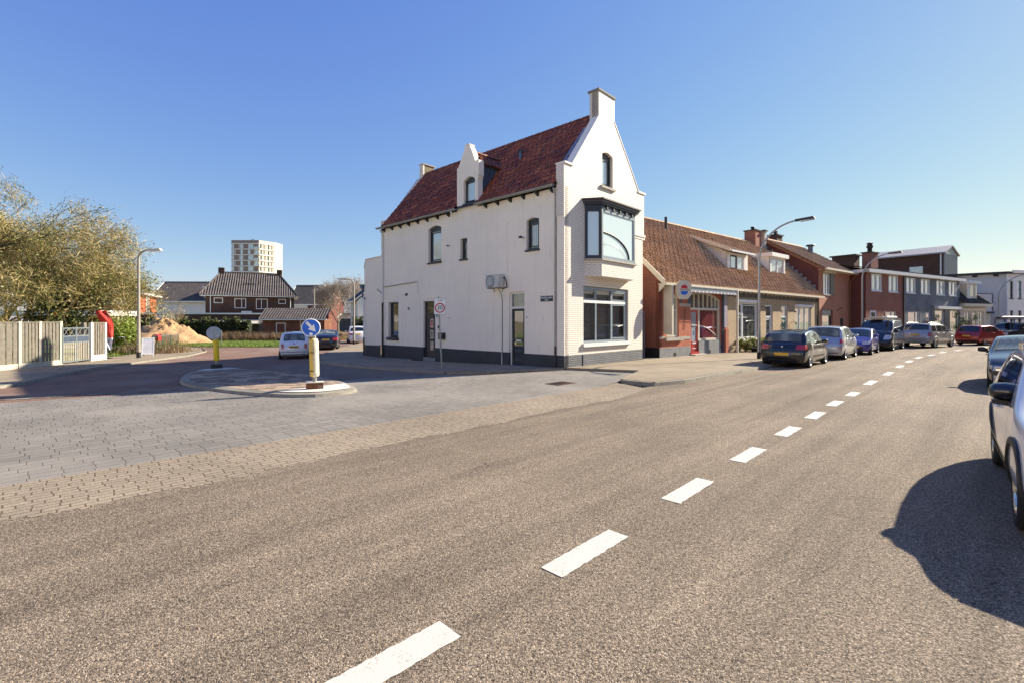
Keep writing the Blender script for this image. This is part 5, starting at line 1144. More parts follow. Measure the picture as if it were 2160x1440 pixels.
for x, z in ((4.2, 11.9), (8.2, 11.3), (11.2, 10.9)):
    m = MB(); m.box(x, x+1.7, 2.8, 4.2, 8.6, z, 'brown_brick'); m.box(x-.1, x+1.8, 2.7, 4.3, z, z+.12, 'felt')
    for q in (.35, 1.1): m.lathe([(.16, 0), (.16, .45), (.1, .45)], 'felt', (x+q, 3.5, z+.12), 8)
    m.build('chimney', bk)
# ================================================================== cars
def ease(a, w=5):
    k = np.ones(w)/w; p = np.pad(a, (w//2, w//2), mode='edge'); return np.convolve(p, k, 'valid')
class Car:
    """body as a loft: x from the nose (0) to the tail (L), y sideways, z up"""
    def __init__(s, L, W, H, top, belt, wb, fo, r=.31, zb=.2, tum=.16, plan=None, nose=.10, tail=.10, nb=.18, tb=.12, rc=.07, sm=5, roofr=.09):
        s.L, s.W, s.H, s.wb, s.fo, s.r, s.zb, s.tum = L, W, H, wb, fo, r, zb, tum
        s.xs = np.linspace(0, L, 61)
        t = np.array(top); s.zt = ease(np.interp(s.xs, t[:, 0], t[:, 1]), sm)
        b = np.array(belt); s.zbelt = np.interp(s.xs, b[:, 0], b[:, 1])
        pl = plan or [(0, .86), (.25, .95), (.9, 1.0), (L-1.0, 1.0), (L-.25, .96), (L, .90)]
        pl = np.array(pl); s.pw = ease(np.interp(s.xs, pl[:, 0], pl[:, 1]), 5)*W/2
        s.nose, s.tail, s.nb, s.tb, s.rc = nose, tail, nb, tb, rc
    def ztop(s, x): return float(np.interp(x, s.xs, s.zt))
    def w(s, x, z):
        W = float(np.interp(x, s.xs, s.pw)); zb = float(np.interp(x, s.xs, s.zbelt))
        if z <= zb:
            t = (z-s.zb)/max(zb-s.zb, .01); return W*(1-.075*max(0, .45-t)**2/.2-.035*max(0, t-.6)**2/.16)
        return W*.965-s.tum*((z-zb)/max(s.H-zb, .1))**1.15
    def D(s, x, y, z, n=0.0):
        """bend nose and tail; n pushes outwards along x"""
        f = max(0, 1-x/.7)**1.5; g = max(0, 1-(s.L-x)/.6)**1.5; q = (y/(s.W/2))**2
        nz = s.nose*((z-.5)/.35)**2*(1 if z > .5 else .6); tz = s.tail*((z-.55)/.35)**2*(1 if z > .55 else .5)
        return Vector((x+f*(s.nb*q+min(nz, .25))-g*(s.tb*q+min(tz, .22)), y, z))
    def outline(s, x):
        zt = s.ztop(x); zs = zt-s.rc; pts = []
        for k in range(11):
            z = s.zb+(zs-s.zb)*k/10; pts.append((s.w(x, z), z))
        w = s.w(x, zs)
        for k in (1, 2, 3):
            t = k*math.pi/6; pts.append((w-s.rc*1.3*(1-math.cos(t)), zs+s.rc*.8*math.sin(t)))
        we, ze = pts[-1]
        for k in range(1, 6): y = we*(1-k/5); pts.append((y, ze+.05*(1-(y/we)**2)))
        return pts
    def topz(s, x, y):
        o = s.outline(x); we, ze = o[13]
        return ze+.05*(1-(y/we)**2) if abs(y) < we else ze
    def body(s, m, mat, under='black_plastic'):
        n = None; rows = []
        for x in s.xs:
            o = s.outline(float(x)); rows.append([s.D(x, y, z) for y, z in o]+[s.D(x, -y, z) for y, z in o[-2::-1]])
        n = len(rows[0]); vs = [p for r in rows for p in r]; fs = []
        for i in range(len(rows)-1):
            for k in range(n): fs.append((i*n+k, i*n+(k+1) % n, (i+1)*n+(k+1) % n, (i+1)*n+k))
        m.add(vs, fs, mat, True)
        h = n//2
        for e, x in ((0, 0.0), (len(rows)-1, s.L)):
            o = s.outline(x); C = 8; g = []
            for y, z in o: g.append([s.D(x, y*(1-2*c/C), z) for c in range(C+1)])
            vs = [p for r in g for p in r]; m.add(vs, [(i*(C+1)+c, i*(C+1)+c+1, (i+1)*(C+1)+c+1, (i+1)*(C+1)+c) for i in range(len(g)-1) for c in range(C)], mat, True)
    def side_patch(s, m, poly, mat, off=.006, nu=10, nv=5, sides=(-1, 1), smooth=True):
        """poly: 4 corners (x,z) bottom-left, bottom-right, top-right, top-left"""
        a, b, c, d = [Vector(p) for p in poly]
        for sg in sides:
            vs = []
            for j in range(nv+1):
                for i in range(nu+1):
                    u, v = i/nu, j/nv; p = (a*(1-u)+b*u)*(1-v)+(d*(1-u)+c*u)*v; q = s.D(p.x, sg*(s.w(p.x, p.y)), p.y); q.y += sg*off; vs.append(q)
            m.add(vs, [(j*(nu+1)+i, j*(nu+1)+i+1, (j+1)*(nu+1)+i+1, (j+1)*(nu+1)+i) for j in range(nv) for i in range(nu)], mat, smooth)
    def top_patch(s, m, x0, x1, mat, ef=.93, off=.007, y0=None, y1=None, nu=8, nv=8):
        vs = []
        for j in range(nv+1):
            x = x0+(x1-x0)*j/nv; we = s.outline(x)[13][0]*ef
            for i in range(nu+1):
                y = -we+2*we*i/nu; dx = -(s.ztop(x+.03)-s.ztop(x-.03))/.06; ln = math.hypot(dx, 1); q = s.D(x, y, s.topz(x, y)); vs.append(q+Vector((dx/ln, 0, 1/ln))*off)
        m.add(vs, [(j*(nu+1)+i, j*(nu+1)+i+1, (j+1)*(nu+1)+i+1, (j+1)*(nu+1)+i) for j in range(nv) for i in range(nu)], mat, True)
    def cap_patch(s, m, end, y0, y1, z0, z1, mat, off=.008, nu=8, nv=4, skew=0, box=0):
        x = 0.0 if end == 0 else s.L; sg = -1 if end == 0 else 1; vs = []
        for j in range(nv+1):
            for i in range(nu+1):
                z = z0+(z1-z0)*j/nv; y = y0+(y1-y0)*i/nu+skew*j/nv*(1 if y0 > 0 else -1); lim = s.w(x, z); y = max(-lim, min(lim, y)); q = s.D(x, y, z); q.x += sg*off; vs.append(q)
        m.add(vs, [(j*(nu+1)+i, j*(nu+1)+i+1, (j+1)*(nu+1)+i+1, (j+1)*(nu+1)+i) for j in range(nv) for i in range(nu)], mat, True)
def cut_arches(o, car, ra, mat):
    """wheel arches cut out of the body with cylinders; the cut faces take the dark lining"""
    for x in (car.fo, car.fo+car.wb):
        for sg in (-1, 1):
            c = MB(); y1 = sg*(car.W/2+.1); y0 = sg*(car.W/2-.27)
            a, b = min(y0, y1), max(y0, y1); n = 28
            vs = [(x+ra*math.cos(2*math.pi*k/n), y, car.r+ra*math.sin(2*math.pi*k/n)) for y in (a, b) for k in range(n)]
            c.add(vs, [tuple(range(n))[::-1], tuple(range(n, 2*n))]+[(k, (k+1) % n, n+(k+1) % n, n+k) for k in range(n)], mat)
            co = c.build('cutter'); md = o.modifiers.new('b', 'BOOLEAN'); md.operation = 'DIFFERENCE'; md.object = co; md.solver = 'EXACT'; md.material_mode = 'TRANSFER'
            dg = bpy.context.evaluated_depsgraph_get(); me = bpy.data.meshes.new_from_object(o.evaluated_get(dg)); o.modifiers.clear(); o.data = me; bpy.data.objects.remove(co)
def wheel(root, x, y, r, sg, w=.2, spokes=5, rimmat='steel', rr=.66):
    m = MB(); hw = w/2
    m.lathe([(r*.62, -hw*.8), (r*.72, -hw), (r*.93, -hw*.95), (r*.99, -hw*.6), (r, 0), (r*.99, hw*.6), (r*.93, hw*.95), (r*.72, hw), (r*.62, hw*.8)], 'rubber', (x, y-sg*hw, r), 32, 'y')
    t = m.build('wheel', root)
    m = MB(); R0 = r*rr; yo = y-sg*.015
    m.lathe([(R0*1.0, -.0), (R0*1.02, sg*-.03), (R0*.92, sg*-.035), (R0*.9, sg*-.07), (R0*.4, sg*-.09), (0, sg*-.09)], 'black_plastic', (x, yo, r), 28, 'y')
    m.lathe([(R0*1.03, sg*-.03), (R0*1.03, sg*.006), (R0*.96, sg*.008), (R0*.90, sg*-.03)], rimmat, (x, yo, r), 28, 'y')
    m.lathe([(R0*.24, sg*-.05), (R0*.22, sg*.0), (0, sg*.004)], rimmat, (x, yo, r), 16, 'y')
    for k in range(spokes):
        t_ = 2*math.pi*k/spokes+.3; c_, s_ = math.cos(t_), math.sin(t_); q = (-s_, c_); wi, wo_ = R0*.13, R0*(.09 if spokes > 6 else .17)
        vs = []
        for dd, yy in ((0, 0.0), (1, -.04)):
            for rad, ww in ((R0*.15, wi), (R0*.95, wo_)):
                for e in (-1, 1): vs.append((x+c_*rad+q[0]*ww*e, yo+sg*(yy-.002-(.012 if rad > R0*.5 else 0)), r+s_*rad+q[1]*ww*e))
        m.add(vs, [(0, 1, 3, 2), (4, 6, 7, 5), (0, 2, 6, 4), (1, 5, 7, 3), (2, 3, 7, 6)], rimmat)
    m.build('rim', t)
def mk_car(name, label, cat, c, mat, pos, head, *, sides, wind, rearw=None, roofline=None, lights=(), rear=(), spokes=5, rim='steel', ra=None, plate_r=None, plate_f=None, mirror=None, mirmat=None, handles=(), seams=(), extras=None, bumper=None, wipe=True, group='cars parked along the road', winmat='car_glass', skirt=None, ck=1.0):
    # pos: world point under the rear axle centre (or any reference) ; head: direction the nose points to
    root = empty(name, (pos[0], pos[1], gz(pos[0], pos[1])), head+math.pi, label=label, cat=cat, group=group)
    root['_ref'] = 0
    off = Vector((-(c.fo+c.wb), 0, 0))    # local origin under the rear axle; local +x points to the tail
    def P(m): m.xf = Matrix.Translation(off); return m
    m = P(MB()); c.body(m, mat); b = m.build('body', root, merge=True)
    cut_arches(b, c, ra or c.r+.055, 'black_plastic')
    m = P(MB()); m.box(.35, c.L-.35, -c.W/2+.12, c.W/2-.12, c.zb-.04, c.zb+.15, 'black'); m.build('underbody', root)
    for x in (c.fo, c.fo+c.wb):
        for sg in (-1, 1): wheel(root, x+off.x, sg*(c.W/2-.015), c.r, sg, spokes=spokes, rimmat=rim)
    m = P(MB()); c.top_patch(m, wind[0]-.03, wind[1]+.03, 'black', .99, .004); c.top_patch(m, *wind, winmat, .94, .009); m.build('windscreen', root)
    if rearw: m = P(MB()); ew = rearw[2] if len(rearw) > 2 else .9; c.top_patch(m, rearw[0]-.03, rearw[1]+.02, 'black', ew+.05, .004); c.top_patch(m, rearw[0], rearw[1], winmat, ew, .009); m.build('rear_window', root)
    for q in sides:
        for sg in (-1, 1): m = P(MB()); c.side_patch(m, q, winmat, .006, sides=(sg,)); m.build('side_window', root)
    for q in lights:       # head lights: (y0,y1,z0,z1, sideext, mat)
        for sg in (-1, 1):
            m = P(MB()); c.cap_patch(m, 0, sg*q[0], sg*q[1], q[2], q[3], q[5], .012, skew=q[6] if len(q) > 6 else 0)
            if q[4]: c.side_patch(m, [(0, q[2]+.02), (q[4], q[2]+.10), (q[4]*1.0, q[3]), (0, q[3])], q[5], .012, sides=(sg,))
            m.build('headlight', root)
    for q in rear:
        for sg in (-1, 1):
            m = P(MB()); c.cap_patch(m, 1, sg*q[0], sg*q[1], q[2], q[3], q[5], .012, skew=q[6] if len(q) > 6 else 0)
            if q[4]: c.side_patch(m, [(c.L-q[4], q[2]+.04), (c.L, q[2]), (c.L, q[3]), (c.L-q[4]*.9, q[3])], q[5], .012, sides=(sg,))
            m.build('tail_light', root)
    if plate_r is not None:
        m = P(MB()); c.cap_patch(m, 1, -.26, .26, plate_r, plate_r+.115, 'plate_yellow', .03, 2, 1); c.cap_patch(m, 1, .26, .285, plate_r, plate_r+.115, 'plate_blue', .03, 1, 1) if 0 else None; m.build('number_plate', root)
    if plate_f is not None: m = P(MB()); c.cap_patch(m, 0, -.26, .26, plate_f, plate_f+.115, 'plate_yellow', .03, 2, 1); m.build('number_plate', root)
    if mirror:
        for sg in (-1, 1):
            x, z = mirror; y = c.w(x, z); m = P(MB()); m.lathe([(0, -.09), (.05, -.085), (.085, -.05), (.09, 0), (.08, .06), (.06, .085), (0, .09)], mirmat or mat, (0, 0, 0), 14, 'y')
            vs = m.v; sc = Matrix.Translation(off+Vector((x, sg*(y+.13), z+.03))) @ Matrix.Diagonal((.75, 1.25, .8, 1))
            m.v = [sc @ (v-off) for v in vs]; m.tube([(x+.02, sg*(y-.04), z-.03), (x, sg*(y+.1), z-.02)], .022, 'black_plastic', 6); m.build('wing_mirror', root)
    for (x, z) in handles:
        for sg in (-1, 1): y = c.w(x, z); m = P(MB()); m.tube([(x-.09, sg*(y+.006), z), (x-.06, sg*(y+.03), z), (x+.06, sg*(y+.03), z), (x+.09, sg*(y+.006), z)], .014, 'steel' if mirmat == 'chrome' else mat, 6); m.build('door_handle', root)
    if seams:
        m = P(MB())
        for (x0, z0, x1, z1) in seams: c.side_patch(m, [(x0-.004, z0), (x0+.004, z0), (x1+.004, z1), (x1-.004, z1)], 'black', .0035, 1, 8)
        m.build('door_seams', root)
    if bumper:
        m = P(MB())
        for (z0, z1, mt) in bumper:
            W2 = c.w(c.L, z0)+.02; c.cap_patch(m, 1, -W2, W2, z0, z1, mt, .015, 16, 3); c.side_patch(m, [(c.fo+c.wb+c.r+.06, z0), (c.L, z0), (c.L, z1), (c.fo+c.wb+c.r+.08, z1)], mt, .012)
        m.build('bumper', root)
    if skirt:
        m = P(MB()); c.side_patch(m, [(c.fo+c.r+.06, c.zb), (c.fo+c.wb-c.r-.06, c.zb), (c.fo+c.wb-c.r-.05, c.zb+skirt[0]), (c.fo+c.r+.05, c.zb+skirt[0])], skirt[1], .012); m.build('sill_trim', root)
    if extras: extras(root, c, P)
    return root
def arch_trim(root, c, P, mat, w=.06, ra=None):
    ra = ra or c.r+.05
    for x in (c.fo, c.fo+c.wb):
        for sg in (-1, 1):
            m = P(MB()); vs = []; n = 16
            for k in range(n+1):
                t = -.25+(math.pi+.5)*k/n
                for rad, o in ((ra-.012, .0), (ra, .022), (ra+w, .016), (ra+w+.004, -.01)):
                    X, Z = x+rad*math.cos(t), c.r+rad*math.sin(t); Z = max(Z, c.zb); vs.append(c.D(X, sg*(c.w(X, Z)+o), Z))
            m.add(vs, [(i*4+j, i*4+j+1, (i+1)*4+j+1, (i+1)*4+j) for i in range(n) for j in range(3)], mat, True); m.build('arch_trim', root)
def grille(root, c, P, y, z0, z1, mat='black_plastic', bars=0, off=.012):
    m = P(MB()); c.cap_patch(m, 0, -y, y, z0, z1, mat, off, 10, 3)
    for k in range(bars): z = z0+(z1-z0)*(k+.5)/bars; c.cap_patch(m, 0, -y, y, z-.008, z+.008, 'steel', off+.01, 10, 1)
    m.build('grille', root)
for nm, col, me_, ro in (('paint_black', (.012, .013, .016), .3, .25), ('paint_silver', (.46, .48, .50), .55, .35), ('paint_blue', (.05, .05, .28), .4, .3), ('paint_dark', (.018, .022, .032), .4, .3),
                         ('paint_sand', (.44, .42, .39), .5, .35), ('paint_red', (.38, .02, .015), .3, .3), ('paint_white', (.74, .75, .78), .0, .3), ('paint_pearl', (.76, .76, .77), .1, .25), ('paint_navy', (.012, .016, .03), .4, .3)): paint(nm, col, me_, ro)
plain('chrome', (.6, .6, .6), .12, 1.0, var=.02)
def ground_pt(x, y): return (x, y)
# Black hatchback, tail to us
c = Car(4.2, 1.76, 1.5, [(0, .66), (.15, .74), (.95, .98), (1.15, 1.05), (1.95, 1.42), (2.5, 1.49), (3.3, 1.44), (3.62, 1.36), (4.08, .98), (4.2, .86)], [(0, .62), (1, .9), (3.4, .95), (4.2, .9)], 2.61, .82, .31, .22, nose=.12, tail=.12)
def peu(root, c, P):
    m = P(MB()); c.cap_patch(m, 1, -.5, .5, .30, .36, 'black_plastic', .012); m.build('bumper_insert', root)
    m = P(MB()); c.cap_patch(m, 1, .27, .31, .50, .62, 'plate_blue', .031, 1, 1); m.build('plate_strip', root)
    m = P(MB()); q = c.D(c.L, 0, .84); m.lathe([(.045, 0), (.045, .012), (0, .014)], 'chrome', q+Vector((.005, 0, 0)), 12, 'x'); m.build('badge', root)
    m = P(MB()); m.tube([(2.95, 0, 1.5), (3.15, 0, 1.7)], .006, 'black_plastic', 5); m.build('aerial', root)
    m = P(MB()); c.top_patch(m, 3.25, 3.4, 'black_plastic', .9, .014); m.build('spoiler', root)
    m = P(MB()); c.side_patch(m, [(c.fo+c.r+.08, .42), (c.fo+c.wb-c.r-.08, .42), (c.fo+c.wb-c.r-.08, .47), (c.fo+c.r+.08, .47)], 'black_plastic', .012); m.build('side_moulding', root)
mk_car('parked_car', 'black hatchback with red tail lights parked nearest at the left kerb, its tail towards us', 'car', c, MATS['paint_black'], (11.4, 19.85), R(45.5), sides=[[(1.35, 1.0), (2.45, 1.0), (2.4, 1.38), (2.0, 1.36)], [(2.52, 1.0), (3.35, 1.02), (3.3, 1.34), (2.47, 1.38)], [(3.42, 1.04), (3.78, 1.08), (3.55, 1.28), (3.38, 1.33)]],
       wind=(1.2, 1.9), rearw=(3.52, 4.04, .9), rear=[(.48, .86, .74, .93, .3, 'light_red', .05)], lights=[(.45, .85, .58, .72, .2, 'light_clear')], plate_r=.50, mirror=(1.6, 1.0), handles=((2.35, .9), (3.3, .92)), seams=((1.42, .35, 1.4, .98), (2.48, .3, 2.48, .98), (3.35, .5, 3.42, 1.0)), spokes=9, rim='steel', winmat='car_glass_lit', extras=peu)
# silver people carrier
c = Car(4.36, 1.77, 1.62, [(0, .7), (.15, .82), (.9, 1.04), (1.1, 1.1), (2.0, 1.55), (2.7, 1.61), (3.7, 1.56), (3.95, 1.48), (4.28, 1.02), (4.36, .95)], [(0, .7), (1, .98), (4.36, .98)], 2.75, .85, .32, .24, nose=.12, tail=.10)
def ver(root, c, P):
    m = P(MB()); c.cap_patch(m, 1, -.66, .66, .34, .37, 'black_plastic', .012); c.cap_patch(m, 1, -.82, -.6, .60, .64, 'light_red', .014); c.cap_patch(m, 1, .6, .82, .60, .64, 'light_red', .014); m.build('bumper_insert', root)
    m = P(MB()); m.tube([(3.0, 0, 1.64), (3.1, 0, 1.74)], .012, 'white_metal', 5); m.build('aerial', root)
mk_car('parked_car', 'silver people carrier parked in front of the black hatchback, behind the blue car', 'car', c, MATS['paint_silver'], (15.6, 23.85), R(46), sides=[[(1.35, 1.08), (2.5, 1.08), (2.45, 1.5), (2.0, 1.46)], [(2.57, 1.08), (3.3, 1.08), (3.3, 1.48), (2.52, 1.5)], [(3.4, 1.08), (3.85, 1.1), (3.75, 1.4), (3.38, 1.47)]],
       wind=(1.15, 1.95), rearw=(3.86, 4.24, .93), rear=[(.70, .92, .80, 1.0, .16, 'light_red', .0)], lights=[(.5, .88, .62, .8, .25, 'light_clear')], plate_r=.80, mirror=(1.65, 1.1), handles=((2.4, .98), (3.3, 1.0)), seams=((1.45, .35, 1.4, 1.05), (2.53, .3, 2.53, 1.05), (3.38, .6, 3.36, 1.05)), spokes=7, rim='steel', winmat='car_glass_lit', extras=ver, skirt=(.06, 'paint_silver'))
# small blue car facing us
c = Car(3.45, 1.62, 1.46, [(0, .64), (.1, .72), (.6, .92), (.75, .98), (1.45, 1.38), (1.9, 1.45), (2.8, 1.42), (3.05, 1.3), (3.38, .95), (3.45, .9)], [(0, .62), (.8, .92), (3.45, 1.0)], 2.34, .62, .29, .22, nose=.14, tail=.08, nb=.26)
def ayg(root, c, P): grille(root, c, P, .42, .26, .42)
ax_ = Vector((20.2, 26.96)); hd = R(46)
mk_car('parked_car', 'small blue purple car parked facing us in front of the dark van', 'car', c, MATS['paint_blue'], (21.1, 28.85), hd+math.pi, sides=[[(.95, 1.0), (1.95, 1.03), (1.9, 1.36), (1.5, 1.33)], [(2.02, 1.04), (2.75, 1.08), (2.6, 1.33), (1.97, 1.36)]],
       wind=(.78, 1.42), rearw=(3.0, 3.3, .9), rear=[(.6, .8, .8, 1.0, .1, 'light_red')], lights=[(.38, .76, .60, .76, .25, 'light_clear', .06)], plate_f=.40, mirror=(1.2, 1.02), handles=((1.9, .9),), seams=((.98, .3, .95, .95), (2.0, .35, 2.0, 1.0)), spokes=8, rim='steel', extras=ayg)
# dark van with roof load
c = Car(4.78, 1.9, 1.96, [(0, .78), (.12, .95), (.75, 1.22), (.85, 1.27), (1.55, 1.84), (1.9, 1.93), (4.6, 1.95), (4.72, 1.85), (4.78, 1.7)], [(0, .75), (1, 1.15), (4.78, 1.15)], 3.1, .83, .33, .25, tum=.14, nose=.16, tail=.03, nb=.24, tb=.05)
def van(root, c, P):
    grille(root, c, P, .55, .60, .68)
    m = P(MB()); c.cap_patch(m, 0, -.93, .93, .28, .55, 'black_plastic', .012, 14, 4); c.side_patch(m, [(0, .28), (c.fo-c.r-.07, .28), (c.fo-c.r-.07, .55), (0, .55)], 'black_plastic', .012); m.build('bumper', root)
    m = P(MB())
    for x in (1.9, 2.9, 3.9): m.box(x-.03, x+.03, -.8, .8, 2.0, 2.06, 'steel'); m.box(x-.03, x+.03, -.8, -.76, 1.9, 2.06, 'steel'); m.box(x-.03, x+.03, .76, .8, 1.9, 2.06, 'steel')
    m.build('roof_rack', root)
    m = P(MB()); m.tube([(1.2, -.5, 2.12), (4.2, -.5, 2.12)], .07, 'white_metal'); m.box(1.5, 4.0, -.2, .5, 2.08, 2.16, 'steel'); m.build('roof_load', root)
mk_car('parked_van', 'dark blue van with steel roof rack parked facing us behind the blue car', 'van', c, MATS['paint_dark'], (25.7, 32.9), R(42)+math.pi, sides=[[(1.0, 1.2), (1.95, 1.2), (1.93, 1.75), (1.6, 1.72)], [(2.15, 1.28), (4.4, 1.28), (4.38, 1.75), (2.15, 1.75)]],
       wind=(.9, 1.5), rear=[(.75, .9, .9, 1.4, .08, 'light_red')], lights=[(.52, .88, .72, 1.0, .35, 'light_clear', .06)], mirror=(1.25, 1.22), mirmat='black_plastic', handles=((1.9, 1.05),), seams=((1.05, .35, 1.0, 1.15), (2.05, .35, 2.05, 1.8), (3.3, .35, 3.3, 1.8)), spokes=6, rim='steel', extras=van, group=None)
# sand coloured off-roader
c = Car(4.35, 1.84, 1.7, [(0, .85), (.12, .95), (1.0, 1.08), (1.15, 1.14), (1.85, 1.60), (2.4, 1.68), (3.9, 1.66), (4.08, 1.58), (4.3, 1.12), (4.35, 1.0)], [(0, .85), (1, 1.05), (4.35, 1.1)], 2.63, .86, .35, .34, tum=.14, nose=.08, tail=.06, tb=.10)
def spo(root, c, P):
    m = P(MB())
    for sg in (-1, 1): m.tube([(2.0, sg*.62, 1.7), (2.2, sg*.64, 1.76), (3.7, sg*.64, 1.76), (3.9, sg*.62, 1.70)], .02, 'steel', 6)
    m.build('roof_rails', root); arch_trim(root, c, P, 'gutter_zinc', .07)
mk_car('parked_car', 'sand silver off-roader with grey bumpers parked tail towards us before the plants', 'car', c, MATS['paint_sand'], (29.1, 34.15), R(29), sides=[[(1.3, 1.15), (2.35, 1.15), (2.3, 1.56), (1.85, 1.52)], [(2.42, 1.15), (3.2, 1.15), (3.15, 1.56), (2.37, 1.56)], [(3.35, 1.16), (3.95, 1.18), (3.85, 1.54), (3.33, 1.56)]],
       wind=(1.2, 1.8), rearw=(4.03, 4.24, .94), rear=[(.72, .93, .82, 1.08, .14, 'light_red')], lights=[(.5, .88, .78, .92, .2, 'light_clear')], plate_r=.86, mirror=(1.55, 1.17), handles=((2.25, 1.03), (3.15, 1.04)), seams=((1.42, .45, 1.35, 1.12), (2.38, .42, 2.38, 1.12), (3.25, .7, 3.3, 1.12)), spokes=6, bumper=[(.36, .68, 'steel_grey')] if 0 else [(.36, .68, 'gutter_zinc')], skirt=(.12, 'gutter_zinc'), extras=spo)
# red hatchback
c = Car(4.0, 1.72, 1.55, [(0, .68), (.12, .76), (.85, .98), (1.0, 1.04), (1.75, 1.48), (2.3, 1.54), (3.35, 1.5), (3.55, 1.42), (3.92, .98), (4.0, .9)], [(0, .66), (1, .95), (4.0, 1.0)], 2.48, .78, .31, .22, nose=.12, tail=.10)
def red(root, c, P):
    m = P(MB()); c.cap_patch(m, 1, -.75, .75, .27, .40, 'black_plastic', .013); m.build('bumper_insert', root)
mk_car('parked_car', 'red hatchback with pale plate parked at the road bend before the cottage', 'car', c, MATS['paint_red'], (36.2, 37.7), R(20), sides=[[(1.2, 1.02), (2.25, 1.02), (2.2, 1.44), (1.75, 1.4)], [(2.32, 1.02), (3.05, 1.03), (3.0, 1.42), (2.27, 1.44)], [(3.15, 1.05), (3.5, 1.08), (3.4, 1.36), (3.12, 1.41)]],
       wind=(1.05, 1.7), rearw=(3.5, 3.88, .9), rear=[(.62, .84, .80, 1.02, .12, 'light_red')], lights=[(.45, .82, .6, .75, .2, 'light_clear')], plate_r=.66, mirror=(1.45, 1.05), handles=((2.2, .93),), seams=((1.25, .35, 1.2, .98), (2.28, .3, 2.28, .98)), spokes=7, extras=red)
# black saloon facing us on the right
c = Car(4.62, 1.81, 1.43, [(0, .62), (.12, .70), (.5, .84), (1.35, .97), (1.5, 1.02), (2.3, 1.36), (2.8, 1.42), (3.4, 1.38), (4.0, 1.12), (4.45, 1.06), (4.62, .98)], [(0, .62), (1.4, .92), (4.62, .98)], 2.81, .78, .34, .17, tum=.2, nose=.12, tail=.06, nb=.28)
def bmw(root, c, P):
    for sg in (-1, 1):
        m = P(MB()); c.cap_patch(m, 0, sg*.04, sg*.28, .48, .66, 'black_plastic', .014, 6, 3)
        for k in range(6): y = sg*(.06+k*.04); c.cap_patch(m, 0, y, y+sg*.008, .49, .65, 'chrome', .022, 1, 3)
        m.build('grille', root)
        m = P(MB())
        for y in (.50, .68):
            q = c.D(0, sg*y, .60); m.lathe([(.062, -.01), (.068, -.022), (.05, -.024), (0, -.012)], 'chrome', q-Vector((.012, 0, 0)), 16, 'x')
        m.build('headlight_ring', root)
    m = P(MB()); c.cap_patch(m, 0, -.85, .85, .20, .34, 'black_plastic', .013); m.build('lower_grille', root)
    m = P(MB())
    for sg in (-1, 1): c.cap_patch(m, 0, sg*.62, sg*.76, .30, .42, 'light_clear', .016, 4, 3)
    m.build('fog_lights', root)
mk_car('parked_car', 'glossy black saloon parked facing us on the right, behind the white crossover', 'car', c, MATS['paint_black'], (15.85, 14.7), R(45)+math.pi, sides=[[(1.75, .99), (2.75, 1.0), (2.72, 1.31), (2.32, 1.27)], [(2.82, 1.0), (3.6, 1.02), (3.35, 1.3), (2.78, 1.31)]],
       wind=(1.56, 2.25), rearw=(3.5, 3.95, .9), rear=[(.6, .88, .75, .92, .2, 'light_red')], lights=[(.42, .86, .54, .68, .34, 'light_clear', .05)], mirror=(2.0, 1.0), mirmat='black_plastic', handles=((2.65, .86), (3.5, .88)), seams=((1.6, .3, 1.6, .95), (2.78, .25, 2.78, .95), (3.6, .4, 3.65, .97)), spokes=10, winmat='car_glass_lit', extras=bmw)
# white crossover nearest on the right, facing us
c = Car(4.24, 1.82, 1.57, [(0, .82), (.12, .90), (1.0, 1.03), (1.15, 1.08), (1.95, 1.50), (2.5, 1.56), (3.5, 1.5), (3.7, 1.42), (4.12, 1.05), (4.24, .95)], [(0, .78), (1.1, .99), (4.24, 1.06)], 2.59, .83, .345, .23, tum=.2, nose=.10, tail=.08, nb=.22)
def tro(root, c, P):
    arch_trim(root, c, P, 'black_plastic', .055, c.r+.065)
    m = P(MB()); c.cap_patch(m, 0, -.95, .95, .25, .42, 'black_plastic', .014, 14, 3); c.side_patch(m, [(0, .25), (c.fo-c.r-.1, .25), (c.fo-c.r-.1, .42), (0, .42)], 'black_plastic', .013); m.build('lower_bumper', root)
    grille(root, c, P, .5, .62, .78, bars=2)
    m = P(MB()); c.side_patch(m, [(1.25, .50), (c.L-1.15, .54), (c.L-1.15, .55), (1.25, .51)], 'paint_white', .02, 12, 1); m.build('body_crease', root)
    m = P(MB())
    for sg in (-1, 1): m.tube([(2.1, sg*.62, 1.57), (2.3, sg*.64, 1.61), (3.4, sg*.64, 1.58), (3.6, sg*.62, 1.5)], .018, 'chrome', 6)
    m.build('roof_rails', root)
    # large mirrors
    for sg in (-1, 1):
        x, z = 1.72, 1.04; y = c.w(x, z)
        m = P(MB()); prof = [(0, -.135), (.06, -.13), (.10, -.09), (.11, 0), (.10, .08), (.07, .12), (0, .135)]
        k = MB(); k.lathe(prof, 'paint_dark', (0, 0, 0), 18, 'y'); M_ = Matrix.Translation(Vector((x-c.fo-c.wb, sg*(y+.02), z+.09))) @ Matrix.Diagonal((.95, .95, .85, 1)); k.v = [M_ @ v for v in k.v]
        k.xf = Matrix.Translation((-(c.fo+c.wb), 0, 0)); k.hexa([(x-.05, sg*(y-.05), z-.06), (x+.07, sg*(y-.05), z-.06), (x+.07, sg*(y+.12), z-.04), (x-.05, sg*(y+.12), z-.04), (x-.05, sg*(y-.05), z+.0), (x+.07, sg*(y-.05), z+.0), (x+.07, sg*(y+.12), z+.0), (x-.05, sg*(y+.12), z+.0)], 'black_plastic'); k.build('wing_mirror', root)
    m = P(MB()); c.side_patch(m, [(1.2, 1.015), (3.75, 1.06), (3.75, 1.075), (1.2, 1.03)], 'chrome', .012, 16, 1); m.build('window_trim', root)
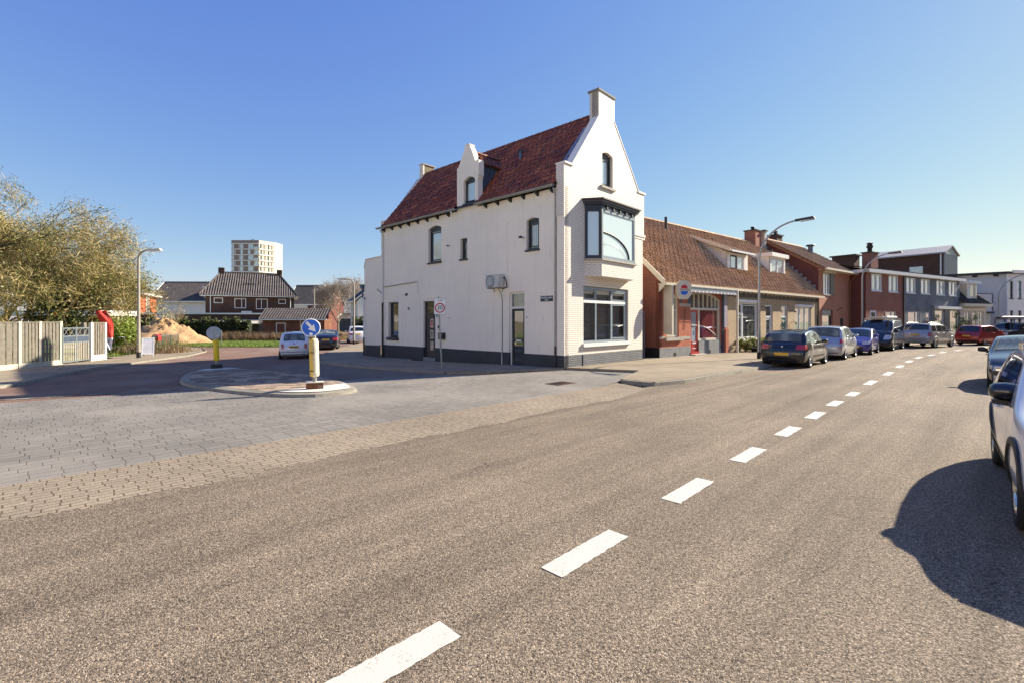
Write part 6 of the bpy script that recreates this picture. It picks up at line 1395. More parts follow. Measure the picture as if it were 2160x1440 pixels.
mk_car('parked_car', 'white crossover with black mirror and black arch trim, nearest car at right edge', 'car', c, MATS['paint_pearl'], (6.92, 5.64), R(48)+math.pi, sides=[[(1.45, 1.04), (2.5, 1.05), (2.45, 1.44), (2.0, 1.41)], [(2.57, 1.05), (3.4, 1.08), (3.25, 1.41), (2.5, 1.44)]],
       wind=(1.2, 1.9), rearw=(3.72, 4.05, .9), rear=[(.55, .88, .85, 1.0, .2, 'light_red')], lights=[(.45, .88, .68, .84, .35, 'light_clear')], handles=((2.38, .90), (3.3, .93)), seams=((1.42, .35, 1.42, 1.0), (2.53, .3, 2.53, 1.02), (3.4, .7, 3.45, 1.04)), spokes=5, rim='chrome', skirt=(.17, 'black_plastic'), winmat='car_glass', extras=tro, ra=c.r+.06)
# cars in the side street
c = Car(3.55, 1.63, 1.49, [(0, .68), (.1, .78), (.6, .95), (.75, 1.0), (1.4, 1.40), (1.9, 1.48), (2.7, 1.44), (2.95, 1.36), (3.42, .96), (3.55, .82)], [(0, .66), (.8, .93), (3.55, .98)], 2.3, .68, .29, .22, nose=.14, tail=.10, tb=.26, nb=.26, plan=[(0, .78), (.25, .92), (.8, 1), (2.7, 1), (3.3, .96), (3.55, .82)])
def fia(root, c, P):
    m = P(MB()); c.cap_patch(m, 1, -.66, .66, .40, .425, 'dark_metal', .014, 12, 1); c.cap_patch(m, 1, -.6, .6, .24, .30, 'black_plastic', .012, 12, 1); m.build('bumper_strip', root)
    m = P(MB())
    for k in range(6): c.cap_patch(m, 1, -.19+k*.065, -.155+k*.065, .655, .725, 'black', .033, 1, 1)
    m.build('plate_characters', root)
    m = P(MB()); q = c.D(c.L, 0, .86); m.lathe([(.04, 0), (.04, .012), (0, .014)], 'light_red', q, 12, 'x'); m.build('badge', root)
    m = P(MB()); m.tube([(2.55, 0, 1.49), (2.7, 0, 1.72)], .005, 'black_plastic', 5); m.build('aerial', root)
mk_car('parked_car', 'small rounded white city car seen from behind in the brick side street', 'car', c, MATS['paint_white'], (-12.4, 27.3), R(112), sides=[[(1.0, 1.0), (2.0, 1.02), (1.95, 1.38), (1.5, 1.36)], [(2.1, 1.03), (2.75, 1.06), (2.6, 1.34), (2.05, 1.38)]],
       wind=(.8, 1.4), rearw=(2.92, 3.35, .80), rear=[(.53, .66, .60, .86, .0, 'light_red', .0)], lights=[(.4, .7, .6, .75, .1, 'light_clear')], plate_r=.64, mirror=(1.25, 1.0), mirmat='black_plastic', handles=((1.95, .9),), seams=((1.02, .3, 1.0, .96), (2.05, .35, 2.05, .98)), spokes=6, winmat='car_glass_lit', extras=fia)
c = Car(4.55, 1.78, 1.46, [(0, .66), (.12, .75), (1.1, .95), (1.3, 1.0), (2.1, 1.38), (2.6, 1.45), (3.2, 1.42), (3.8, 1.12), (4.3, 1.06), (4.5, 1.0), (4.55, .9)], [(0, .66), (1.2, .92), (4.55, .98)], 2.58, .9, .31, .2, nose=.12, tail=.06)
mk_car('parked_car', 'black saloon parked beyond the white city car, half behind the keep right sign', 'car', c, MATS['paint_navy'], (-14.0, 36.1), R(108), sides=[[(1.5, 1.0), (2.5, 1.0), (2.45, 1.35), (2.1, 1.32)], [(2.57, 1.0), (3.4, 1.0), (3.2, 1.34), (2.52, 1.35)]],
       wind=(1.35, 2.05), rearw=(3.3, 3.75, .9), rear=[(.5, .86, .72, .92, .25, 'light_red')], lights=[(.45, .82, .58, .72, .2, 'light_clear')], plate_r=.72, mirror=(1.75, 1.0), handles=((2.4, .88), (3.3, .88)), seams=((1.5, .3, 1.5, .95), (2.52, .3, 2.52, .95)), spokes=5, winmat='car_glass_lit')
c = Car(4.5, 1.84, 1.66, [(0, .8), (.12, .92), (1.0, 1.05), (1.15, 1.1), (1.9, 1.56), (2.5, 1.65), (3.7, 1.6), (3.9, 1.52), (4.35, 1.1), (4.5, .95)], [(0, .78), (1, 1.02), (4.5, 1.08)], 2.65, .9, .34, .28, nose=.1, tail=.08)
mk_car('parked_car', 'white off-roader far down the side street beside the white house annexe', 'car', c, MATS['paint_white'], (-15.0, 46.6), R(112), sides=[[(1.4, 1.08), (2.5, 1.08), (2.45, 1.52), (2.0, 1.48)], [(2.57, 1.08), (3.8, 1.1), (3.6, 1.5), (2.52, 1.52)]],
       wind=(1.2, 1.85), rearw=(3.92, 4.28, .9), rear=[(.5, .9, .82, .98, .2, 'light_red')], lights=[(.5, .88, .7, .85, .2, 'light_clear')], plate_r=.84, mirror=(1.6, 1.1), seams=((2.53, .3, 2.53, 1.05),), spokes=5, winmat='car_glass')
# dark pick-up with boards on its rack, far right
c = Car(4.6, 1.85, 1.75, [(0, .95), (.12, 1.05), (1.1, 1.12), (1.2, 1.16), (1.6, 1.68), (2.0, 1.74), (4.3, 1.74), (4.5, 1.6), (4.6, 1.15)], [(0, .95), (1, 1.1), (4.6, 1.15)], 2.9, .8, .38, .4, tum=.10, nose=.04, tail=.04, nb=.08, tb=.05)
def pk(root, c, P):
    m = P(MB())
    for x in (1.4, 2.6, 3.8, 4.4): m.box(x-.03, x+.03, -.85, .85, 2.0, 2.06, 'dark_metal'); m.box(x-.03, x+.03, -.85, -.8, 1.6, 2.06, 'dark_metal'); m.box(x-.03, x+.03, .8, .85, 1.6, 2.06, 'dark_metal')
    m.build('roof_rack', root)
    m = P(MB()); m.box(.6, 4.8, -.8, -.5, 2.08, 2.14, 'cream_wood'); m.box(.9, 4.6, .2, .5, 2.08, 2.2, 'dark_metal'); m.tube([(.8, .0, 2.2), (4.9, .0, 2.2)], .08, 'cream_wood'); m.build('roof_boards', root)
    m = P(MB()); c.cap_patch(m, 0, -.9, .9, .45, .62, 'chrome', .03, 10, 2); m.build('bumper', root)
mk_car('off_road_car', 'dark off-roader with boards on its roof rack at the far right of the bend', 'car', c, MATS['paint_dark'], (44.3, 41.3), R(195), sides=[[(1.5, 1.2), (2.3, 1.2), (2.3, 1.62), (1.75, 1.6)], [(2.4, 1.2), (3.2, 1.2), (3.2, 1.62), (2.4, 1.62)], [(3.3, 1.2), (4.2, 1.2), (4.15, 1.62), (3.3, 1.62)]],
       wind=(1.22, 1.58), rear=[(.7, .85, .8, 1.0, .05, 'light_red')], lights=[(.5, .8, .72, .92, 0, 'light_clear')], mirror=(1.5, 1.25), seams=((2.35, .5, 2.35, 1.2),), spokes=6, extras=pk, group=None)
# ================================================================== vegetation helpers
def leaves(mb, pts, size, mat, seed=0, aspect=.45, jitter=.6, normal_bias=None):
    """one small pointed leaf (4 corners) per point"""
    rg = np.random.default_rng(seed); P = np.asarray(pts); n = len(P)
    d = rg.normal(size=(n, 3)); d /= np.linalg.norm(d, axis=1, keepdims=True)
    e = rg.normal(size=(n, 3)); e -= (e*d).sum(1, keepdims=True)*d; e /= np.linalg.norm(e, axis=1, keepdims=True)
    s = size*(1+rg.uniform(-jitter, jitter, (n, 1))*.6)
    a = P-d*s*.5; b = P+e*s*aspect*.5; c = P+d*s*.5; f = P-e*s*aspect*.5
    V = np.stack([a, b, c, f], 1).reshape(-1, 3); o = len(mb.v); i = mb.mi(mat)
    mb.v.extend(map(tuple, V)) if mb.xf is None else mb.v.extend(tuple(mb.xf @ Vector(v)) for v in V)
    for k in range(n): mb.f.append([o+4*k, o+4*k+1, o+4*k+2, o+4*k+3]); mb.m.append(i); mb.smooth.append(False)
def blades(mb, pts, h, w, mat, seed=0, lean=.35):
    rg = np.random.default_rng(seed); P = np.asarray(pts); n = len(P)
    t = rg.uniform(0, 2*np.pi, n); H = h*(.5+rg.uniform(0, 1, n)); dx = np.cos(t)*w/2; dy = np.sin(t)*w/2; l = rg.normal(size=(n, 2))*lean*H[:, None]
    z = np.zeros(n)
    V = np.stack([P+np.stack([dx, dy, z], 1), P-np.stack([dx, dy, z], 1), P+np.stack([l[:, 0], l[:, 1], H], 1)], 1).reshape(-1, 3); o = len(mb.v); i = mb.mi(mat)
    mb.v.extend(map(tuple, V))
    for k in range(n): mb.f.append([o+3*k, o+3*k+1, o+3*k+2]); mb.m.append(i); mb.smooth.append(False)
def branch(mb, rnd, p, d, L, r, depth, mat, tips, spread=.6, up=.15, kids=3, minr=.006, n=5, curl=.35, twigmat=None):
    pts = [Vector(p)]; rad = [r]; dd = Vector(d).normalized(); seg = 4
    for k in range(seg):
        dd = (dd+Vector((rnd.gauss(0, curl*.3), rnd.gauss(0, curl*.3), rnd.gauss(up*.3, curl*.2)))).normalized(); pts.append(pts[-1]+dd*L/seg); rad.append(max(minr, r*(1-.55*(k+1)/seg)))
    mb.tube(pts, rad, mat if r > .03 or not twigmat else twigmat, n if r > .04 else 3, cap=False)
    if depth == 0: tips += [pts[-1], pts[-2], pts[-3]]; return
    for k in range(kids):
        i = rnd.choice((2, 3, 4, 4)); v = Vector((rnd.gauss(0, 1), rnd.gauss(0, 1), rnd.gauss(0, .8))).normalized()
        branch(mb, rnd, pts[i], (dd+v*spread).normalized(), L*rnd.uniform(.55, .85), rad[i]*.75, depth-1, mat, tips, spread, up, kids, minr, n, curl, twigmat)
def blob(n, c, r, rg, shell=.5, lumps=9, flat=1.0):
    """points in a lumpy crown: uneven clusters with gaps between them"""
    cs = rg.normal(size=(lumps, 3)); cs /= np.linalg.norm(cs, axis=1, keepdims=True); cs *= rg.uniform(.35, .8, (lumps, 1)); ls = rg.uniform(.28, .5, lumps)
    k = rg.integers(0, lumps, n); d = rg.normal(size=(n, 3)); d /= np.linalg.norm(d, axis=1, keepdims=True); rr = rg.uniform(shell, 1, (n, 1))**.6
    P = cs[k]+d*rr*ls[k][:, None]
    return P*np.array(r)+np.array(c)

# ================================================================== street furniture
plain('gate_grey', (.16, .18, .19), .5)
plain('lamp_grey', (.34, .31, .25), .7, var=.15)
def lamp(x, y, H, ang, reach, label, grp, col='steel', base=True, head_l=.62, bend=1.3, z0=.09, hm='dark_metal', r0=.085):
    t = empty('street_lamp', (x, y, gz(x, y)+z0), ang, label=label, cat='street lamp', group=grp)
    m = MB(); pts = [(0, 0, 0), (0, 0, 1.2), (0, 0, H-bend)]; rad = [r0, r0*.85, r0*.62]
    for k in range(1, 10):
        a = k/9*math.pi/2*.93; pts.append((reach*(1-math.cos(a))*1.0, 0, H-bend+bend*math.sin(a))); rad.append(r0*(.62-.02*k))
    m.tube(pts, rad, col, 12); m.build('pole', t)
    if base: m = MB(); m.tube([(0, 0, 0), (0, 0, .32)], [r0*1.08, r0*1.04], 'black_plastic', 12); m.build('pole_foot', t)
    ex, ez = pts[-1][0], pts[-1][2]; m = MB()
    m.hexa([(ex-.05, -.05, ez-.05), (ex+head_l, -.10, ez-.03), (ex+head_l, .10, ez-.03), (ex-.05, .05, ez-.05), (ex-.05, -.05, ez+.05), (ex+head_l*.9, -.09, ez+.09), (ex+head_l*.9, .09, ez+.09), (ex-.05, .05, ez+.05)], hm); hd_ = m.build('lamp_head', t)
    m = MB(); m.hexa([(ex+.18, -.08, ez-.09), (ex+head_l*.93, -.09, ez-.05), (ex+head_l*.93, .09, ez-.05), (ex+.18, .08, ez-.09), (ex+.15, -.08, ez-.045), (ex+head_l*.95, -.095, ez-.03), (ex+head_l*.95, .095, ez-.03), (ex+.15, .08, ez-.045)], 'light_clear'); m.build('lamp_glass', hd_)
    return t
lamp(11.76, 22.8, 6.35, R(-42), 1.75, 'tall curved grey street lamp before the tan terrace, nearest on the right', 'curved street lamps of the main road', head_l=.75, bend=1.7)
lamp(25.3, 34.6, 6.5, R(-50), 1.75, 'curved street lamp rising behind the dark van before the salmon brick house', 'curved street lamps of the main road', head_l=.75, bend=1.7)
lamp(50.2, 49.4, 6.6, R(-30), 2.6, 'curved street lamp before the white building at the far right', 'curved street lamps of the main road', head_l=.75, bend=2.4)
lamp(-20.9, 26.8, 6.0, R(0), .55, 'street lamp with boxy head on the left pavement by the red mailbox', 'boxy street lamps of the side street', col='lamp_grey', bend=.5, hm='cream_wood', base=True, head_l=.8, r0=.10)
lamp(-14.0, 42.4, 5.75, R(180), .6, 'street lamp with boxy head facing left beside the annexe of the white house', 'boxy street lamps of the side street', col='lamp_grey', bend=.5, hm='cream_wood', head_l=.9, r0=.10)
lamp(-25.6, 62, 6.6, R(0), .6, 'distant thin street lamp rising before the brown houses', 'boxy street lamps of the side street', col='lamp_grey', bend=.5, hm='cream_wood', head_l=.9, r0=.10, base=False)
# keep right bollard in front
def bollard(x, y, zt, sign, label, H=1.0):
    t = empty('traffic_bollard', (x, y, gz(x, y)+.11), math.atan2(y, x)-R(90), label=label, cat='bollard', group='bollards on the traffic island')
    fr = not sign
    m = MB(); m.box(-.21, .21, -.12, .12, 0, .17, 'rust_board' if sign else 'black_plastic'); m.box(-.22, .22, -.13, .13, .17, .19, 'concrete_white' if sign else 'black_plastic'); m.build('base_block', t)
    if sign:
        m = MB(); m.beam((.08, -.122, .03), (.12, -.122, .12), .02, .004, 'sign_white'); m.beam((.13, -.122, .03), (.17, -.122, .1), .02, .004, 'sign_white'); m.build('paint_mark', t)
    m = MB(); m.tube([(0, 0, .18), (0, 0, .34)], .05, 'gutter_zinc', 12); m.build('post', t); m = MB(); m.tube([(-.01, 0, H+.3), (-.02, 0, H+.42)], .05, 'gutter_zinc', 10); m.build('sign_clamp', t)
    m = MB(); r = .118 if sign else .105; top = H+.32
    prof = [(.05, .31), (r*.85, .33), (r, .37), (r, .45), (r*1.01, .62), (r, top-.08), (r*.86, top-.02), (.05, top)]
    n = 26; vs = []; lean = -.03
    for rr, z in prof:
        for k in range(n): a = 2*math.pi*k/n; vs.append((rr*math.cos(a)+lean*(z-.3)/H, rr*math.sin(a), z))
    fs = [(i*n+k, i*n+(k+1) % n, (i+1)*n+(k+1) % n, (i+1)*n+k) for i in range(len(prof)-1) for k in range(n)]
    m.add(vs, fs, 'bollard_shell' if sign else 'yellow_glow', True); b = m.build('bollard_body', t)
    if sign:
        for z in (.95, .47):
            k_ = MB(); k_.box(-.12, -.02, -r-.006, -r+.01, z, z+.02, 'black'); k_.build('scuff', b)
    return t, top
# grimy shell: yellow cap band on one side shows through worn white
n = N('bollard_shell'); v = n.uv(obj=True); s_ = n.n('SeparateXYZ'); n.l(v, s_.inputs[0])
k_ = n.ramp(n.math('ADD', s_.outputs[0], n.math('MULTIPLY', n.math('SUBTRACT', n.noise(v, 7, 4), .5), .10)), [(.455-.5+.0, 1), (.0, 0)]) if 0 else n.ramp(n.math('ADD', n.math('MULTIPLY', s_.outputs[0], 3.0), n.math('ADD', .5, n.math('MULTIPLY', n.math('SUBTRACT', n.noise(v, 9, 4), .5), .5))), [(.36, 1), (.46, 0)])
c_ = n.mix(k_, (.68, .62, .48), (.66, .46, .07)); c_ = n.mix(n.ramp(n.noise(v, 5, 6, .7), [(.5, 0), (.7, .7)]), c_, (.30, .25, .17))
n.set(**{'Base Color': c_, 'Roughness': .45}); MATS['bollard_shell'] = n.m
b1, tp = bollard(-5.2, 12.62, 1.85, True, 'grimy white and yellow bollard carrying the blue keep right sign on the island tip', 1.0)
b2, tp2 = bollard(-12.4, 20.1, 1.6, False, 'bright yellow bollard on the far end of the traffic island', .95)
def disc_sign(par_xyz, rz, r, front_, label, tilt=0):
    t = empty('round_sign', par_xyz, rz, label=label, cat='road sign')
    m = MB(); m.lathe([(0, .012), (r*.985, .012), (r, .006), (r, -.012), (r*.93, -.014)], 'sign_grey' if not front_ else 'sign_white', (0, 0, 0), 40, 'y'); m.lathe([(r*.93, -.014), (0, -.014)], 'sign_white' if front_ else 'sign_grey', (0, 0, 0), 40, 'y'); m.build('sign_plate', t)
    return t
k1 = disc_sign((-5.25, 12.50, gz(-5.2, 12.6)+.11+1.60), math.atan2(12.5, -5.25)-R(90)+R(4), .235, True, 'round blue keep right sign with a white arrow pointing down right')
m = MB(); m.lathe([(.212, -.018), (0, -.018)], 'sign_blue', (0, 0, 0), 40, 'y'); m.build('blue_field', k1)
m = MB(); A_ = lambda p: (p[0], -.0215, p[1])
def rot(p, a): c, s = math.cos(a), math.sin(a); return (p[0]*c-p[1]*s, p[0]*s+p[1]*c)
arw = [(-.17, -.034), (-.01, -.034), (-.01, -.10), (.165, 0), (-.01, .10), (-.01, .034), (-.17, .034)]; arw = [rot(p, R(-48)) for p in arw]; arw = [(x+.005, z+.015) for x, z in arw]
m.add([A_(p) for p in arw], [(0, 1, 2, 3, 4, 5, 6)], 'sign_white'); m.build('white_arrow', k1)
m = MB(); m.add([A_((.045*math.cos(t), -.165+.04*math.sin(t))) for t in [k*math.pi/5 for k in range(10)]], [tuple(range(10))], 'sign_white'); m.build('white_mark', k1)
k2 = disc_sign((-12.42, 19.95, gz(-12.4, 20.1)+.11+1.47), math.atan2(19.95, -12.42)-R(90), .27, False, 'grey back of a round sign on top of the yellow bollard')
m = MB(); m.box(.10, .20, -.02, -.014, -.16, -.08, 'dirty_white'); m.box(-.02, .02, -.025, -.012, -.22, .2, 'steel'); m.build('clamp', k2)
# zone 30 sign on a leaning pole
t = empty('speed_zone_sign', (-2.83, 19.2, gz(-2.83, 19.2)+.08), 0, label='white zone 30 sign on a leaning grey pole before the white house', cat='road sign')
fz = math.atan2(19.2, -2.83)-R(90)
t.rotation_euler = (0, 0, fz)
m = MB(); m.tube([(.02, 0, 0), (-.06, 0, 1.4)], .036, 'gutter_zinc', 12); m.tube([(-.06, 0, 1.4), (-.115, 0, 2.78)], .03, 'gutter_zinc', 12); m.tube([(-.115, 0, 2.78), (-.116, 0, 2.84)], [.03, .012], 'green_paint', 8); m.build('pole', t)
m = MB(); SMt = Matrix.Translation((-.06, -.045, 2.44)) @ Matrix.Rotation(R(4), 4, 'Z') @ Matrix.Rotation(R(1.5), 4, 'Y')
def rrect(w, h, r, n=5):
    o = []
    for cx, cz, a0 in ((w-r, h-r, 0), (-w+r, h-r, 90), (-w+r, -h+r, 180), (w-r, -h+r, 270)):
        for k in range(n+1): a = R(a0+90*k/n); o.append((cx+r*math.cos(a), cz+r*math.sin(a)))
    return o
m.xf = SMt; m.prism(rrect(.235, .325, .03), -.01, .01, front, 'dark_zinc'); m.prism(rrect(.225, .315, .025), -.0125, -.01, front, 'sign_white'); pl_ = m.build('sign_plate', t)
def annulus(mb, r0, r1, cz, y, mat, n=40):
    vs = [(r*math.cos(2*math.pi*k/n), y, cz+r*math.sin(2*math.pi*k/n)) for r in (r0, r1) for k in range(n)]; mb.add(vs, [(k, (k+1) % n, n+(k+1) % n, n+k) for k in range(n)], mat)
m = MB(); m.xf = SMt; annulus(m, .152, .2, -.06, -.0145, 'sign_red'); m.build('red_ring', pl_)
TX = Matrix.Rotation(R(90), 4, 'X')
text('30', 'lettering', .235, 'letter_black', pl_, SMt @ Matrix.Translation((0, -.014, -.06)) @ TX, .001); text('ZONE', 'lettering', .075, 'letter_black', pl_, SMt @ Matrix.Translation((0, -.014, .235)) @ TX, .001)
# left fence
FP = [(-20.3, 14.0), (-20.75, 16.6), (-21.0, 19.1), (-21.35, 21.2)]
FS = [((-19.6, 14.2), (-20.3, 16.9)), ((-20.3, 16.9), (-20.75, 19.2)), ((-20.75, 19.2), (-21.05, 20.75)), ((-21.05, 20.75), (-21.3, 22.3))]
def at_px(px, py, g=None):
    """ground point for a sight line of the photograph, on the falling pavement"""
    Y = 20
    for _ in range(8): X = (px-1080)*Y/1010; Y = (1.85-gz(X, Y)-.09)*1010/(py-678)
    return ((px-1080)*Y/1010, Y)
_pp = [(-60, 786), (40, 777), (83, 772.5), (127, 768)]
_pp = [at_px(*p) for p in _pp]
fence = empty('board_fence', (_pp[1][0], _pp[1][1], gz(*_pp[1])+.09), 0, label='grey vertical board fence with pale concrete posts along the left pavement', cat='fence')
def fpanel(root, p, q, h=1.9, mat='fence_board', z0=.09, mat2='fence_post', org=(0, 0, 0), nb=None, low=.22):
    p = Vector(p); q = Vector(q); d = (q-p); L = d.length; d /= L; o = Vector((d.y, -d.x)) ; m = MB(); zb = (gz(*p)+gz(*q))/2+z0
    nb = nb or max(12, int(L/.13)); 
    def b3(a0, a1, z_0, z_1, o0, o1, mt): 
        P_ = [p+d*a0+o*o0, p+d*a1+o*o0, p+d*a1+o*o1, p+d*a0+o*o1]; m.hexa([(v.x-org[0], v.y-org[1], z-org[2]) for z in (z_0, z_1) for v in P_], mt)
    for k in range(nb):
        a = L*k/nb; w = L/nb; off = .02 if k % 2 else 0; b3(a+.008, a+w*(1.12 if k % 2 else .95)-.008, zb+low, zb+h-.03-random.random()*.012, off, off+.02, mat)
    b3(0, L, zb+h-.03, zb+h+.02, -.02, .06, mat); b3(0, L, zb, zb+low, -.01, .04, mat2); return m.build('board_panel', root)
def fpost(root, p, h=1.95, mat='fence_post', org=(0, 0, 0), s=.06):
    z = gz(*p)+.05; m = MB(); m.box(p[0]-s-org[0], p[0]+s-org[0], p[1]-s-org[1], p[1]+s-org[1], z-org[2], z+h-org[2], mat); return m.build('post', root)
og = tuple(fence.location)
for i in range(3):
    fpanel(fence, _pp[i], _pp[i+1], 1.98, org=og)
for p in _pp[1:]: fpost(fence, p, 2.06, org=og)
g0, g1 = at_px(130, 768), at_px(188, 761)
gate = empty('metal_gate', (g0[0], g0[1], gz(*g0)+.09), math.atan2(g1[1]-g0[1], g1[0]-g0[0]), label='double metal driveway gate with crossed hoops and pale slats between fence and post', cat='gate')
GL = math.hypot(g1[0]-g0[0], g1[1]-g0[1])
for h in (0, 1):
    m = MB(); a, b = (.03, GL/2-.01) if h == 0 else (GL/2+.01, GL-.03); cy = -.03
    for z in (.08, .98, 1.28, 1.66): m.box(a, b, -.02, .02, z, z+.05, 'gate_grey')
    m.box(a, a+.05, -.025, .025, .05, 1.75, 'gate_grey'); m.box(b-.05, b, -.025, .025, .05, 1.75, 'gate_grey')
    nn = 7
    for k in range(nn): x = a+.08+(b-a-.16)*k/(nn-1); m.box(x-.028, x+.028, -.035, -.022, .14, .98, 'lamp_grey')
    m.box(a+.05, b-.05, -.01, .01, 1.03, 1.28, 'dark_zinc')
    for k in range(2):
        x0 = a+.06+(b-a-.12)*k/2; x1 = x0+(b-a-.12)/2
        for sg in (1, -1):
            q0, q1 = (x0, x1) if sg > 0 else (x1, x0); m.tube([(q0+(q1-q0)*(j/8), 0, 1.33+.33*(.5-.5*math.cos(math.pi*j/8))) for j in range(9)], .013, 'gate_grey', 5)
    m.build('gate_leaf', gate)
h0, h1 = at_px(192, 760.5), at_px(221, 757)
ff = empty('short_fence', (h0[0], h0[1], gz(*h0)+.09), 0, label='short grey slatted fence panel with white base right of the metal gate', cat='fence'); og = tuple(ff.location)
fpanel(ff, h0, h1, 1.95, org=og, nb=12, mat2='white_wood', low=.28); fpost(ff, h0, 2.0, 'white_wood', og); fpost(ff, h1, 2.0, 'white_wood', og)
fpost(ff, (h0[0]-.25*0-.12, h0[1]-.28), 2.0, 'fence_board', og, .08)
# feather flag
fx, fy = at_px(228.5, 755)
fl = empty('feather_flag', (fx, fy, gz(fx, fy)+.09), math.atan2(fy, fx)-R(90), label='red and white feather flag on a thin pole behind the short fence', cat='flag')
m = MB(); m.tube([(0, 0, 0), (.0, 0, .8), (.12, 0, 1.6), (.02, 0, 2.2), (-.4, 0, 2.55), (-.75, 0, 2.62)], [.012]*6, 'dark_metal', 6); m.lathe([(0, .02), (.25, .0)], 'dark_metal', (0, 0, .02), 12); m.build('pole', fl)
def flagpart(z0, z1, mat, nm):
    m = MB(); vs = []; N_ = 14
    for i in range(N_+1):
        z = z0+(z1-z0)*i/N_; t = (z-.45)/2.15
        right = .12+.10*math.sin(min(1, t)*math.pi*.9)-.55*max(0, t-.62)**1.6*2.2; left = right-(.5*math.sin(max(.02, min(1, t))*math.pi*.72)**.7+.05)
        for j in range(7): u = j/6; vs.append((left+(right-left)*u, .05*math.sin(u*9+z*3)+.03*math.sin(z*7+u*4), z))
    m.add(vs, [(i*7+j, i*7+j+1, (i+1)*7+j+1, (i+1)*7+j) for i in range(N_) for j in range(6)], mat, True); m.build(nm, fl)
flagpart(.45, 1.12, 'white_cloth', 'white_panel'); flagpart(1.12, 2.6, 'red_cloth', 'red_panel')
# bicycle by the laurel
bx, by = at_px(248, 748)
bi = empty('bicycle', (bx, by, gz(bx, by)+.09), R(20), label='black city bicycle with grey pannier bags parked before the laurel bush', cat='bicycle')
for x in (-.52, .52):
    m = MB(); n = 28
    for r, rr in ((.33, .018),): m.lathe([(r-rr, 0), (r, rr), (r+rr, 0), (r, -rr), (r-rr, 0)], 'rubber', (x, 0, .35), 28, 'y')
    w_ = m.build('wheel', bi)
    m = MB()
    for k in range(10): a = k*math.pi/5; m.tube([(x, 0, .35), (x+.31*math.cos(a), 0, .35+.31*math.sin(a))], .003, 'steel', 3)
    m.build('spokes', w_)
m = MB()
for a, b in (((-.52, .35), (-.05, .32)), ((-.05, .32), (-.2, .85)), ((-.2, .8), (-.52, .35)), ((-.05, .32), (.36, .78)), ((-.18, .7), (.36, .85)), ((.34, .95), (.52, .35))): m.tube([(a[0], 0, a[1]), (b[0], 0, b[1])], .018, 'dark_metal', 6)
m.build('frame', bi)
m = MB(); m.tube([(.34, 0, .93), (.33, 0, 1.05)], .013, 'steel', 6); m.tube([(.1, -.28, 1.06), (.3, -.2, 1.08), (.34, 0, 1.06), (.3, .2, 1.08), (.1, .28, 1.06)], .014, 'steel', 6); m.build('handlebar', bi)
m = MB(); m.hexa([(-.34, -.08, .88), (-.06, -.03, .88), (-.06, .03, .88), (-.34, .08, .88), (-.34, -.1, .94), (-.06, -.03, .93), (-.06, .03, .93), (-.34, .1, .94)], 'dark_metal'); m.build('saddle', bi)
m = MB(); m.box(-.82, -.4, -.2, -.08, .42, .74, 'dirty_white'); m.build('pannier', bi); m = MB(); m.box(-.82, -.4, .08, .2, .42, .74, 'grey_panel'); m.build('pannier', bi)
m = MB(); m.box(-.86, -.4, -.06, .06, .74, .78, 'red_paint'); m.build('carrier', bi)
# red mailbox and sandwich board
mx, my = at_px(310, 747)
mbx = empty('mailbox', (mx-.3, my+1.2, gz(mx, my)+.03), 0, label='red round topped mailbox on a post behind the sandwich board', cat='mailbox')
m = MB(); m.tube([(0, 0, 0), (0, 0, 1.0)], .03, 'dark_metal', 8); m.build('post', mbx)
m = MB(); prof = [(-.22, 0), (.22, 0), (.22, .2)]+[(.22*math.cos(t), .2+.2*math.sin(t)) for t in [k*math.pi/10 for k in range(11)]]+[(-.22, .2)]; m.prism(prof[:2]+prof[3:-1], -.15, .15, lambda a, b, d: Vector((a, d, b+.85)), 'red_paint'); bxm = m.build('box', mbx)
m = MB(); m.box(-.13, .13, -.165, -.15, 1.08, 1.12, 'dark_metal'); m.build('slot', bxm)
sbx, sby = at_px(313, 749)
sb = empty('sandwich_board', (sbx, sby, gz(sbx, sby)+.09), math.atan2(sby, sbx)-R(90)-R(8), label='white framed sandwich board with blank grey panel near the left lamp', cat='sign board')
for sg, nm in ((-1, 'front_panel'), (1, 'rear_panel')):
    m = MB(); f3 = lambda a, b, d, sg=sg: Vector((a, sg*(.30-.26*b/1.05)+sg*d, b))
    for q in ((-.31, -.25, 0, 1.05), (.25, .31, 0, 1.05), (-.25, .25, .99, 1.05), (-.25, .25, .08, .14)): pbox(m, f3, *q, -.015, .015, 'sign_white' if sg < 0 else 'wood')
    pbox(m, f3, -.25, .25, .14, .99, -.008, .008, 'mauve_panel' if 0 else 'white_cloth'); m.build(nm, sb)
# green wire fence with climbing plants behind
w0, w1 = at_px(322, 746), at_px(376, 737)
wf = empty('wire_fence', (w0[0], w0[1], gz(*w0)), math.atan2(w1[1]-w0[1], w1[0]-w0[0]), label='low green wire mesh fence round a weedy corner left of the sand heap', cat='fence')
WL = math.hypot(w1[0]-w0[0], w1[1]-w0[1])
m = MB()
for k in range(int(WL/.09)): m.box(k*.09, k*.09+.008, -.004, .004, .05, 1.15, 'green_mesh')
for k in range(12): m.box(0, WL, -.005, .005, .08+k*.095, .088+k*.095, 'green_mesh')
m.build('mesh', wf)
for k in range(4): m = MB(); m.tube([(WL*k/3, 0, 0), (WL*k/3, 0, 1.2)], .025, 'green_mesh', 6); m.build('post', wf)
m = MB(); m.tube([(0, 0, 1.17), (WL, 0, 1.17)], .018, 'steel', 6); m.build('rail', wf)
rg = np.random.default_rng(5)
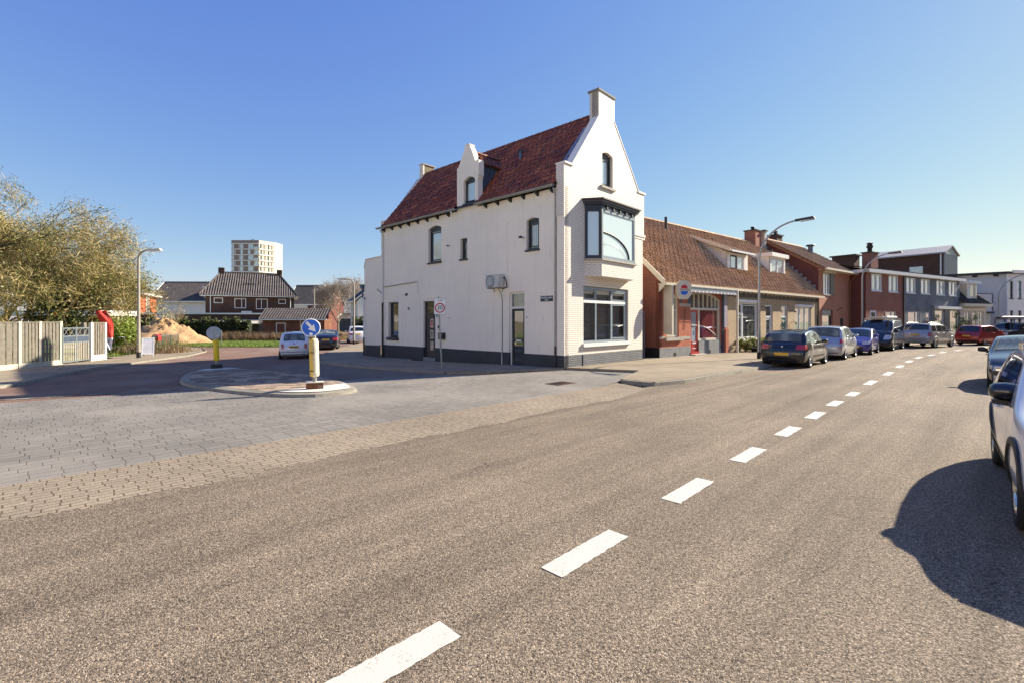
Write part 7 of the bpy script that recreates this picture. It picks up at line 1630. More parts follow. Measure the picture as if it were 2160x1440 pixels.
# weeds behind the wire fence
m = MB(); P = np.stack([w0[0]+rg.uniform(-3.0, .9, 900), w0[1]+rg.uniform(.2, 2.2, 900)+np.linspace(0, 2, 900)*.5, np.full(900, -.22)], 1); P[:, 2] = [gz(a, b)+.02 for a, b, _ in P]
blades(m, P, .6, .05, 'dry_weed', 3); Pp = P.copy(); Pp[:, 2] += rg.uniform(0, .9, 900); leaves(m, Pp, .12, 'bush_leaf', 4); o = m.build('weedy_plants', recalc=False); tag(o, 'tangle of weeds and small shrubs behind the green wire fence', 'weeds', kind='stuff')

# ================================================================== trees and bushes on the left
rnd = random.Random(11); rg = np.random.default_rng(11)
def willow_bush(x, y, label):
    t = empty('olive_tree', (x, y, gz(x, y)+.03), 0, label=label, cat='tree')
    m = MB(); tips = []
    for k in range(17):
        a = rnd.uniform(0, 2*math.pi); d = Vector((math.cos(a)*.55, math.sin(a)*.55, 1)); branch(m, rnd, (math.cos(a)*.45, math.sin(a)*.45, 0), d, 3.75, .11, 3, 'yellow_twig', tips, .75, .1, 3, .010, 6, .5)
    m.build('trunk', t, recalc=False)
    m = MB(); T = np.array([tuple(p) for p in tips])
    T = T[rg.permutation(len(T))[:1400]]
    # fine twigs round the branch tips: long thin strips
    Q = np.repeat(T, 20, 0)+rg.normal(size=(len(T)*20, 3))*.27
    leaves(m, Q, .42, 'olive_twigs', 6, aspect=.055)
    Q = np.repeat(T, 16, 0)+rg.normal(size=(len(T)*16, 3))*.27; leaves(m, Q, .115, 'holly_leaf', 7, aspect=.5)
    m.build('crown', t, recalc=False); return t, T
tw, T = willow_bush(-28.4, 26.8, 'big twiggy olive and gold bush tree with many thin stems above the left fence')
t2 = empty('olive_tree', (-32.5, 29.0, -.2), 0, label='second twiggy golden bush tree running out of the left edge of the picture', cat='tree')
for ch in [o for o in bpy.data.objects if o.parent == tw]:
    c2 = ch.copy(); COL.objects.link(c2); c2.parent = t2
t2.rotation_euler = (0, 0, 2.1); t2.scale = (1.05, 1.05, 1.12)
# taller sparse tree with bare dark limbs
t3 = empty('bare_limb_tree', (-31.0, 24.5, -.2), 0, label='sparse tree with dark bare arching limbs showing above the bush tree', cat='tree')
m = MB(); tips = []; rnd = random.Random(5)
for k in range(5): a = -.5+k*.35; branch(m, rnd, (0, 0, 3.6), (math.cos(a)*1.0, math.sin(a)*.9, .6+.06*k), 3.6, .13, 3, 'dark_twig', tips, .55, .0, 3, .012, 6, .45)
m.tube([(0, 0, 0), (.05, 0, 2), (0, .05, 4.2)], [.26, .2, .16], 'dark_twig', 10); m.build('trunk', t3, recalc=False)
m = MB(); T = np.array([tuple(p) for p in tips]); Q = np.repeat(T, 5, 0)+rg.normal(size=(len(T)*5, 3))*.13; leaves(m, Q, .12, 'holly_leaf', 9); m.build('crown', t3, recalc=False)
# evergreen holly with red berries at the right edge of the group
t4 = empty('holly_tree', (-26.1, 28.8, -.22), 0, label='dark leaved holly tree with red berries at the right edge of the bushes', cat='tree')
m = MB(); tips = []; rnd = random.Random(9)
for k in range(6): a = k*1.05; branch(m, rnd, (0, 0, 1.6), (math.cos(a)*.7, math.sin(a)*.7, 1), 2.2, .09, 3, 'bark', tips, .7, .1, 3, .01, 6, .4)
m.tube([(0, 0, 0), (0, 0, 1.9)], [.16, .12], 'bark', 8); m.build('trunk', t4, recalc=False)
m = MB(); T = np.array([tuple(p) for p in tips]); Q = np.repeat(T, 22, 0)+rg.normal(size=(len(T)*22, 3))*.33; leaves(m, Q, .13, 'holly_leaf', 10, .5)
Q2 = blob(5000, (-.4, 0, 3.3), (2.6, 2.4, 2.0), rg); leaves(m, Q2, .13, 'hedge_leaf', 12, .55); m.build('crown', t4, recalc=False)
m = MB(); B = T[rg.permutation(len(T))[:70]]+rg.normal(size=(70, 3))*.2
B = B[B[:, 2] < 4.0]; leaves(m, B, .16, 'berry', 3, .9); m.build('berries', t4, recalc=False)
def bush(name, x, y, n, c, r, leafm, size, label, cat='bush', seed=1, asp=.45, lumps=14, grp=None, stem=True, z0=0.0):
    t = empty(name, (x, y, gz(x, y)+z0), 0, label=label, cat=cat, group=grp); rg_ = np.random.default_rng(seed); m = MB(); P = blob(n, c, r, rg_, .3, lumps); P = P[P[:, 2] > .02]; leaves(m, P, size, leafm, seed, asp); m.build('crown', t, recalc=False)
    if stem:
        m = MB()
        for k in range(5): a = k*1.3; m.tube([(0, 0, 0), (math.cos(a)*r[0]*.25, math.sin(a)*r[1]*.25, c[2]*.6), (math.cos(a)*r[0]*.5, math.sin(a)*r[1]*.5, c[2])], [.03, .022, .012], 'bark', 5)
        m.build('stem', t)
    return t
lx, ly = at_px(254, 742); bush('laurel_bush', lx-1.2, ly+1.0, 9000, (0, 0, 1.15), (1.55, 1.2, 1.25), 'laurel_leaf', .22, 'bright yellow green laurel bush behind the bicycle', seed=3, asp=.4)
bush('laurel_bush', -26.6, 31.5, 5000, (0, 0, 1.1), (2.6, 1.0, 1.0), 'laurel_leaf', .2, 'low bright laurel behind the metal gate and red flag', seed=4, asp=.4)
bush('garden_shrub', lx+1.2, ly+.6, 1800, (0, 0, .45), (.9, .5, .5), 'bush_leaf', .12, 'small yellowish shrub between laurel bush and left lamp', seed=5)
# hedges
def hedge(p, q, h, w, n, label, seed):
    p = Vector(p); q = Vector(q); L = (q-p).length; d = (q-p)/L; t = empty('hedge', (p.x, p.y, -.25), math.atan2(d.y, d.x), label=label, cat='hedge'); rg_ = np.random.default_rng(seed)
    P = np.stack([rg_.uniform(0, L, n), rg_.uniform(-w, w, n), rg_.uniform(0, 1, n)**.8*h], 1); bump_ = .22*np.sin(P[:, 0]*2.1)+.16*np.sin(P[:, 0]*5.3+1)+rg_.normal(size=n)*.07
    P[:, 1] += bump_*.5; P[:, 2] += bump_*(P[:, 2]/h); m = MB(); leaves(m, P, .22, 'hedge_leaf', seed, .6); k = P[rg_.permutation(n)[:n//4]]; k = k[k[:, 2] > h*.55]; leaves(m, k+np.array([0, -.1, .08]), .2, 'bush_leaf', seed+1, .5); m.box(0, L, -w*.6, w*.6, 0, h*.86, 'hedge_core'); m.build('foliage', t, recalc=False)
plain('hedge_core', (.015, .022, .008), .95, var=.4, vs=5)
hedge((-38.5, 54.5), (-29.8, 54.5), 2.25, .5, 9000, 'dark ivy hedge behind the sand heap in front of the brown house', 21)
hedge((-45, 52), (-38, 54), 2.0, .5, 5000, 'dark hedge left of the sand heap below the red house', 22)
hedge((-19.3, 58), (-14.5, 60), 2.4, .8, 4000, 'dark hedge beyond the parked cars at the end of the side street', 23)
# sand heap
def heap():
    t = empty('sand_heap', (-32.2, 44.5, -.24), R(0), label='tall heap of orange brown sand on the grass lot', cat='sand heap'); m = MB(); n, k = 44, 24; rg_ = random.Random(4); vs = []
    for j in range(k+1):
        for i in range(n):
            a = 2*math.pi*i/n; r = j/k; rr = r*(1+.10*math.sin(3*a+1)+.06*math.sin(7*a)); z = (1-r)**.85*2.35 if r > .1 else 2.35*(.915)-.0*r
            z += (.24*math.sin(a*5+r*7)*math.sin(r*9)+.10*math.sin(a*13+r*20)+rg_.uniform(-.10, .10))*min(1, (1-r)*1.6)
            vs.append((rr*math.cos(a)*3.6+(1-r)*-.3, rr*math.sin(a)*3.0, max(0, z) if r < 1 else -.02))
    m.add(vs, [(j*n+i, j*n+(i+1) % n, (j+1)*n+(i+1) % n, (j+1)*n+i) for j in range(k) for i in range(n)], 'sand', True); m.build('sand', t)
    m = MB(); pts = [(rg_.gauss(0, 1.2), rg_.gauss(0, 1.0)) for _ in range(150)]; P = np.array([(x, y, max(.05, 2.35*max(0, 1-math.hypot(x/3.6, y/3))**.85)) for x, y in pts]); leaves(m, P, .16, 'dry_weed', 3, .8); m.build('clods', t, recalc=False)
heap()
# grass and weeds on the lot
m = MB(); n = 26000; rg = np.random.default_rng(31); X = rg.uniform(-34, -19, n); Y = rg.uniform(39.5, 50, n); ok = np.array([inpoly(a, b, LW) for a, b in zip(X, Y)]); P = np.stack([X, Y, np.full(n, -.24)], 1)[ok]; blades(m, P, .16, .05, 'grass_blade', 5); tag(m.build('grass', recalc=False), 'fresh green grass along the brick side street', 'grass', kind='stuff')
m = MB(); n = 13000; X = rg.uniform(-31, -18.8, n); Y = rg.uniform(49.5, 54.5, n); P = np.stack([X, Y, np.full(n, -.24)], 1); h_ = .75; blades(m, P, h_, .06, 'dry_weed', 6, .2); tag(m.build('dry_weeds', recalc=False), 'tall brown dry weeds in front of the wooden shed', 'weeds', kind='stuff')
m = MB(); n = 1500; X = rg.uniform(-24.5, -21.7, n); Y = rg.uniform(24, 33, n); ok = np.array([inpoly(a, b, [(-22.9, 26), (-23.9, 30.7), (-27.1, 33.6), (-30, 33), (-30, 24)]) for a, b in zip(X, Y)]); P = np.stack([X, Y, np.full(n, -.22)], 1)[ok]; blades(m, P, .2, .05, 'grass_blade', 8); tag(m.build('verge_grass', recalc=False), 'tufts of grass beside the left pavement', 'grass', kind='stuff')
# bare pale trees
def bare(x, y, H, seed, label, mat='grey_twig', leaf='pale_twigs', spread=.6, grp='bare trees', n=10, trunk=.2, kids=4, depth=3):
    t = empty('bare_tree', (x, y, -.25), 0, label=label, cat='tree', group=grp); rnd_ = random.Random(seed); m = MB(); tips = []
    m.tube([(0, 0, 0), (0, 0, H*.22)], [trunk, trunk*.8], mat, 8)
    for k in range(5): a = k*1.26+rnd_.random(); branch(m, rnd_, (0, 0, H*.2), (math.cos(a)*.6, math.sin(a)*.6, 1), H*.36, trunk*.55, depth, mat, tips, spread, .2, kids, H*.0028, 5, .35)
    m.build('trunk', t, recalc=False); m = MB(); T = np.array([tuple(p) for p in tips]); Q = np.repeat(T, n, 0)+rg.normal(size=(len(T)*n, 3))*H*.045; leaves(m, Q, H*.075, leaf, seed, .05); m.build('crown', t, recalc=False); return t
bare(-30.5, 84, 8.6, 3, 'pale bare blossom tree at the end of the side street')
bare(-33.5, 108, 10.5, 4, 'taller grey bare tree behind the pale one'); bare(-28.0, 92, 7.4, 6, 'rounded pale bare tree next to the white gable house')
bare(-34.0, 47.8, 3.6, 8, 'young reddish bare tree behind the sand heap', 'yellow_twig', 'pale_twigs', .5, n=3, trunk=.06, kids=3, depth=2); bare(-37.0, 52.5, 4.2, 12, 'thin bare shrub before the low brown garage', 'grey_twig', 'pale_twigs', .6, n=3, trunk=.05, kids=3, depth=2)
bush('bare_shrub', -27.5, 53.6, 1500, (0, 0, 1.6), (1.0, .7, 1.5), 'pale_twigs', .5, 'pale dry shrub by the low garage roof', seed=8, asp=.06)
# garden plants on the right
gx = lambda x, y: (7.28+math.cos(RA)*x-math.sin(RA)*y, 23.65+math.sin(RA)*x+math.cos(RA)*y)
for i, (x, y, n_, r, lf, lab) in enumerate(((8.0, -.5, 900, (.5, .35, .55), 'bush_leaf', 'leafy garden plant against the tan wall left of the big window'), (9.3, -.6, 1300, (.8, .35, .5), 'bush_leaf', 'yellow green garden plants under the big white window'), (11.3, -.5, 700, (.45, .3, .5), 'laurel_leaf', 'small green plant beside the street lamp at the tan wall'))):
    p = gx(x, y); bush('garden_plant', p[0], p[1], n_, (0, 0, r[2]*.8), r, lf, .12, lab, 'plant', seed=40+i, grp='garden plants at the tan terrace', z0=.1)
p = gx(8.7, -1.0); pl_ = empty('plant_trough', (p[0], p[1], .1), RA, label='low dark plant trough on the pavement under the white window', cat='planter')
m = MB(); m.hexa([(-.6, -.18, 0), (.6, -.18, 0), (.6, .18, 0), (-.6, .18, 0), (-.7, -.24, .2), (.7, -.24, .2), (.7, .24, .2), (-.7, .24, .2)], 'black_plastic'); m.build('trough', pl_); m = MB(); leaves(m, np.array([(random.uniform(-.6, .6), random.uniform(-.2, .2), random.uniform(.2, .4)) for _ in range(250)]), .1, 'hedge_leaf', 3); m.build('leaves', pl_, recalc=False)
gg = lambda x, y: (GO[0]+math.cos(GA)*x-math.sin(GA)*y, GO[1]+math.sin(GA)*x+math.cos(GA)*y)
for i, (x, lab) in enumerate(((14.4, 'taller potted tree of dark cloud pruned balls before the grey house'), (16.9, 'slimmer potted tree with dark leaf balls at the cottage side of the grey house'))):
    p = gg(x*1.08, -1.2); t = empty('potted_tree', (p[0], p[1], .1), 0, label=lab, cat='potted tree', group='potted trees before the grey house')
    m = MB(); m.lathe([(0, 0), (.22, 0), (.3, .45), (.26, .45), (0, .42)], 'black_plastic', (0, 0, 0), 16); m.build('pot', t)
    m = MB(); m.tube([(0, 0, .4), (.08, 0, 1.2), (-.05, 0, 2.2)], [.04, .03, .02], 'bark', 6); m.build('trunk', t)
    m = MB(); rg_ = np.random.default_rng(60+i)
    for q in range(7-i): c = (rg_.uniform(-.45, .45), rg_.uniform(-.3, .3), .9+q*.27); leaves(m, rg_.normal(size=(160, 3))*.12+np.array(c), .1, 'hedge_leaf', q)
    m.build('crown', t, recalc=False)

# ================================================================== houses in the background, left
HA = R(25)
def local_win(root, to3, lst, frame='white_wood', pane='pane_room'):
    for (a0, a1, b0, b1, v) in lst: window(root, to3, a0, a1, b0, b1, -.02, .09, vert=v, frame=frame, pane=pane, ft=.08)
hb = empty('brown_house', (-42.8, 65.8, -.25), HA, label='dark brown brick pair of houses with a ribbed hipped roof and two chimneys', cat='house')
m = MB(); m.box(.5, 11.7, .5, 8.7, 0, 5.7, 'brown_brick'); m.build('wall', hb)
m = MB(); m.box(-.1, 12.2, -.15, .55, 5.62, 5.85, 'white_wood'); m.box(-.1, 12.2, 8.6, 9.3, 5.62, 5.85, 'white_wood'); m.box(-.1, .5, .55, 8.6, 5.62, 5.85, 'white_wood'); m.box(11.7, 12.2, .55, 8.6, 5.62, 5.85, 'white_wood'); m.build('fascia', hb)
def hip(root, x0, x1, y0, y1, ze, zr, rx0, rx1, mat, w=.32):
    yc = (y0+y1)/2; m = MB(); S = math.hypot(yc-y0, zr-ze)
    def vr(x):
        X = x0+x
        if X < rx0: return (0, S*(X-x0)/max(rx0-x0, .01))
        if X > rx1: return (0, S*(x1-X)/max(x1-rx1, .01))
        return (0, S)
    tiled(m, (x0, y0, ze), (1, 0, 0), (0, yc-y0, zr-ze), x1-x0, S, mat, w, .4, .09, .02, vr, 6)
    tiled(m, (x1, y1, ze), (-1, 0, 0), (0, -(y1-yc), zr-ze), x1-x0, S, mat, w*2, .8, .09, .02, lambda x: vr(x1-x0-x), 4)
    if rx0 > x0+.3:
        S2 = math.hypot(rx0-x0, zr-ze); h = (y1-y0)
        tiled(m, (x0, y1, ze), (0, -1, 0), (rx0-x0, 0, zr-ze), h, S2, mat, w, .4, .09, .02, lambda t: (0, S2*(1-abs(2*t/h-1))), 6)
    if rx1 < x1-.3:
        S2 = math.hypot(x1-rx1, zr-ze); h = (y1-y0)
        tiled(m, (x1, y0, ze), (0, 1, 0), (-(x1-rx1), 0, zr-ze), h, S2, mat, w, .4, .09, .02, lambda t: (0, S2*(1-abs(2*t/h-1))), 6)
    r = m.build('roof', root, recalc=False); m = MB()
    ridge(m, (rx0, yc, zr+.05), (rx1, yc, zr+.05), mat, .14, .5)
    for (x, y), rx in (((x0, y0), rx0), ((x1, y0), rx1), ((x0, y1), rx0), ((x1, y1), rx1)):
        if abs(x-rx) > .3: m.tube([(x, y, ze+.1), (rx, yc, zr+.1)], .1, mat, 6)
        else: m.tube([(x, y, ze+.08), (rx, yc, zr+.08)], .08, 'white_wood', 5)
    m.build('ridge_tiles', r); return r
plain('anthracite_rib', (.10, .082, .078), .4, var=.25); 
rh = hip(hb, -.15, 12.25, -.2, 9.4, 5.75, 9.3, 1.9, 9.6, 'grey_tiles', .31)
for x in (1.6, 9.3): m = MB(); m.box(x, x+.75, 4.2, 5.0, 8.9, 10.0, 'brown_brick'); m.build('chimney', hb)
fq = lambda a, b, d: Vector((a, .5+d, b))
local_win(hb, fq, [(1.5, 2.6, 4.65, 5.4, ()), (4.0, 5.45, 3.95, 5.35, (4.9,)), (6.7, 8.2, 3.85, 5.35, (7.4,)), (9.6, 10.6, 4.65, 5.35, ())])
for x in (1.1, 11.2): m = MB(); m.tube([(x, .42, 5.6), (x, .42, 0)], .06, 'white_metal', 6); m.build('downpipe', hb)
m = MB(); m.box(4.9, 6.2, -.2, .4, 2.9, 3.55, 'white_metal'); m.build('roof_air_unit', hb)
m = MB(); m.tube([(5.9, 2.0, 7.2), (5.9, 2.0, 8.3)], .05, 'dark_metal', 5); m.tube([(5.0, 2.0, 7.6), (6.4, 2.0, 7.6)], .04, 'dark_metal', 5); m.tube([(7.0, 2.0, 7.2), (7.0, 2.0, 8.2)], .05, 'dark_metal', 5); m.build('roof_aerial', hb)
# low garages and pergola before it
ga = empty('garage_row', (-48, 60.5, -.25), R(8), label='low flat roofed brown brick garages with white edge before the brown house', cat='garage')
m = MB(); m.box(5, 19, 0, 4, 0, 3.0, 'brown_brick'); m.build('wall', ga); m = MB(); m.box(-6, 19.1, -.2, 4, 3.0, 3.18, 'white_metal'); m.build('roof', ga)
m = MB(); m.box(10.2, 18.6, -.5, -.2, 1.0, 2.0, 'felt'); m.hexa([(10.5, -1.8, 1.75), (18.5, -1.8, 1.75), (18.5, -.2, 2.25), (10.5, -.2, 2.25), (10.5, -1.8, 1.82), (18.5, -1.8, 1.82), (18.5, -.2, 2.32), (10.5, -.2, 2.32)], 'cream_wood'); m.build('lean_to', ga)
# wooden shed
sh = empty('wooden_shed', (-26.9, 51.5, -.25), R(6), label='reddish wooden shed with tiled lean roof and two white windows', cat='shed')
m = MB(); m.box(.1, 6.5, 0, 3, 0, 2.35, 'wood_boards'); m.box(3.95, 4.05, -.03, 0, 0, 2.35, 'cream_wood'); m.build('wall', sh)
m = MB(); tiled(m, (-.2, -.3, 2.35), (1, 0, 0), (0, 1.9, 1.15), 7.0, 2.3, 'grey_tiles', .28, .38, .07, .03); m.box(-.2, 6.8, -.34, -.28, 2.22, 2.36, 'white_wood'); m.build('roof', sh)
shf = lambda a, b, d: Vector((a, d, b))
local_win(sh, shf, [(1.45, 2.45, .75, 1.95, ()), (5.6, 6.1, 1.1, 1.95, ())])
m = MB(); m.box(.1, 1.0, -.6, -.1, .1, .75, 'white_metal'); m.build('outdoor_unit', sh)
plain('red_render', (.60, .10, .045), .9, var=.08)
# left red and brown house with pyramid roof
hl = empty('red_brown_house', (-48.2, 62.5, -.25), R(115), label='brown and orange red house with a steep pyramid roof behind the left lamp', cat='house')
# local x runs back along the red side, local y runs to the left
m = MB(); m.box(.0, 9.5, .6, 10.5, 0, 5.7, 'brown_brick'); m.build('wall', hl)
m = MB(); m.box(.9, 9.4, .5, .6, 2.9, 5.6, 'red_render'); m.build('red_facade', hl) if 'red_render' in MATS else None

m = MB(); m.box(-.6, 10.2, -.1, .5, 5.6, 5.85, 'white_wood'); m.box(-.7, -.1, -.1, 11, 5.6, 5.85, 'white_wood'); m.build('fascia', hl)
hip(hl, -.6, 10.2, 0, 11, 5.75, 10.1, 4.6, 5.0, 'grey_tiles', .31)
m = MB(); m.box(4.3, 5.3, 5.0, 6.0, 9.4, 11.0, 'brown_brick'); m.build('chimney', hl)
for a0, a1 in ((3.6, 4.3), (4.9, 5.4)):
    m = MB(); m.box(a0, a1, .44, .5, 3.0, 5.5, 'pane_dark'); w_ = m.build('window', hl); m = MB(); m.box(a0-.06, a0, .42, .5, 3.0, 5.5, 'white_wood'); m.box(a1, a1+.06, .42, .5, 3.0, 5.5, 'white_wood'); m.build('frame', w_)
m = MB(); m.box(-.06, .0, 1.8, 3.8, 4.4, 5.2, 'pane_room'); w_ = m.build('window', hl); m = MB(); m.box(-.1, 0, 1.7, 3.9, 4.28, 4.4, 'white_wood'); m.build('sill', w_)
cp = empty('carport', (-47.0, 57.0, -.25), R(172), label='long white edged flat carport roof left of the lamp before the red house', cat='carport')
m = MB(); m.box(0, 16, -3, 2, 2.75, 3.35, 'white_wood'); m.build('roof', cp); m = MB(); m.box(3.2, 4.2, .2, 1.2, 0, 2.75, 'brown_brick'); m.build('pillar', cp); m = MB(); m.box(0, 16, -2.9, -2.7, 0, 2.75, 'brown_brick'); m.build('wall', cp)
# further houses
def far_house(x, y, rz, L, D, ze, zr, label, wall_, wins, roofm='grey_tiles', band=None, dorm=None):
    t = empty('row_house', (x, y, -.25), rz, label=label, cat='house'); m = MB(); m.box(0, L, 0, D, 0, ze, wall_); 
    m.add([(0, 0, ze), (0, D, ze), (0, D/2, zr)], [(0, 1, 2)], wall_); m.add([(L, 0, ze), (L, D, ze), (L, D/2, zr)], [(0, 1, 2)], wall_); m.build('wall', t)
    hip(t, -.2, L+.2, -.5, D+.5, ze-.1, zr, -.2, L+.2, roofm, .34); m = MB(); m.box(-.2, L+.2, -.6, -.45, ze-.25, ze, 'white_wood'); m.build('gutter', t)
    local_win(t, lambda a, b, d: Vector((a, d, b)), wins, 'light_frame', 'pane_dark'); return t
h2 = far_house(-70, 92.5, R(2), 13, 9, 6.0, 10.0, 'white walled row house with long ribbed roof and dormer left of the brown house', 'white_render_wall', [(5.2, 6.9, 3.2, 5.3, (6.0,)), (9.2, 11.4, 3.2, 5.3, (10.3,)), (5.2, 8, .5, 2.5, ()), (1.5, 3.2, 3.2, 5.3, ())])
m = MB(); m.box(10.2, 13.4, .3, 3, 6.6, 8.6, 'white_render_wall'); m.box(9.9, 13.6, 0, 3.2, 8.6, 8.9, 'white_wood'); d_ = m.build('dormer', h2); m = MB(); m.box(10.7, 12.8, .26, .3, 7.0, 8.3, 'pane_dark'); m.build('window', d_)
h3 = far_house(-51.5, 110, R(-2), 9.5, 9, 6.0, 10.6, 'dark red brick row house with ribbed roof right of the brown house', 'wine_brick', [(5.6, 7.2, 3.4, 5.4, ()), (6.6, 8.2, .2, 2.6, ()), (2.3, 3.7, 3.4, 5.4, ())])
m = MB(); m.box(0, 4.6, -.06, 0, 3.0, 5.9, 'white_render_wall'); m.build('upper_panel', h3)
m = MB(); m.box(4.4, 5.2, -3, -2.2, 0, 3.6, 'brown_brick'); m.box(3.9, 6.6, -3.2, -.1, 3.6, 3.9, 'white_wood'); m.build('porch', h3)
h4 = far_house(-35.5, 98, R(4), 5, 6, 2.9, 3.6, 'low dark barn like garage beyond the hedge at the end of the street', 'blue_grey_paint', [])
h5 = far_house(-25.6, 76, R(-62), 6, 8, 5.2, 8.9, 'white gabled house half hidden behind the white corner house', 'white_render_wall', [(2, 3, 3, 4.4, ())], 'grey_tiles')
# apartment tower
tw_ = empty('apartment_tower', (-164, 280, -.5), 0, label='modern apartment tower with white bands and brown panels behind the brown house roof', cat='tower')
F0 = [(0, 0), (16, 0), (21.2, 8.2), (22.0, 16), (0, 16)]
m = MB(); NF = 15; fh = 3.3; H_ = 49.6
def faces(m, P, z0, z1, mats):
    n = len(P)
    for i in range(n): a = P[i]; b = P[(i+1) % n]; m.add([(*a, z0), (*b, z0), (*b, z1), (*a, z1)], [(0, 1, 2, 3)], mats[i])
faces(m, F0, 0, H_, ['grey_panel', 'cream_clad', 'cream_clad', 'grey_panel', 'grey_panel']); m.add([(*p, H_) for p in F0], [tuple(range(5))], 'felt'); m.build('wall', tw_)
m = MB(); faces(m, [(-.1, -.1), (16.05, -.1), (21.3, 8.1), (22.1, 16), (0, 16)], H_-1.8, H_+.1, ['brown_panel', 'cream_clad', 'cream_clad', 'brown_panel', 'brown_panel']); m.build('parapet', tw_)
rg = random.Random(3); dF = Vector((5.2, 8.2)).normalized(); nF = Vector((dF.y, -dF.x)); LF = math.hypot(5.2, 8.2)
m = MB()
for f in range(6, NF+1):
    z = f*fh-1.7
    m.box(-.3, 16.2, -.35, 0, z-.25, z+.25, 'white_wood')
    a = Vector((16, 0))+nF*.3; b = Vector((21.2, 8.2))+nF*.3; a2 = a-nF*.3; b2 = b-nF*.3
    m.hexa([(a.x, a.y, z-.25), (b.x, b.y, z-.25), (b2.x, b2.y, z-.25), (a2.x, a2.y, z-.25), (a.x, a.y, z+.25), (b.x, b.y, z+.25), (b2.x, b2.y, z+.25), (a2.x, a2.y, z+.25)], 'white_wood')
m.build('floor_bands', tw_)
for f in range(8, NF):
    z = f*fh-1.7+.3; m = MB(); p_ = MB()
    for x in (2.6, 6.8) if f % 2 else (1.5, 7.2): m.box(x, x+2.6, -.12, 0, z, z+2.7, 'brown_panel')
    m.box(11.2 if f % 2 else 13.2, 13.0 if f % 2 else 15.4, -.12, 0, z, z+2.7, 'brown_panel'); m.build('brown_panels', tw_)
    for x, w_ in ((.6, .8), (5.3, 1.2), (9.9, 1.1), (11.2 if not f % 2 else 14.0, 1.2)): p_.box(x, x+w_, -.08, 0, z+.1, z+2.6, 'pane_sky')
    p_.build('window_band', tw_); p_ = MB()
    for k in range(4):
        u = .9+k*2.2+rg.uniform(-.3, .3); a = Vector((16, 0))+dF*u+nF*.08; b = a+dF*.8; p_.add([(a.x, a.y, z+.1), (b.x, b.y, z+.1), (b.x, b.y, z+2.5), (a.x, a.y, z+2.5)], [(0, 1, 2, 3)], 'brown_panel' if k % 2 else 'pane_dark')
    p_.build('window_band', tw_)
    if f >= 11: b_ = MB(); b_.box(14.0, 17.2, -1.6, 0, z-.5, z-.2, 'white_wood'); b_.box(14.0, 17.2, -1.6, -1.5, z-.2, z+.8, 'pane_sky'); b_.build('balcony', tw_)
    elif f % 2: b_ = MB(); b_.box(-1.8, 2.2, -1.4, 0, z-.5, z-.2, 'white_wood'); b_.box(-1.8, 2.2, -1.4, -1.3, z-.2, z+.8, 'pane_sky'); b_.build('balcony', tw_)
m = MB(); m.tube([(6, 5, H_), (10.5, 5, H_+1.6)], .15, 'dark_metal', 5); m.build('roof_crane', tw_)
# street name post, small posts at far end, low garden fence
pst = empty('small_sign_post', (-14.9, 21.0+22, gz(-14.9, 43)), 0, label='small dark sign on a short post at the edge of the grass lot', cat='sign post'); pst.location = (-24.2, 39.9, -.24)
m = MB(); m.tube([(0, 0, 0), (0, 0, 1.35)], .03, 'steel', 6); m.build('post', pst); m = MB(); m.box(-.45, -.02, -.02, .02, .75, 1.3, 'fence_board'); m.build('sign_plate', pst)
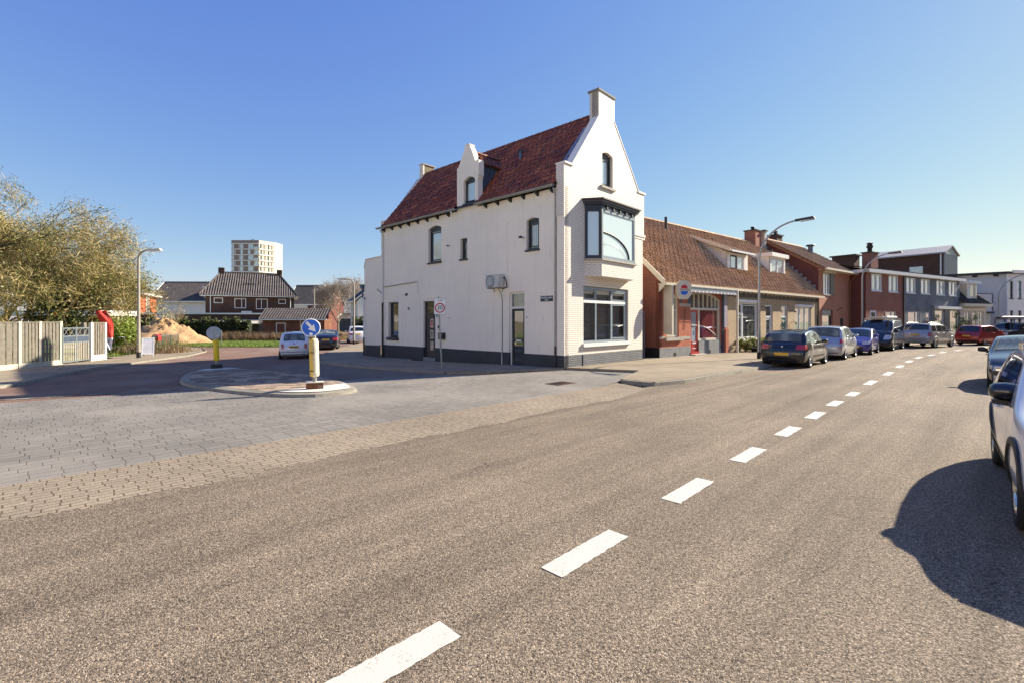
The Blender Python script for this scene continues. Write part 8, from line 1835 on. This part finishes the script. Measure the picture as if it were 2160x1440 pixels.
# the houses across the road, out of frame on the right: they stand in the windows' reflections
for i in range(5):
    s0 = 6+i*11.5; bx_ = 13.5+s0*.707; by_ = .5+s0*.707
    t = empty('facing_house', (bx_, by_, 0.1), R(45+180), label=['two storey brick house across the road, first from the camera', 'two storey brick house across the road, second from the camera', 'two storey brick house across the road, third from the camera', 'two storey brick house across the road, fourth from the camera', 'two storey brick house across the road, farthest from the camera'][i], cat='house', group='houses across the road')
    m = MB(); m.box(-11.2, 0, 0, 8, 0, 5.2, ('orange_brick', 'tan_brick', 'wine_brick')[i % 3]); m.add([(-11.2, 0, 5.2), (-11.2, 8, 5.2), (-11.2, 4, 7.6)], [(0, 1, 2)], 'wine_brick'); m.add([(0, 0, 5.2), (0, 8, 5.2), (0, 4, 7.6)], [(0, 1, 2)], 'wine_brick'); m.build('wall', t)
    m = MB(); m.add([(-11.4, -.4, 5.0), (.2, -.4, 5.0), (.2, 4, 7.65), (-11.4, 4, 7.65)], [(0, 1, 2, 3)], 'grey_tiles'); m.add([(-11.4, 8.4, 5.0), (.2, 8.4, 5.0), (.2, 4, 7.65), (-11.4, 4, 7.65)], [(0, 1, 2, 3)], 'grey_tiles'); m.build('roof', t)
    local_win(t, lambda a, b, d: Vector((a, d, b)), [(-9.8, -7.8, 3.2, 4.6, (-8.8,)), (-4, -2, 3.2, 4.6, (-3,)), (-9.8, -7.4, .8, 2.4, ()), (-4.2, -1.6, .8, 2.4, ())])

# unseen houses added behind the camera to warm the shaded walls and fill car reflections
for i, (x, y, a) in enumerate(((-16, -3, 48), (-8, -13, 48), (0, -23, 48), (-26, 3, 60), (9.5, -24, 130))):
    t = empty('corner_row_house', (x, y, 0), R(a+90), label=['pale rendered house behind the camera, middle of the junction row', 'pale rendered house behind the camera, next to the middle one', 'pale rendered house behind the camera, farthest along the main road', 'pale rendered house behind the camera, at the side street end', 'pale rendered house behind the camera, on the opposite kerb'][i], cat='house', group='houses behind the camera')
    m = MB(); m.box(-6, 6, 0, 9, 0, 6.4, ('beige_render', 'white_render_wall', 'tan_brick')[i % 3]); m.add([(-6, 0, 6.4), (-6, 9, 6.4), (-6, 4.5, 9.6)], [(0, 1, 2)], 'beige_render'); m.add([(6, 0, 6.4), (6, 9, 6.4), (6, 4.5, 9.6)], [(0, 1, 2)], 'beige_render'); m.build('wall', t)
    m = MB(); m.add([(-6.2, -.4, 6.2), (6.2, -.4, 6.2), (6.2, 4.5, 9.7), (-6.2, 4.5, 9.7)], [(0, 1, 2, 3)], 'sandy_tiles'); m.add([(-6.2, 9.4, 6.2), (6.2, 9.4, 6.2), (6.2, 4.5, 9.7), (-6.2, 4.5, 9.7)], [(0, 1, 2, 3)], 'sandy_tiles'); m.build('roof', t)
    local_win(t, lambda a, b, d: Vector((a, d, b)), [(-5, -3, 3.9, 5.4, (-4,)), (2.5, 4.8, 3.9, 5.4, (3.6,)), (-5, -2.5, .9, 2.6, ()), (2.2, 5, .9, 2.6, ())])
